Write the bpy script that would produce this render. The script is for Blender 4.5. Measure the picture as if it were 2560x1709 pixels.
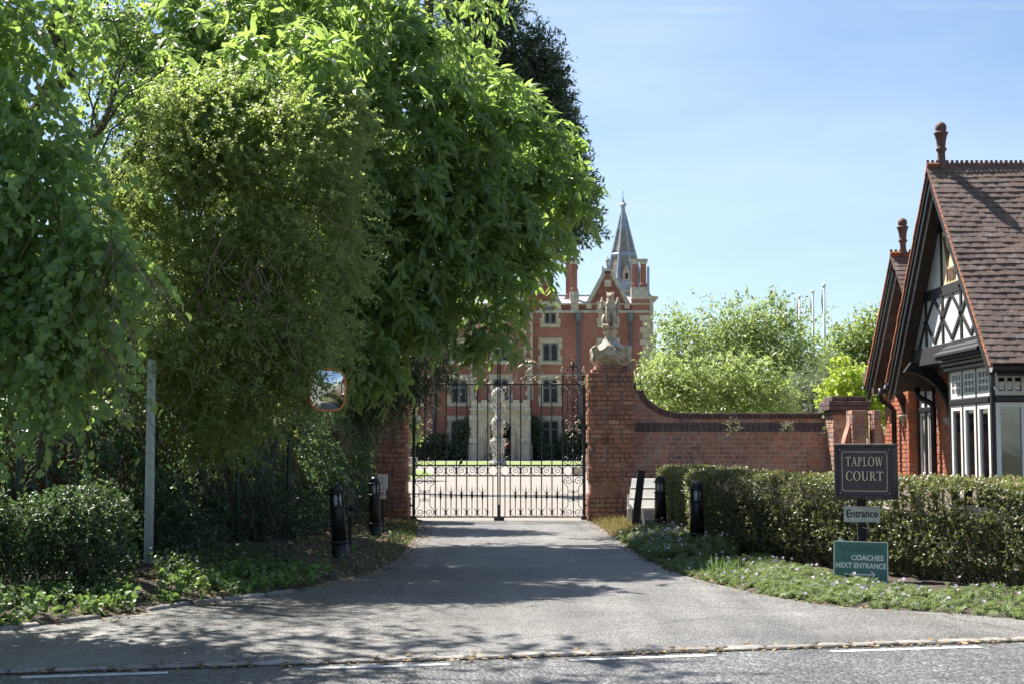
import bpy, math, random
import numpy as np
from mathutils import Vector, Matrix
R = math.radians
scene = bpy.context.scene
for _o in list(bpy.data.objects):
    bpy.data.objects.remove(_o)
C = scene.collection
random.seed(7)
rng = np.random.default_rng(11)

# ------------------------------------------------------------------ camera
F, CX, CY, H = 3555.6, 1280.0, 854.5, 1.45
TH = math.atan((1112 - CY) / F)
cam = bpy.data.cameras.new('camera')
cam.lens = 50; cam.sensor_width = 36; cam.sensor_fit = 'HORIZONTAL'
cam.clip_start = 0.1; cam.clip_end = 4000
cam.dof.use_dof = True; cam.dof.focus_distance = 21; cam.dof.aperture_fstop = 5.6
camo = bpy.data.objects.new('camera', cam); C.objects.link(camo)
camo.location = (0, 0, H); camo.rotation_euler = (math.pi / 2 + TH, 0, 0)
scene.camera = camo
# ------------------------------------------------------------------ sky, sun, exposure
LIGHT = Vector((0.65, -0.70, -1.40)).normalized()
w = bpy.data.worlds.new('World'); scene.world = w; w.use_nodes = True
nt = w.node_tree; nt.nodes.clear()
wo = nt.nodes.new('ShaderNodeOutputWorld'); bg = nt.nodes.new('ShaderNodeBackground')
sky = nt.nodes.new('ShaderNodeTexSky'); sky.sky_type = 'NISHITA'; sky.sun_disc = False
sky.sun_elevation = math.asin(-LIGHT.z); sky.sun_rotation = math.atan2(-LIGHT.x, -LIGHT.y)
sky.air_density = 1.0; sky.dust_density = .7; sky.ozone_density = 3.2; sky.altitude = 60
tc = nt.nodes.new('ShaderNodeTexCoord')
mp = nt.nodes.new('ShaderNodeMapping'); mp.inputs['Scale'].default_value = (1.2, 2.2, 5.5); mp.inputs['Rotation'].default_value = (0.2, 0.35, 0.5)
nz = nt.nodes.new('ShaderNodeTexNoise'); nz.inputs['Scale'].default_value = 1.6; nz.inputs['Detail'].default_value = 7; nz.inputs['Roughness'].default_value = .55
cr = nt.nodes.new('ShaderNodeValToRGB'); cr.color_ramp.elements[0].position = .42; cr.color_ramp.elements[1].position = .85
cr.color_ramp.elements[0].color = (0, 0, 0, 1); cr.color_ramp.elements[1].color = (.34, .34, .34, 1)
mx = nt.nodes.new('ShaderNodeMix'); mx.data_type = 'RGBA'
mx.inputs['B'].default_value = (7.2, 7.6, 8.2, 1)
nt.links.new(tc.outputs['Generated'], mp.inputs['Vector']); nt.links.new(mp.outputs[0], nz.inputs['Vector'])
nt.links.new(nz.outputs['Fac'], cr.inputs[0]); nt.links.new(cr.outputs[0], mx.inputs['Factor'])
nt.links.new(sky.outputs[0], mx.inputs['A'])
# a thin old vapour trail: a great circle across the whole sky, broken up by noise
dp = nt.nodes.new('ShaderNodeVectorMath'); dp.operation = 'DOT_PRODUCT'
tn = Vector((-0.012, -0.301, 0.953)).normalized(); dp.inputs[1].default_value = tn
nz2 = nt.nodes.new('ShaderNodeTexNoise'); nz2.inputs['Scale'].default_value = 5; nz2.inputs['Detail'].default_value = 3
wob = nt.nodes.new('ShaderNodeMath'); wob.operation = 'MULTIPLY_ADD'; wob.inputs[1].default_value = .012
ab = nt.nodes.new('ShaderNodeMath'); ab.operation = 'ABSOLUTE'
rr = nt.nodes.new('ShaderNodeMapRange'); rr.inputs['From Min'].default_value = 0; rr.inputs['From Max'].default_value = .0038
rr.inputs['To Min'].default_value = 1; rr.inputs['To Max'].default_value = 0
rb = nt.nodes.new('ShaderNodeMapRange'); rb.inputs['From Min'].default_value = .42; rb.inputs['From Max'].default_value = .62
rb.inputs['To Min'].default_value = 0; rb.inputs['To Max'].default_value = .15
ml = nt.nodes.new('ShaderNodeMath'); ml.operation = 'MULTIPLY'
mx2 = nt.nodes.new('ShaderNodeMix'); mx2.data_type = 'RGBA'; mx2.inputs['B'].default_value = (8.5, 8.6, 8.8, 1)
nt.links.new(tc.outputs['Generated'], dp.inputs[0]); nt.links.new(tc.outputs['Generated'], nz2.inputs['Vector'])
nt.links.new(nz2.outputs['Fac'], wob.inputs[0]); nt.links.new(dp.outputs['Value'], wob.inputs[2])
nt.links.new(wob.outputs[0], ab.inputs[0]); nt.links.new(ab.outputs[0], rr.inputs['Value'])
nt.links.new(nz2.outputs['Fac'], rb.inputs['Value']); nt.links.new(rr.outputs[0], ml.inputs[0]); nt.links.new(rb.outputs[0], ml.inputs[1])
nt.links.new(mx.outputs['Result'], mx2.inputs['A']); nt.links.new(ml.outputs[0], mx2.inputs['Factor'])
nt.links.new(mx2.outputs['Result'], bg.inputs['Color'])
bg.inputs['Strength'].default_value = .065
nt.links.new(bg.outputs[0], wo.inputs['Surface'])
sd = bpy.data.lights.new('sun', 'SUN'); sd.energy = 5.0; sd.angle = R(.53); sd.color = (1, .955, .88)
so = bpy.data.objects.new('sun', sd); C.objects.link(so)
so.rotation_euler = LIGHT.to_track_quat('-Z', 'Y').to_euler(); so.location = (-20, 20, 40)
scene.view_settings.view_transform = 'Standard'; scene.view_settings.look = 'None'
scene.view_settings.exposure = 1.37; scene.view_settings.gamma = 1; scene.view_settings.use_curve_mapping = False
scene.cycles.max_bounces = 8; scene.cycles.diffuse_bounces = 4; scene.cycles.transparent_max_bounces = 16
scene.cycles.transmission_bounces = 4; scene.cycles.use_denoising = True
scene.cycles.sample_clamp_indirect = 6

# ------------------------------------------------------------------ helpers
def ray(px, py):
    u, v = (px - CX) / F, (CY - py) / F
    c, s = math.cos(TH), math.sin(TH)
    return Vector((u, c - v * s, s + v * c))
def at(px, py, Y):
    d = ray(px, py); return Vector((0, 0, H)) + d * (Y / d.y)
def gp(px, py, z=0.):
    d = ray(px, py); k = (z - H) / d.z; p = Vector((0, 0, H)) + d * k; p.z = z
    return p

class MB:
    def __init__(s): s.v = []; s.f = []
    def add(s, vs, fs):
        k = len(s.v); s.v += [tuple(q) for q in vs]; s.f += [tuple(i + k for i in q) for q in fs]; return s
    def box(s, x0, x1, y0, y1, z0, z1):
        return s.add([(x0,y0,z0),(x1,y0,z0),(x1,y1,z0),(x0,y1,z0),(x0,y0,z1),(x1,y0,z1),(x1,y1,z1),(x0,y1,z1)],
                     [(3,2,1,0),(4,5,6,7),(0,1,5,4),(1,2,6,5),(2,3,7,6),(3,0,4,7)])
    def cbox(s, x0, x1, y0, y1, z0, z1, c=.006):          # box with chamfered edges
        pts = []
        for z, e in ((z0, c), (z0 + c, 0), (z1 - c, 0), (z1, c)):
            a, b, d, f_ = x0 + e, x1 - e, y0 + e, y1 - e
            k = c if e == 0 else 0.0
            pts += [(a + k, d, z), (b - k, d, z), (b, d + k, z), (b, f_ - k, z), (b - k, f_, z), (a + k, f_, z), (a, f_ - k, z), (a, d + k, z)]
        fs = [tuple(range(7, -1, -1)), tuple(range(24, 32))]
        for l in range(3):
            for i in range(8):
                j = (i + 1) % 8
                fs.append((l*8+i, l*8+j, l*8+8+j, l*8+8+i))
        return s.add(pts, fs)
    def beam(s, p0, p1, w, h, up=(0, 0, 1)):
        p0, p1 = Vector(p0), Vector(p1); d = (p1 - p0).normalized(); up = Vector(up)
        sx = d.cross(up).normalized() * (w / 2); sz = sx.cross(d).normalized() * (h / 2)
        vs = [p0-sx-sz, p0+sx-sz, p1+sx-sz, p1-sx-sz, p0-sx+sz, p0+sx+sz, p1+sx+sz, p1-sx+sz]
        return s.add(vs, [(3,2,1,0),(4,5,6,7),(0,1,5,4),(1,2,6,5),(2,3,7,6),(3,0,4,7)])
    def tube(s, pts, r, n=6, cap=True, closed=False):
        pts = [Vector(p) for p in pts]; m = len(pts)
        rs = r if hasattr(r, '__len__') else [r] * m
        vs = []; ref = None
        for i, p in enumerate(pts):
            if closed: d = pts[(i + 1) % m] - pts[i - 1]
            else: d = pts[min(i + 1, m - 1)] - pts[max(i - 1, 0)]
            if d.length < 1e-9: d = Vector((0, 0, 1))
            d.normalize()
            if ref is None:
                ref = Vector((0, 1, 0)) if abs(d.y) < .9 else Vector((1, 0, 0))
            a = (ref - d * ref.dot(d))
            if a.length < 1e-6: a = d.orthogonal()
            a.normalize(); ref = a; b = d.cross(a)
            for k in range(n):
                t = 2 * math.pi * (k + .5) / n
                vs.append(p + (a * math.cos(t) + b * math.sin(t)) * rs[i])
        fs = []
        for i in range(m if closed else m - 1):
            j = (i + 1) % m
            for k in range(n):
                l = (k + 1) % n
                fs.append((i*n+k, i*n+l, j*n+l, j*n+k))
        if cap and not closed:
            fs.append(tuple(range(n - 1, -1, -1))); fs.append(tuple((m - 1) * n + k for k in range(n)))
        return s.add(vs, fs)
    def lathe(s, prof, n=16, c=(0, 0, 0), a0=0.):
        vs = []; fs = []
        for r, z in prof:
            for k in range(n):
                t = a0 + 2 * math.pi * k / n
                vs.append((c[0] + r * math.cos(t), c[1] + r * math.sin(t), c[2] + z))
        for i in range(len(prof) - 1):
            for k in range(n):
                l = (k + 1) % n
                fs.append((i*n+k, i*n+l, (i+1)*n+l, (i+1)*n+k))
        fs.append(tuple(range(n - 1, -1, -1))); fs.append(tuple((len(prof) - 1) * n + k for k in range(n)))
        return s.add(vs, fs)
    def extr(s, poly, vec):                                # polygon (3D points) pushed along vec
        n = len(poly); poly = [Vector(p) for p in poly]; vec = Vector(vec)
        vs = poly + [p + vec for p in poly]
        fs = [tuple(range(n - 1, -1, -1)), tuple(range(n, 2 * n))]
        fs += [(i, (i + 1) % n, n + (i + 1) % n, n + i) for i in range(n)]
        return s.add(vs, fs)
    def ell(s, c, r, n=10, rot=None):
        m = n // 2 + 1; vs = []; fs = []
        for i in range(m + 1):
            ph = math.pi * i / m
            for k in range(n):
                t = 2 * math.pi * k / n
                q = Vector((r[0]*math.sin(ph)*math.cos(t), r[1]*math.sin(ph)*math.sin(t), r[2]*math.cos(ph)))
                if rot is not None: q = rot @ q
                vs.append(Vector(c) + q)
        for i in range(m):
            for k in range(n):
                l = (k + 1) % n
                fs.append((i*n+k, (i+1)*n+k, (i+1)*n+l, i*n+l))
        return s.add(vs, fs)
    def mesh(s, name, smooth=False):
        me = bpy.data.meshes.new(name); me.from_pydata(s.v, [], s.f); me.update()
        if smooth:
            me.polygons.foreach_set('use_smooth', [True] * len(me.polygons))
        return me

def obj(name, mb, mat, parent=None, loc=None, rot=None, scale=None, smooth=False, kind=None, label=None):
    """mb in world coordinates when it has a parent with a location and loc is None"""
    me = mb if isinstance(mb, bpy.types.Mesh) else mb.mesh(name, smooth)
    if mat is not None and not me.materials: me.materials.append(mat)
    o = bpy.data.objects.new(name, me); C.objects.link(o)
    if parent is not None:
        o.parent = parent
        if loc is None:
            p = parent; t = Vector((0, 0, 0))
            while p is not None: t += p.location; p = p.parent
            loc = -t
    if loc is not None: o.location = loc
    if rot is not None: o.rotation_euler = rot
    if scale is not None: o.scale = scale
    if kind: o['kind'] = kind
    if label: o['label'] = label
    return o
def tag(o, label, cat, group=None, kind=None):
    o['label'] = label; o['category'] = cat
    if group: o['group'] = group
    if kind: o['kind'] = kind
    return o
def thing(name, label, cat, loc=(0, 0, 0), rot=None, group=None):
    o = bpy.data.objects.new(name, None); C.objects.link(o); o.location = loc
    if rot: o.rotation_euler = rot
    o.empty_display_size = .1
    return tag(o, label, cat, group)
def struct(name, mb, mat, label=None, **k):
    o = obj(name, mb, mat, **k); o['kind'] = 'structure'
    if label: o['label'] = label
    return o
def bake(mb, voxel, smooth=True, name='baked'):
    """one continuous surface from overlapping solids"""
    me = mb.mesh(name); o = bpy.data.objects.new(name, me); C.objects.link(o)
    m = o.modifiers.new('r', 'REMESH'); m.mode = 'VOXEL'; m.voxel_size = voxel
    s = o.modifiers.new('s', 'SMOOTH'); s.iterations = 1; s.factor = .5
    dg = bpy.context.evaluated_depsgraph_get(); dg.update()
    out = bpy.data.meshes.new_from_object(o.evaluated_get(dg))
    bpy.data.objects.remove(o); bpy.data.meshes.remove(me)
    out.polygons.foreach_set('use_smooth', [smooth] * len(out.polygons))
    return out
def text_mesh(txt, size, depth=.003, bold=0., sx=1., align='CENTER', space=1.):
    cu = bpy.data.curves.new('lettering', 'FONT'); cu.body = txt; cu.size = size; cu.extrude = depth; cu.offset = bold
    cu.align_x = align; cu.align_y = 'CENTER'; cu.resolution_u = 3; cu.space_character = space
    o = bpy.data.objects.new('lettering', cu); C.objects.link(o)
    dg = bpy.context.evaluated_depsgraph_get(); dg.update()
    me = bpy.data.meshes.new_from_object(o.evaluated_get(dg))
    bpy.data.objects.remove(o); bpy.data.curves.remove(cu)
    me.transform(Matrix.Rotation(math.pi / 2, 4, 'X') @ Matrix.Diagonal((sx, 1, 1, 1)))   # now upright, facing -Y
    return me

# ------------------------------------------------------------------ materials
def nodes(name):
    m = bpy.data.materials.new(name); m.use_nodes = True; n = m.node_tree
    b = n.nodes['Principled BSDF']; return m, n, b
def lk(n, a, b): n.links.new(a, b)
def noise(n, vec, scale, detail=4, rough=.55):
    t = n.nodes.new('ShaderNodeTexNoise'); t.inputs['Scale'].default_value = scale; t.inputs['Detail'].default_value = detail; t.inputs['Roughness'].default_value = rough
    if vec is not None: lk(n, vec, t.inputs['Vector'])
    return t.outputs['Fac']
def ramp(n, fac, stops):
    t = n.nodes.new('ShaderNodeValToRGB'); e = t.color_ramp.elements
    while len(e) < len(stops): e.new(.5)
    for i, (p, c) in enumerate(stops):
        e[i].position = p; e[i].color = (*c, 1) if hasattr(c, '__len__') else (c, c, c, 1)
    lk(n, fac, t.inputs[0]); return t.outputs[0]
def mix(n, a, b, fac, mode='MIX'):
    t = n.nodes.new('ShaderNodeMix'); t.data_type = 'RGBA'; t.blend_type = mode
    for sock, val in (('A', a), ('B', b), ('Factor', fac)):
        s = t.inputs[sock]
        if hasattr(val, 'is_linked') or isinstance(val, bpy.types.NodeSocket): lk(n, val, s)
        else: s.default_value = val if sock == 'Factor' else (*val, 1)
    return t.outputs['Result']
def bump(n, b, h, strength, dist):
    t = n.nodes.new('ShaderNodeBump'); t.inputs['Strength'].default_value = strength; t.inputs['Distance'].default_value = dist
    lk(n, h, t.inputs['Height']); lk(n, t.outputs[0], b.inputs['Normal'])
def coords(n, kind='Object'):
    return n.nodes.new('ShaderNodeTexCoord').outputs[kind]
def world_pos(n):
    return n.nodes.new('ShaderNodeNewGeometry').outputs['Position']
def surf(name, c1, c2, scale=6, rough=.7, bs=0., bscale=60, bdist=.01, metal=0., spec=.5, c3=None, rand=0., stops=(.35, .7)):
    m, n, b = nodes(name); p = world_pos(n)
    f = noise(n, p, scale, 5)
    st = [(stops[0], c1), (stops[1], c2)] + ([(stops[1] + .12, c3)] if c3 else [])
    col = ramp(n, f, st)
    if rand:
        oi = n.nodes.new('ShaderNodeObjectInfo').outputs['Random']
        v = ramp(n, oi, [(0, 1 - rand), (1, 1 + rand)])
        col = mix(n, col, v, 1., 'MULTIPLY')
    lk(n, col, b.inputs['Base Color'])
    b.inputs['Roughness'].default_value = rough; b.inputs['Metallic'].default_value = metal; b.inputs['Specular IOR Level'].default_value = spec
    if bs: bump(n, b, noise(n, p, bscale, 4), bs, bdist)
    return m
def brickmat(name, cols, dirt=(.05, .035, .03), dirt_amt=.5, rough=.85, lime=0.):
    m, n, b = nodes(name); p = world_pos(n)
    oi = n.nodes.new('ShaderNodeObjectInfo').outputs['Random']
    k = len(cols); col = ramp(n, oi, [(i / (k - 1), c) for i, c in enumerate(cols)])
    f = ramp(n, noise(n, p, 26, 5), [(.3, .7), (.7, 1.25)])
    col = mix(n, col, f, 1., 'MULTIPLY')
    d = ramp(n, noise(n, p, 3.1, 6, .65), [(.46, 0.), (.72, dirt_amt)])
    col = mix(n, col, dirt, d)
    if lime:
        l = ramp(n, noise(n, p, 4.3, 6, .7), [(.52, 0.), (.75, lime)])
        col = mix(n, col, (.52, .46, .42), l)
    lk(n, col, b.inputs['Base Color']); b.inputs['Roughness'].default_value = rough
    bump(n, b, noise(n, p, 90, 4), .5, .004)
    return m
def leafmat(name, c1, c2, tr, trw=.42, rough=.42, spec=.5, c3=None, sat=None):
    m, n, b = nodes(name)
    a = n.nodes.new('ShaderNodeAttribute'); a.attribute_name = 'rnd'
    st = [(0., c1), (.75, c2)] + ([(1., c3)] if c3 else [])
    col = ramp(n, a.outputs['Fac'], st)
    lk(n, col, b.inputs['Base Color']); b.inputs['Roughness'].default_value = rough; b.inputs['Specular IOR Level'].default_value = spec
    t = n.nodes.new('ShaderNodeBsdfTranslucent')
    tcol = mix(n, ramp(n, a.outputs['Fac'], [(0., tuple(x * .75 for x in tr)), (1., tuple(x * 1.15 for x in tr))]), tr, .5)
    lk(n, tcol, t.inputs['Color'])
    mxs = n.nodes.new('ShaderNodeMixShader'); mxs.inputs[0].default_value = trw
    lk(n, b.outputs[0], mxs.inputs[1]); lk(n, t.outputs[0], mxs.inputs[2])
    lk(n, mxs.outputs[0], n.nodes['Material Output'].inputs['Surface'])
    return m
def glassmat(name, tint=(.75, .8, .8), dark=.55):
    m, n, b = nodes(name); n.nodes.remove(b)
    tr = n.nodes.new('ShaderNodeBsdfTransparent'); tr.inputs[0].default_value = (*tint, 1)
    gl = n.nodes.new('ShaderNodeBsdfGlossy'); gl.inputs['Roughness'].default_value = .04; gl.inputs['Color'].default_value = (.95, .97, 1, 1)
    fr = n.nodes.new('ShaderNodeFresnel'); fr.inputs['IOR'].default_value = 1.55
    mr = n.nodes.new('ShaderNodeMapRange'); mr.inputs['To Min'].default_value = .06; mr.inputs['To Max'].default_value = 1.
    bp = n.nodes.new('ShaderNodeBump'); bp.inputs['Strength'].default_value = .08; bp.inputs['Distance'].default_value = .02
    lk(n, noise(n, world_pos(n), 2.5, 2), bp.inputs['Height']); lk(n, bp.outputs[0], gl.inputs['Normal'])
    lk(n, fr.outputs[0], mr.inputs['Value'])
    ms = n.nodes.new('ShaderNodeMixShader'); lk(n, mr.outputs[0], ms.inputs[0]); lk(n, tr.outputs[0], ms.inputs[1]); lk(n, gl.outputs[0], ms.inputs[2])
    lk(n, ms.outputs[0], n.nodes['Material Output'].inputs['Surface'])
    return m
def asphalt(name, base, chip, scale, bs, rough, patch=.25, tint=(1, 1, 1)):
    m, n, b = nodes(name); p = world_pos(n)
    vo = n.nodes.new('ShaderNodeTexVoronoi'); vo.inputs['Scale'].default_value = scale; lk(n, p, vo.inputs['Vector'])
    sp = n.nodes.new('ShaderNodeSeparateColor'); lk(n, vo.outputs['Color'], sp.inputs[0])
    col = ramp(n, sp.outputs[0], [(0., tuple(x * .55 for x in base)), (.55, base), (.8, tuple(x * 1.35 for x in base)), (.93, chip), (1., tuple(min(1, x * 1.4) for x in chip))])
    big = ramp(n, noise(n, p, .9, 5, .6), [(.3, 1 - patch), (.7, 1 + patch)])
    col = mix(n, col, big, 1., 'MULTIPLY')
    fine = ramp(n, noise(n, p, 14, 4), [(.3, .85), (.7, 1.12)]); col = mix(n, col, fine, 1., 'MULTIPLY')
    # wear: broad stains, tyre-polished bands running with the drive, hairline cracks
    st_ = ramp(n, noise(n, p, .35, 6, .7), [(.36, .72), (.5, 1.0), (.66, 1.16)]); col = mix(n, col, st_, 1., 'MULTIPLY')
    mp_ = n.nodes.new('ShaderNodeMapping'); mp_.inputs['Scale'].default_value = (2.2, .12, 1); lk(n, p, mp_.inputs['Vector'])
    tk = ramp(n, noise(n, mp_.outputs[0], 1., 3), [(.36, .82), (.62, 1.10)]); col = mix(n, col, tk, 1., 'MULTIPLY')
    cv = n.nodes.new('ShaderNodeTexVoronoi'); cv.feature = 'DISTANCE_TO_EDGE'; cv.inputs['Scale'].default_value = .33
    dz = n.nodes.new('ShaderNodeMix'); dz.data_type = 'RGBA'; dz.inputs['Factor'].default_value = .12; lk(n, p, dz.inputs['A'])
    nc = n.nodes.new('ShaderNodeTexNoise'); nc.inputs['Scale'].default_value = 2.2; nc.inputs['Detail'].default_value = 5; lk(n, p, nc.inputs['Vector']); lk(n, nc.outputs['Color'], dz.inputs['B'])
    lk(n, dz.outputs['Result'], cv.inputs['Vector']); ck = ramp(n, cv.outputs['Distance'], [(.0015, .55), (.005, 1.)]); col = mix(n, col, ck, 1., 'MULTIPLY')
    lk(n, col, b.inputs['Base Color']); b.inputs['Roughness'].default_value = rough; b.inputs['Specular IOR Level'].default_value = .5
    hgt = n.nodes.new('ShaderNodeMath'); hgt.operation = 'SUBTRACT'; hgt.inputs[0].default_value = .6; lk(n, vo.outputs['Distance'], hgt.inputs[1])
    bump(n, b, hgt.outputs[0], bs, .012)
    return m

M_drive = asphalt('drive_asphalt', (.145, .136, .125), (.24, .228, .21), 85, .55, .50)
M_road = asphalt('road_asphalt', (.104, .102, .099), (.20, .197, .19), 42, .9, .50, .2)
M_gravel = surf('pale_gravel', (.19, .168, .145), (.275, .245, .21), 30, .9, .6, 120, .01)
M_ground = surf('rough_ground', (.05, .06, .025), (.10, .095, .05), 1.5, .95, .5, 20, .03)
M_lawn = surf('lawn_grass', (.13, .19, .04), (.22, .28, .07), 3, .95, .8, 60, .03)
M_soil = surf('bare_soil', (.045, .034, .026), (.11, .085, .06), 9, .95, .9, 45, .03, c3=(.20, .17, .12))
M_white_line = surf('worn_white_paint', (.24, .235, .225), (.58, .57, .545), 22, .75, .6, 80, .004, stops=(.34, .50))
M_stone_kerb = surf('granite_sett', (.17, .16, .145), (.30, .28, .255), 18, .8, .6, 70, .006, rand=.25)
M_stone = surf('bath_stone', (.37, .32, .24), (.52, .455, .355), 3, .85, .4, 25, .01)
M_stone_w = surf('weathered_stone', (.27, .235, .17), (.62, .55, .41), 7, .9, .8, 35, .02, c3=(.48, .43, .33), stops=(.34, .62))
M_stone_l = surf('lichen_stone', (.30, .285, .25), (.54, .51, .44), 2.2, .9, .6, 12, .03)
M_slate = surf('roof_slate', (.28, .28, .29), (.46, .45, .43), 2.0, .75, .6, 9, .04)
M_lead = surf('lead_grey', (.24, .29, .36), (.40, .46, .54), 1.6, .5, .2, 8, .02)
M_dark_tile = surf('spire_tile', (.15, .135, .11), (.36, .31, .23), 3.5, .85, .8, 14, .05)
M_pipe = surf('pipe_paint', (.09, .11, .14), (.14, .165, .20), 3, .5)
M_black = surf('black_paint', (.008, .008, .009), (.016, .016, .018), 9, .42, .25, 30, .004)
M_black_matt = surf('tarred_timber', (.010, .010, .011), (.022, .021, .021), 14, .75, .5, 30, .008)
M_brown_board = surf('soffit_board', (.05, .038, .03), (.085, .062, .05), 10, .7, .4, 40, .004)
M_white = surf('white_gloss_paint', (.70, .69, .66), (.80, .79, .76), 6, .42)
M_render = surf('white_render', (.60, .60, .58), (.74, .74, .72), 8, .85, .5, 60, .006)
M_cream = surf('cream_panel', (.66, .53, .31), (.75, .62, .38), 9, .8)
M_galv = surf('galvanised_steel', (.40, .43, .46), (.58, .60, .62), 20, .45, .1, 40, .003, metal=.55)
M_iron = surf('black_iron', (.010, .011, .010), (.022, .023, .021), 20, .38, .2, 60, .003)
M_gilt = surf('faded_gilt', (.30, .25, .19), (.52, .44, .34), 30, .5, .3, 70, .004, metal=.25)
M_bark = surf('bark', (.055, .042, .030), (.13, .105, .08), 9, .95, .9, 30, .03)
M_twig = surf('twig', (.10, .075, .05), (.20, .155, .11), 14, .9)
M_pot = surf('terracotta', (.10, .055, .045), (.175, .09, .068), 12, .75, .3, 50, .006)
M_ridge = surf('ridge_terracotta', (.10, .055, .048), (.20, .10, .08), 9, .8, .5, 40, .008, c3=(.30, .26, .22))
M_orange = surf('orange_plastic', (.62, .17, .03), (.72, .22, .05), 8, .45)
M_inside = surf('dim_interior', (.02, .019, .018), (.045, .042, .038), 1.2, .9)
M_blind = surf('blind_slat', (.30, .30, .27), (.36, .36, .33), 6, .55)
M_curtain = surf('curtain', (.45, .42, .38), (.6, .57, .52), 5, .85)
M_glass = glassmat('window_glass')
M_mortar = surf('mortar', (.40, .32, .25), (.55, .46, .37), 11, .95, .6, 60, .006)
M_mortar_d = surf('dark_mortar', (.22, .17, .14), (.36, .29, .24), 9, .95, .6, 60, .006)
M_brick_p = brickmat('pillar_brick', [(.35, .18, .13), (.49, .22, .135), (.39, .175, .125), (.53, .275, .185), (.33, .21, .175), (.47, .195, .12)], dirt_amt=.85, lime=.4)
M_brick_w = brickmat('wall_brick', [(.43, .205, .15), (.53, .265, .18), (.36, .19, .155), (.49, .28, .215), (.28, .20, .185), (.55, .275, .17)], dirt_amt=.65, lime=.75)
M_brick_c = brickmat('coping_brick', [(.11, .07, .06), (.15, .09, .08), (.13, .09, .085), (.19, .11, .085)], dirt_amt=.5, lime=.2)
M_brick_h = brickmat('cottage_brick', [(.42, .12, .055), (.47, .145, .065), (.38, .11, .055), (.44, .16, .085), (.35, .12, .08)], dirt_amt=.15)
M_tile = brickmat('roof_tile', [(.128, .086, .068), (.142, .094, .073), (.118, .082, .068), (.152, .097, .07), (.132, .09, .073)], dirt=(.045, .035, .032), dirt_amt=.5, lime=.32)
M_tile_o = brickmat('verge_tile', [(.40, .13, .05), (.46, .16, .065), (.34, .12, .06), (.42, .17, .09)], dirt_amt=.25)  # clay orange, brightened in the colour as if sunlit along the roof edges
def farbrick():
    m, n, b = nodes('mansion_brick'); p = world_pos(n)
    sx = n.nodes.new('ShaderNodeSeparateXYZ'); lk(n, p, sx.inputs[0])
    cx = n.nodes.new('ShaderNodeCombineXYZ')
    ad = n.nodes.new('ShaderNodeMath'); lk(n, sx.outputs[0], ad.inputs[0]); lk(n, sx.outputs[1], ad.inputs[1])
    lk(n, ad.outputs[0], cx.inputs[0]); lk(n, sx.outputs[2], cx.inputs[1])
    t = n.nodes.new('ShaderNodeTexBrick'); lk(n, cx.outputs[0], t.inputs['Vector']); t.inputs['Scale'].default_value = 1.
    t.inputs['Brick Width'].default_value = .34; t.inputs['Row Height'].default_value = .115; t.inputs['Mortar Size'].default_value = .016
    t.inputs['Color1'].default_value = (.36, .112, .076, 1); t.inputs['Color2'].default_value = (.25, .08, .056, 1); t.inputs['Mortar'].default_value = (.30, .20, .16, 1)
    g = ramp(n, noise(n, p, .28, 6, .65), [(.35, .78), (.65, 1.15)])
    col = mix(n, t.outputs['Color'], g, 1., 'MULTIPLY')
    vo = n.nodes.new('ShaderNodeTexVoronoi'); vo.inputs['Scale'].default_value = 2.6; lk(n, cx.outputs[0], vo.inputs['Vector'])
    spk = ramp(n, vo.outputs['Distance'], [(.05, .5), (.16, 0.)])
    col = mix(n, col, (.55, .47, .44), spk)
    lk(n, col, b.inputs['Base Color']); b.inputs['Roughness'].default_value = .9
    bump(n, b, t.outputs['Fac'], -.3, .02)
    return m
M_fbrick = farbrick()
M_fbrick2 = surf('sooty_brick', (.15, .06, .045), (.29, .11, .075), 2.4, .9, .6, 6, .03, c3=(.36, .25, .2))

# foliage
L_lime = leafmat('lime_leaf', (.098, .162, .080), (.14, .21, .092), (.46, .64, .13), .50, .48, .6, (.15, .25, .06))
L_chest = leafmat('chestnut_leaf', (.095, .152, .076), (.14, .20, .088), (.46, .64, .14), .47, .40, .5, (.20, .26, .09))
L_shrub = leafmat('shrub_leaf', (.115, .16, .075), (.165, .205, .09), (.52, .64, .17), .52, .42, .5, (.27, .25, .12))
L_holm = leafmat('holm_leaf', (.03, .055, .03), (.06, .085, .035), (.20, .34, .06), .3, .4)
L_ivy = leafmat('ivy_leaf', (.055, .098, .064), (.09, .14, .078), (.24, .38, .12), .34, .34, .55, (.07, .12, .035))
L_yew = leafmat('yew_needle', (.042, .070, .046), (.072, .102, .058), (.13, .20, .07), .25, .5)
L_bush = leafmat('bush_leaf', (.034, .055, .036), (.055, .082, .045), (.14, .24, .06), .28, .45, .4, (.19, .30, .07))
L_hedge = leafmat('hedge_leaf', (.048, .064, .034), (.10, .115, .048), (.30, .36, .08), .32, .38, .5, (.30, .13, .065))
L_weed = leafmat('weed_leaf', (.075, .13, .045), (.13, .20, .065), (.3, .46, .1), .35, .5)
L_nettle = leafmat('nettle_leaf', (.05, .11, .03), (.085, .16, .045), (.2, .4, .07), .3, .55)
L_geran = leafmat('geranium_leaf', (.088, .13, .052), (.145, .19, .08), (.32, .42, .13), .35, .5)
L_cherry = leafmat('cherry_leaf', (.12, .175, .055), (.19, .25, .085), (.46, .58, .16), .42, .4, .5, (.34, .25, .11))
L_birch = leafmat('birch_leaf', (.10, .145, .055), (.165, .215, .085), (.44, .56, .15), .42, .42)
L_oak = leafmat('oak_leaf', (.10, .145, .045), (.155, .205, .065), (.42, .54, .12), .4, .45)
L_yellow = leafmat('golden_leaf', (.17, .24, .03), (.30, .38, .05), (.6, .74, .1), .45, .42)
L_grey = leafmat('willow_leaf', (.10, .13, .075), (.16, .19, .11), (.26, .34, .14), .35, .5)
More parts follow.
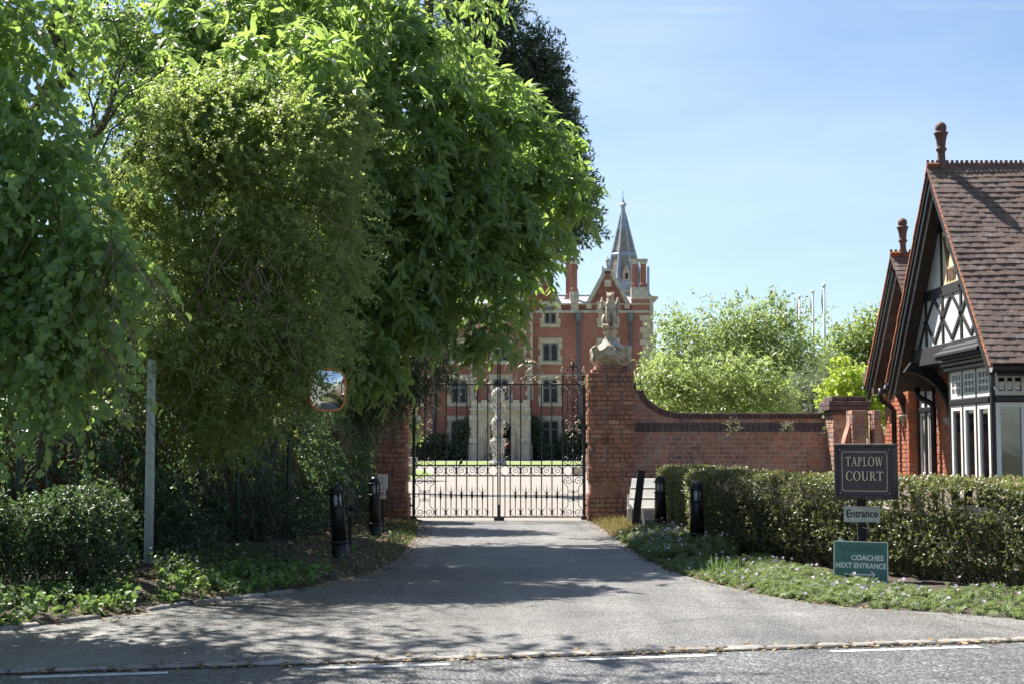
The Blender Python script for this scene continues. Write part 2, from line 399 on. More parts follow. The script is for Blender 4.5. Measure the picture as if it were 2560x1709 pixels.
L_dry = leafmat('fallen_leaf', (.16, .10, .045), (.32, .23, .11), (.3, .2, .1), .1, .8, .2, (.5, .40, .24))
L_petal = leafmat('petal', (.58, .46, .66), (.72, .60, .76), (.7, .6, .75), .35, .6, .2)

# ------------------------------------------------------------------ the ground
def poly_sheet(name, pts, mat, z=None):
    mb = MB(); mb.add([(p[0], p[1], p[2] if z is None else z) for p in pts], [tuple(range(len(pts)))])
    return struct(name, mb, mat)
struct('ground', MB().add([(-900, -200, -.03), (900, -200, -.03), (900, 2500, -.03), (-900, 2500, -.03)], [(0, 1, 2, 3)]), M_ground)
kp = [gp(-500, 1701), gp(0, 1685), gp(640, 1664), gp(1280, 1644), gp(1920, 1623), gp(2560, 1602), gp(3060, 1586)]
kd = (kp[-1] - kp[0]).normalized(); kn = Vector((-kd.y, kd.x, 0))
K0 = gp(1280, 1644)
def kpt(s, off=0., z=0.): 
    p = K0 + kd * s + kn * off; return Vector((p.x, p.y, z))
poly_sheet('road', [kpt(-60, -14), kpt(60, -14), kpt(60, -.02), kpt(-60, -.02)], M_road, 0.)
LE = [(-420, 1612), (0, 1576), (87, 1565), (218, 1549), (370, 1527), (490, 1508), (600, 1497), (681, 1486), (817, 1456), (926, 1429), (997, 1394), (1033, 1348), (1047, 1306)]
RE = [(1523, 1334), (1568, 1361), (1613, 1393), (1680, 1429), (1744, 1447), (1798, 1461), (1884, 1481), (1974, 1497), (2087, 1515), (2245, 1524), (2402, 1535), (2560, 1549), (2900, 1572)]
LEp = [gp(*q) for q in LE]; REp = [gp(*q) for q in RE]
LEp = [Vector((-14, LEp[0].y - 1.3, 0))] + LEp + [Vector((-1.72, 27.4, 0))]
REp = [Vector((1.50, 27.4, 0)), Vector((1.56, 25.5, 0))] + REp + [Vector((14, REp[-1].y - .6, 0))]
REp[-1] = kpt(6.3, .22)
drive_poly = [kpt(-13.5, .0), kpt(6.2, .0)] + list(reversed(REp)) + list(reversed(LEp))
poly_sheet('driveway', drive_poly, M_drive, .004)
# gravel court, its turning circle of lawn and the strip by the house
poly_sheet('gravel_court', [(-40, 27.4), (40, 27.4), (60, 142.9), (-60, 142.9)] and [(-40, 27.4, 0), (40, 27.4, 0), (60, 142.9, 0), (-60, 142.9, 0)], M_gravel, -.012)
poly_sheet('lawn', [(-30, 108, 0), (30, 108, 0), (30, 128, 0), (-30, 128, 0)], M_lawn, 0.)
poly_sheet('grass_verge', [(2.5, 35.5, 0), (3.4, 35.2, 0), (16, 60, 0), (14, 76, 0), (6.8, 76, 0)], M_lawn, .0)
poly_sheet('grass_edge', [(-20, 84, 0), (-5.2, 84, 0), (-4.0, 72, 0), (-4.2, 62, 0), (-9, 44, 0), (-20, 44, 0)], M_lawn, .0)

def bank(name, edge, side, heights, dists, mat):
    mb = MB(); vs = []; n = len(edge); m = len(dists)
    # resample
    pts = []
    for i in range(n - 1):
        for k in range(5): pts.append(edge[i].lerp(edge[i + 1], k / 5))
    pts.append(edge[-1]); n = len(pts)
    for i, p in enumerate(pts):
        d = (pts[min(i + 2, n - 1)] - pts[max(i - 2, 0)]).normalized(); nn = Vector((-d.y, d.x, 0)) * side
        for j in range(m):
            q = p + nn * dists[j] + (Vector((random.uniform(-.03, .03), random.uniform(-.03, .03), 0)) if j < 3 else Vector())
            vs.append((q.x, q.y, heights[j] + (random.uniform(-.02, .02) if 0 < j else 0)))
    fs = []
    for i in range(n - 1):
        for j in range(m - 1):
            q = (i*m+j, i*m+j+1, (i+1)*m+j+1, (i+1)*m+j)
            fs.append(q if side < 0 else q[::-1])
    mb.add(vs, fs); return struct(name, mb, mat, smooth=True)
bank('verge_soil', LEp[1:], 1, [-.01, .035, .06, .10, .15, .2, .2, .2], [-.03, .10, .3, .7, 1.2, 2.0, 2.8, 3.5], M_soil)
struct('bank_ground', MB().add([(-40, 9, .12), (-5.6, 11.6, .12), (-4.6, 15, .17), (-3.6, 19, .17), (-3.2, 27.3, .15), (-40, 27.3, .15)], [(0, 1, 2, 3, 4, 5)]), M_soil)
bank('flower_bed_soil', REp[1:], 1, [-.01, .015, .025, .03, .03, .03], [-.03, .08, .3, .7, 1.3, 2.4], M_soil)
struct('garden_ground', MB().add([(3.2, 27.3, .02), (2.9, 20, .02), (5.6, 14, .02), (30, 11.5, .02), (30, 27.3, .02)], [(0, 1, 2, 3, 4)]), M_soil)

# painted dashes along the road edge
for k, (a, b) in enumerate((((52, 1693), (420, 1681)), ((752, 1672), (1122, 1660)), ((1424, 1650), (1787, 1637)), ((2076, 1628), (2452, 1616)))):
    A, B = gp(*a), gp(*b); d = (B - A).normalized(); nn = Vector((-d.y, d.x, 0)); mb = MB(); vs = []; N = 40
    for i in range(N + 1):
        p = A.lerp(B, i / N)
        for s in (-1, 1):
            q = p + nn * s * (.042 + random.uniform(-.005, .005)); vs.append((q.x, q.y, .004))
    mb.add(vs, [(2*i, 2*i+2, 2*i+3, 2*i+1) for i in range(N)])
    struct('road_marking', mb, M_white_line)
# kerb of flush setts between drive and road, each stone its own piece
kerb = struct('kerb', MB().add([kpt(-13.5, -.0, .006), kpt(13.5, -.0, .006), kpt(13.5, .165, .006), kpt(-13.5, .165, .006)], [(0, 1, 2, 3)]), M_soil)
def stone_mesh(L, D, hh, seed):
    r = random.Random(seed); j = lambda a: r.uniform(-a, a)
    mb = MB(); n = 10; outl = []
    for i in range(n):
        t = 2 * math.pi * i / n; cx_, cy_ = math.cos(t), math.sin(t)
        sx_ = math.copysign(abs(cx_) ** .35, cx_) * L / 2 + j(.012); sy_ = math.copysign(abs(cy_) ** .35, cy_) * D / 2 + j(.01)
        outl.append((sx_, sy_))
    vs = [(x, y, -.03) for x, y in outl] + [(x, y, hh * .6) for x, y in outl] + [(x * .9, y * .82, hh + j(.006)) for x, y in outl]
    fs = [tuple(range(2 * n, 3 * n))]
    for l in range(2):
        fs += [(l*n+i, l*n+(i+1) % n, l*n+n+(i+1) % n, l*n+n+i) for i in range(n)]
    mb.add(vs, fs); return mb.mesh('stone', True)
s = -4.6; ang = math.atan2(kd.y, kd.x); k = 0
while s < 4.9:
    L = random.uniform(.20, .36); me = stone_mesh(L, .12, .012, k); k += 1
    p = kpt(s + L / 2, .085 + random.uniform(-.012, .012), .004)
    obj('stone', me, M_stone_kerb, kerb, loc=p, rot=(random.uniform(-.03, .03), random.uniform(-.03, .03), ang + random.uniform(-.05, .05)))
    s += L + random.uniform(.008, .05)
# a few edging stones along the leaf-covered verge
edging = struct('verge_edging', MB().add([(LEp[1] + Vector((0, -.02, .005))), LEp[2] + Vector((0, -.02, .005)), LEp[2] + Vector((0, .05, .005)), LEp[1] + Vector((0, .05, .005))], [(0, 1, 2, 3)]), M_soil)
for i in range(2, 8):
    a, b = LEp[i], LEp[i + 1]; d = b - a; L0 = d.length; t = 0
    while t < L0 - .1:
        L = random.uniform(.16, .42)
        if random.random() < .72:
            p = a + d.normalized() * (t + L / 2) + Vector((-d.y, d.x, 0)).normalized() * .0
            obj('stone', stone_mesh(L, .07, .03, 100 + k), M_stone_kerb, edging, loc=(p.x, p.y, .004), rot=(0, 0, math.atan2(d.y, d.x))); k += 1
        t += L + .03

# ------------------------------------------------------------------ foliage machinery
def nrm(a): return a / np.maximum(np.linalg.norm(a, axis=-1, keepdims=True), 1e-9)
def sph(n): return nrm(rng.normal(size=(n, 3)))
UP = np.array([0, 0, 1.])
def tmpl_lance(wd=.15, droop=.28):
    ts = [0, .3, .65, 1.]; mid = [(0, t, -droop * t * t) for t in ts]
    sd_ = [(wd, .3, .05 - droop * .09), (wd * .85, .65, .04 - droop * .42)]
    v = mid + [(-a, b, c) for a, b, c in sd_] + sd_
    f = [(0, 1, 4), (1, 2, 5), (1, 5, 4), (2, 3, 5), (0, 6, 1), (1, 7, 2), (1, 6, 7), (2, 7, 3)]
    return np.array(v), np.array(f)
def tmpl_heart():
    out = [(-.22, -.08, -.01), (-.45, .12, .05), (-.46, .42, .06), (-.28, .72, .02), (0, 1., -.12), (.28, .72, .02), (.46, .42, .06), (.45, .12, .05), (.22, -.08, -.01)]
    v = [(0, .03, 0), (0, .5, -.03)] + out
    f = [(0, 2, 3), (0, 3, 1), (3, 4, 1), (4, 5, 1), (5, 6, 1), (6, 7, 1), (7, 8, 1), (8, 9, 1), (9, 0, 1), (9, 10, 0)]
    return np.array(v), np.array(f)
def tmpl_oval(wd=.3, fold=.08):
    v = [(0, 0, 0), (-wd, .5, fold), (wd, .5, fold), (0, 1, -.05)]
    return np.array(v), np.array([(0, 3, 1), (0, 2, 3)])
def tmpl_ivy():
    v = [(0, 0, 0), (-.5, .15, .05), (-.25, .45, .02), (-.38, .68, .04), (0, 1, -.04), (.38, .68, .04), (.25, .45, .02), (.5, .15, .05)]
    f = [(0, 2, 1), (0, 6, 2), (2, 4, 3), (2, 6, 4), (6, 5, 4), (0, 7, 6)]
    return np.array(v), np.array(f)
def tmpl_spray():
    v = [(0, 0, 0), (-.16, .3, .02), (.16, .3, .02), (-.10, .75, 0), (.10, .75, 0), (0, 1, -.05)]
    return np.array(v), np.array([(0, 2, 1), (1, 2, 4), (1, 4, 3), (3, 4, 5)])
def tmpl_lobed():
    v = [(0, 0, 0)]; f = []
    for i, a in enumerate((-1.9, -1.0, 0, 1.0, 1.9)):
        s_, c_ = math.sin(a), math.cos(a); L = .62 if i in (0, 4) else .8
        v += [(s_ * L - c_ * .16, .25 + c_ * L + s_ * .16, .03), (s_ * (L + .12), .25 + c_ * (L + .12), -.03), (s_ * L + c_ * .16, .25 + c_ * L - s_ * .16, .03)]
        b = 1 + 3 * i; f += [(0, b + 1, b), (0, b + 2, b + 1)]
    return np.array(v) * .8, np.array(f)
T_lance, T_heart, T_oval, T_ivy, T_spray, T_lobed = tmpl_lance(), tmpl_heart(), tmpl_oval(), tmpl_ivy(), tmpl_spray(), tmpl_lobed()
T_slim = tmpl_oval(.17, .05); T_round = tmpl_oval(.42, .06)

def frames(D, N):
    y = nrm(D); x = nrm(np.cross(y, N)); z = np.cross(x, y); return x, y, z
def leaf_obj(name, P, D, N, S, tm, mat, parent=None, rnd=None, kind='stuff'):
    tv, tf = tm; n, k, m = len(P), len(tv), len(tf)
    x, y, z = frames(D, N); S = np.broadcast_to(S, (n,))[:, None]
    V = P[:, None, :] + S[:, :, None] * (tv[None, :, 0:1] * x[:, None] + tv[None, :, 1:2] * y[:, None] + tv[None, :, 2:3] * z[:, None])
    Fc = (tf[None] + (np.arange(n) * k)[:, None, None]).reshape(-1)
    me = bpy.data.meshes.new(name)
    me.vertices.add(n * k); me.vertices.foreach_set('co', V.astype(np.float32).ravel())
    me.loops.add(n * m * 3); me.loops.foreach_set('vertex_index', Fc.astype(np.int32))
    me.polygons.add(n * m); me.polygons.foreach_set('loop_start', np.arange(0, n * m * 3, 3, dtype=np.int32))
    me.update(calc_edges=True)
    if rnd is None: rnd = rng.random(n)
    a = me.attributes.new('rnd', 'FLOAT', 'POINT'); a.data.foreach_set('value', np.repeat(rnd, k).astype(np.float32))
    if len(tf) > 3: me.polygons.foreach_set('use_smooth', np.ones(n * m, dtype=bool))
    o = obj(name, me, mat, parent)
    if kind: o['kind'] = kind
    return o
def single_leaves(P, D, N, S, tm, mat, parent, want=300, name='leaf'):
    """the leaves that show largest, taken out of the mass as parts of their own; returns the mask of the rest"""
    n = len(P); S = np.broadcast_to(S, (n,))
    px = CX + P[:, 0] / P[:, 1] * F; py = 1112 - (P[:, 2] - H) / P[:, 1] * F
    ok = (px > 8) & (px < 2552) & (py > 8) & (py < 1700)
    # front-most leaf of each cell of the view
    cell = (px // 26).astype(int) * 1000 + (py // 26).astype(int)
    idx = np.where(ok)[0]; idx = idx[np.argsort(P[idx, 1])]
    _, first = np.unique(cell[idx], return_index=True); front = idx[first]
    front = front[np.argsort(-(S[front] / P[front, 1]))][:want]
    tv, tf = tm; meshes = []
    for q in range(6):
        me = bpy.data.meshes.new(name); me.from_pydata([tuple(a) for a in tv], [], [tuple(int(c) for c in a) for a in tf]); me.update()
        at_ = me.attributes.new('rnd', 'FLOAT', 'POINT'); at_.data.foreach_set('value', np.full(len(tv), (q + .5) / 6, dtype=np.float32))
        me.polygons.foreach_set('use_smooth', [True] * len(tf)); me.materials.append(mat); meshes.append(me)
    x, y, z = frames(D[front], N[front]); par = Vector(parent.location)
    for i, f_ in enumerate(front):
        o = bpy.data.objects.new(name, meshes[random.randrange(6)]); C.objects.link(o); o.parent = parent
        mt = Matrix(((x[i][0], y[i][0], z[i][0]), (x[i][1], y[i][1], z[i][1]), (x[i][2], y[i][2], z[i][2]))).to_4x4() @ Matrix.Scale(float(S[f_]), 4)
        mt.translation = Vector(P[f_]) - par; o.matrix_local = mt
    keep = np.ones(n, bool); keep[front] = False; return keep
def blob(px, py, rp, Y, dy=None, sq=1.):
    c = at(px, py, Y); r = rp / F * Y
    return (c.x, c.y, c.z, r, dy if dy else r, r * sq)
def clump(blobs, k=6, f=.42, keep=True, seed=3, sq=.75):
    r_ = np.random.default_rng(seed); out = list(blobs) if keep else []
    for b in blobs:
        d = nrm(r_.normal(size=(k, 3)))
        for q in d:
            s_ = f * r_.uniform(.7, 1.2); e = r_.uniform(.72, .95)
            out.append((b[0] + q[0] * b[3] * e, b[1] + q[1] * b[4] * e, b[2] + q[2] * b[5] * e, b[3] * s_, b[4] * s_, b[5] * s_ * sq))
    return out
def shell(blobs, n, lo=.72, hi=1.06, inside=.62, bias=None):
    B = np.array(blobs); wgt = (B[:, 3] * B[:, 5]) ** 1.0; wgt /= wgt.sum()
    i = rng.choice(len(B), n, p=wgt); d = sph(n)
    rad = lo + (hi - lo) * rng.random(n) ** .7
    wv = 1 + .16 * np.sin(d[:, 0] * 5 + i * 1.7) * np.cos(d[:, 2] * 6 + i) + .08 * np.sin(d[:, 1] * 11 + i * 3)
    P = B[i, :3] + d * B[i, 3:6] * (rad * wv)[:, None]
    keep = np.ones(n, bool)
    for j in range(len(B)):
        q = np.linalg.norm((P - B[j, :3]) / B[j, 3:6], axis=1); keep &= ~((q < inside) & (i != j))
    keep &= P[:, 2] > .05
    return P[keep], d[keep]
def stray(blobs, n, hi=1.38):
    P, O = shell(blobs, n, .98, hi, .9); return P, O
def twigs(P, O, nl, length, leaf, spread_, droop=0., outw=.8, updir=0., flat=.5, tw=.45):
    """leaves set along one short shoot per point"""
    n = len(P); s_ = nrm(O * outw + rng.normal(size=(n, 3)) * .45 + UP * updir)
    t = (np.arange(nl) + .5) / nl
    L = length * (.7 + .6 * rng.random(n))
    base = P[:, None] + s_[:, None] * (L[:, None] * t[None])[..., None]
    base[:, :, 2] -= droop * (L[:, None] * t[None] ** 2)
    r = nrm(np.cross(np.broadcast_to(s_[:, None], (n, nl, 3)), rng.normal(size=(n, nl, 3))))
    D = nrm(r * spread_ + s_[:, None] * .6 - UP * droop * 1.1 + rng.normal(size=(n, nl, 3)) * .15)
    N = nrm(UP * flat + O[:, None] * (1 - flat) + rng.normal(size=(n, nl, 3)) * tw)
    S = leaf * (.45 + .85 * rng.random((n, nl)))
    sh = np.repeat(rng.random(n)[:, None], nl, 1) * .55 + rng.random((n, nl)) * .45
    return base.reshape(-1, 3), D.reshape(-1, 3), N.reshape(-1, 3), S.ravel(), sh.ravel()
def branchy(mb, a, b, r0, r1, bend=.15, seg=7):
    a, b = Vector(a), Vector(b); L = (b - a).length; pts = []; off = Vector((random.uniform(-1, 1), random.uniform(-1, 1), random.uniform(-.3, 1))) * bend * L
    for i in range(seg + 1):
        t = i / seg
        pts.append(a.lerp(b, t) + off * math.sin(math.pi * t) + Vector((random.uniform(-1, 1), random.uniform(-1, 1), random.uniform(-1, 1))) * .03 * L * (0 < i < seg))
    mb.tube(pts, [r0 + (r1 - r0) * i / seg for i in range(seg + 1)], 8); return pts
def tree(name, label, base, top, r0, blobs, mat_bark=None, nlimb=9, cat='tree', group=None, limb_r=.3):
    t = thing(name, label, cat, base, group=group)
    mb = MB(); pts = branchy(mb, base, top, r0, r0 * .35, .06, 9)
    obj('trunk', mb, mat_bark or M_bark, t, smooth=True)
    bl = sorted(blobs, key=lambda q: -q[3])[:nlimb]
    for q in bl:
        mb = MB(); i = random.randint(3, 8)
        mid = branchy(mb, pts[i], q[:3], r0 * limb_r, r0 * .06, .12)
        for _ in range(4):
            d = Vector(sph(1)[0]); k_ = random.randint(3, 6)
            branchy(mb, mid[k_], Vector(q[:3]) + Vector((d.x * q[3], d.y * q[4], d.z * q[5])) * .85, r0 * .1, .006, .12, 5)
        obj('limb', mb, mat_bark or M_bark, t, smooth=True)
    return t

# ------------------------------------------------------------------ boundary wall, ivy, fence (beside the drive)
BL = [Vector((-9.5, 12.6, 0)), Vector((-6.6, 13.6, 0)), Vector((-5.0, 15.4, 0)), Vector((-4.15, 17.4, 0)), Vector((-3.65, 19.6, 0)), Vector((-3.35, 22.5, 0)), Vector((-3.15, 25.2, 0)), Vector((-3.0, 27.5, 0))]
def along(t):
    t = max(0., min(.9999, t)) * (len(BL) - 1); i = int(t); p = BL[i].lerp(BL[i + 1], t - i)
    d = (BL[i + 1] - BL[i]).normalized(); return p, d, Vector((d.y, -d.x, 0))
wl = thing('boundary_wall', 'old brick boundary wall smothered in ivy beside the drive', 'wall', tuple(BL[3]))
for i in range(len(BL) - 1):
    a, b = BL[i], BL[i + 1]; d = (b - a).normalized(); nn = Vector((-d.y, d.x, 0))
    mb = MB(); mb.extr([a + nn * .12, b + nn * .12, b + nn * .4, a + nn * .4], (0, 0, 1.75)); obj('wall_length', mb, M_fbrick2, wl)
def ivy_pts(n, t0, t1, z0, z1, bulge=.3):
    t = rng.uniform(t0, t1, n); z = rng.uniform(z0, z1, n); P = np.zeros((n, 3)); O = np.zeros((n, 3))
    for i in range(n):
        p, d, o = along(t[i])
        b = bulge * (.55 + .45 * math.sin(t[i] * 23) * math.cos(z[i] * 3.1 + t[i] * 9)) * (1 if z[i] > .3 else .4 + 2 * z[i]) + .08 * math.sin(t[i] * 70 + z[i] * 8) + random.uniform(-.1, .1)
        q = p + o * b; P[i] = (q.x, q.y, z[i] + .1); O[i] = (o.x, o.y, .25)
    return P, nrm(O)
iv = thing('ivy', 'glossy dark ivy hanging over the boundary wall and wire fence', 'ivy', tuple(BL[3]))
P, O = ivy_pts(6600, .02, .99, .05, 2.75, .42)
Pl, D, N, S, sh = twigs(P, O, 8, .22, .062, 1., droop=.5, outw=.3, updir=-.3, flat=.2)
leaf_obj('foliage', Pl, D, N, S, T_ivy, L_ivy, iv, sh)
for k in range(70):
    t = random.uniform(.25, .8); p, d, o = along(t); q = p + o * random.uniform(.25, .5); z = random.uniform(1.0, 2.4); mb = MB()
    pts = [Vector((q.x, q.y, z))]
    for i in range(6): pts.append(pts[-1] + Vector((random.uniform(-.08, .08), random.uniform(-.05, .05), -random.uniform(.08, .25))))
    mb.tube([v for v in pts if v.z > .05] or pts[:2], .006, 4); obj('stem', mb, M_twig, iv)
# chain-link fence in front of the ivy
fn = thing('chain_link_fence', 'green chain-link fence sagging among the ivy beside the drive', 'fence', tuple(along(.36)[0]))
mb = MB(); A, B_ = along(.25), along(.60); nseg = 76; zt = 1.62; cellw = .055
tt = np.linspace(.25, .60, nseg + 1); base = []
for t in tt:
    p, d, o = along(t); base.append(p + o * (.42 + .05 * math.sin(t * 40)))
rows = 14; z0 = .78; hh = (zt - z0) / rows
for i in range(nseg):
    for sgn in (0, 1):
        path = []
        for j in range(rows + 1):
            kk = i + ((j + sgn) % 2); kk = min(kk, nseg); q = base[kk]; path.append((q.x, q.y, z0 + j * hh))
        mb.tube(path, .0022, 3, cap=False)
obj('wire_mesh', mb, surf('green_wire', (.01, .035, .028), (.02, .055, .04), 20, .5), fn)
for t in (.25, .37, .49, .60):
    p, d, o = along(t); q = p + o * .44; mb = MB().tube([(q.x, q.y, 0.05), (q.x, q.y, 1.7)], .022, 8); obj('post', mb, bpy.data.materials['green_wire'], fn, smooth=True)

# ------------------------------------------------------------------ trees beside the drive
ON = dict(
 lime=[blob(-150, 60, 250, 11.6), blob(30, 260, 120, 11.2), blob(-60, 450, 230, 11.2), blob(95, 430, 115, 11), blob(170, 560, 120, 10.9), blob(215, 660, 85, 10.8),
       blob(120, 740, 150, 10.9), blob(260, 720, 55, 10.7), blob(170, 810, 100, 10.7), blob(50, 880, 120, 10.9), blob(230, 880, 60, 10.8), blob(120, 950, 80, 10.9), blob(-80, 800, 220, 11.2), blob(290, 620, 40, 10.6)],
 chest=[blob(400, 60, 130, 20), blob(540, 130, 150, 19.6), blob(690, 30, 160, 20), blob(840, 130, 160, 19.8), blob(980, 40, 130, 20.6), blob(1060, 170, 110, 20.6), blob(930, 290, 150, 20),
        blob(1090, 310, 110, 20.6), blob(1190, 290, 95, 21), blob(1270, 250, 55, 21.2), blob(1300, 380, 100, 21.6), blob(1390, 410, 70, 22), blob(1425, 480, 48, 22.2), blob(1080, 450, 140, 21),
        blob(1230, 480, 130, 21.4), blob(1350, 520, 80, 22), blob(960, 490, 140, 20.5), blob(1000, 630, 130, 20.6), blob(1130, 610, 120, 21), blob(1250, 620, 105, 21.4), blob(1310, 660, 60, 22),
        blob(1250, 720, 65, 22), blob(1120, 760, 90, 21), blob(1190, 820, 55, 21), blob(1240, 830, 55, 20.8), blob(1000, 780, 100, 20.6), blob(880, 760, 120, 20.2), blob(870, 890, 80, 20), blob(930, 930, 55, 20),
        blob(700, 220, 140, 19.4), blob(450, 220, 110, 20), blob(330, 190, 90, 20), blob(300, 480, 90, 20.5), blob(760, 640, 130, 20.6), blob(1330, 480, 85, 24), blob(1250, 570, 95, 24.5), blob(1290, 620, 55, 23.6), blob(300, 700, 130, 20.5), blob(420, 850, 120, 20.5), blob(250, 900, 120, 20), blob(560, 420, 150, 20.8), blob(700, 520, 150, 21), blob(560, 680, 150, 21), blob(830, 480, 120, 21), blob(700, 780, 140, 21), blob(420, 640, 120, 21), blob(1290, 420, 100, 25), blob(1230, 330, 110, 25.5), blob(1170, 220, 100, 26), blob(560, 900, 120, 20.5), blob(420, 300, 60, 16.4), blob(560, 255, 65, 16.3), blob(700, 240, 65, 16.5), blob(810, 225, 60, 17), blob(480, 190, 80, 17), blob(640, 170, 85, 17), blob(780, 130, 90, 17.6), blob(340, 240, 70, 17), blob(900, 420, 110, 21.5), blob(880, 620, 110, 21.6), blob(940, 700, 110, 21.8), blob(960, 380, 110, 22)],
 shrub=[blob(560, 350, 130, 16.2), blob(700, 400, 150, 16.4), blob(845, 310, 62, 16.8), blob(820, 420, 90, 16.6), blob(410, 470, 120, 16), blob(560, 520, 160, 16.1), blob(730, 560, 150, 16.3), blob(850, 560, 60, 16.6),
        blob(460, 680, 130, 15.9), blob(620, 700, 150, 16), blob(770, 710, 110, 16.2), blob(480, 850, 110, 15.8), blob(620, 880, 130, 15.8), blob(740, 850, 80, 16), blob(560, 990, 90, 15.9), blob(660, 990, 80, 16.1), blob(440, 350, 100, 16.2), blob(400, 840, 90, 16.6), blob(390, 960, 90, 16.4), blob(460, 1000, 90, 16.3), blob(600, 1050, 80, 16.5), blob(720, 960, 80, 16.6), blob(520, 1080, 70, 16.4), blob(750, 880, 60, 16.9), blob(330, 900, 80, 16.5), blob(300, 560, 85, 16.4), blob(340, 700, 95, 16.2), blob(870, 255, 45, 16.9), blob(905, 330, 36, 17), blob(880, 680, 55, 16.8), blob(820, 760, 50, 16.8), blob(470, 255, 65, 16.6), blob(640, 255, 75, 16.7), blob(330, 430, 70, 16.3), blob(740, 290, 60, 16.7), blob(280, 820, 80, 16.3), blob(850, 860, 45, 17.2), blob(840, 640, 50, 16.6), blob(786, 955, 26, 15.9), blob(797, 915, 22, 15.95)],
 holm=[blob(190, 40, 130, 15.5), blob(330, 120, 110, 15.8), blob(280, 260, 100, 15.6), blob(60, 60, 120, 15.5), blob(360, 330, 90, 15.8), blob(230, 380, 80, 15.4)],
)
# lime: crown also stands above and beside the picture, where its shade on the drive comes from
LIMEX = [(-7.2, 11.5, 3.4, 2.0, 1.8, 1.9), (-6.3, 12.6, 6.6, 2.3, 2.0, 2.0), (-4.6, 13.4, 8.4, 2.0, 1.8, 1.6), (-8.5, 12.5, 8.5, 2.4, 2.2, 2.0), (-9.5, 11, 5.0, 2.2, 2.2, 2.2)]
t = tree('lime_tree', 'lime tree with big heart-shaped leaves drooping over the verge beside the grey post', (-7.6, 12.4, .1), (-6.6, 12.6, 9.5), .3, ON['lime'] + LIMEX, nlimb=8)
P, O = shell(clump(ON['lime'], 6, .42, False), 1500, .5, 1.1, .6); P_, O_ = shell(ON['lime'], 500, .2, .85, .1); Q_, R_ = stray(ON['lime'], 160); P = np.concatenate([P, P_, Q_]); O = np.concatenate([O, O_, R_])
a1 = twigs(P, O, 10, .36, .070, .9, droop=.75, outw=.55, flat=.35, tw=.75)
P, O = shell(LIMEX, 2100, .5, 1.05, .5)
a2 = twigs(P, O, 9, .5, .095, .9, droop=.7, outw=.6, flat=.3)
Pl, D, N, S, sh = [np.concatenate(q) for q in zip(a1, a2)]
keep = single_leaves(Pl, D, N, S, T_heart, L_lime, t)
leaf_obj('crown', Pl[keep], D[keep], N[keep], S[keep], T_heart, L_lime, t, sh[keep])
for k in range(90):
    q = ON['lime'][random.randrange(len(ON['lime']))]; d = sph(1)[0]; p0 = Vector((q[0] + d[0] * q[3] * .8, q[1] - abs(d[1]) * q[4] * .8, q[2] + d[2] * q[5] * .8)); pts = [p0]; v = Vector((random.uniform(-.02, .09), random.uniform(-.05, .03), -.03))
    for i in range(7): v += Vector((random.uniform(-.02, .02), random.uniform(-.02, .02), -.018)); pts.append(pts[-1] + v)
    obj('twig', MB().tube(pts, [.006 - .0006 * i for i in range(8)], 4), M_twig, t)
CHX = [(-3.4, 23.5, 9.2, 2.2, 2.0, 1.8), (-1.6, 22.5, 8.9, 1.6, 1.6, 1.4), (-5.2, 22, 8.5, 2, 2, 2)]
t = tree('sweet_chestnut', 'broad sweet chestnut with long drooping leaves reaching over the gate', (-3.9, 21.4, .1), (-2.6, 21.6, 8.2), .28, ON['chest'] + CHX, nlimb=14)
P, O = shell(clump(ON['chest'], 7, .34, False, sq=.55), 4600, .5, 1.12, .6); P_, O_ = shell(ON['chest'], 1000, .15, .8, .05); Q_, R_ = stray(ON['chest'], 800, 1.36); P = np.concatenate([P, P_, Q_]); O = np.concatenate([O, O_, R_])
a1 = twigs(P, O, 13, .30, .205, .95, droop=.6, outw=.8, updir=.15, flat=.6)
P, O = shell(CHX, 700, .6, 1.05, .5)
a2 = twigs(P, O, 12, .36, .19, .95, droop=.55, outw=.8, flat=.6)
Pl, D, N, S, sh = [np.concatenate(q) for q in zip(a1, a2)]
keep = single_leaves(Pl, D, N, S, T_lance, L_chest, t)
leaf_obj('crown', Pl[keep], D[keep], N[keep], S[keep], T_lance, L_chest, t, sh[keep])
t = tree('evergreen_shrub', 'tall olive-green small-leaved shrub with bare hanging twigs behind the wire fence', (-4.2, 17.9, .1), (-3.3, 17.0, 4.6), .10, ON['shrub'], nlimb=10, cat='shrub', mat_bark=M_twig)
P, O = shell(clump(ON['shrub'], 10, .33, False, sq=.7), 10000, .5, 1.15, .6); P_, O_ = shell(ON['shrub'], 1600, .2, .85, .1); Q_, R_ = stray(ON['shrub'], 2200, 1.5); P = np.concatenate([P, P_, Q_]); O = np.concatenate([O, O_, R_])
Pl, D, N, S, sh = twigs(P, O, 20, .24, .042, 1., droop=.25, outw=.7, updir=.15, flat=.5)
leaf_obj('crown', Pl, D, N, S, T_oval, L_shrub, t, sh)
for k in range(70):
    p0 = at(random.gauss(600, 90), random.uniform(520, 900), random.uniform(15.1, 16.2)); pts = [p0]
    v = Vector((random.uniform(-.12, .12), random.uniform(-.05, .05), -.13))
    for i in range(random.randint(4, 9)):
        v += Vector((random.uniform(-.06, .06), random.uniform(-.05, .05), random.uniform(-.03, .04))); pts.append(pts[-1] + v)
    obj('twig', MB().tube(pts, [.011 - .009 * i / len(pts) for i in range(len(pts))], 4), M_twig, t)
t = tree('holm_oak', 'thin dark twiggy tree with sky showing through above the lime leaves', (-6.8, 16.6, .1), (-5.0, 15.6, 6.8), .16, ON['holm'] + [(-5.6, 15.8, 7.6, 1.5, 1.3, 1.1)], nlimb=7)
P, O = shell(ON['holm'] + [(-5.6, 15.8, 7.6, 1.5, 1.3, 1.1)], 1500, .3, 1.05, .2)
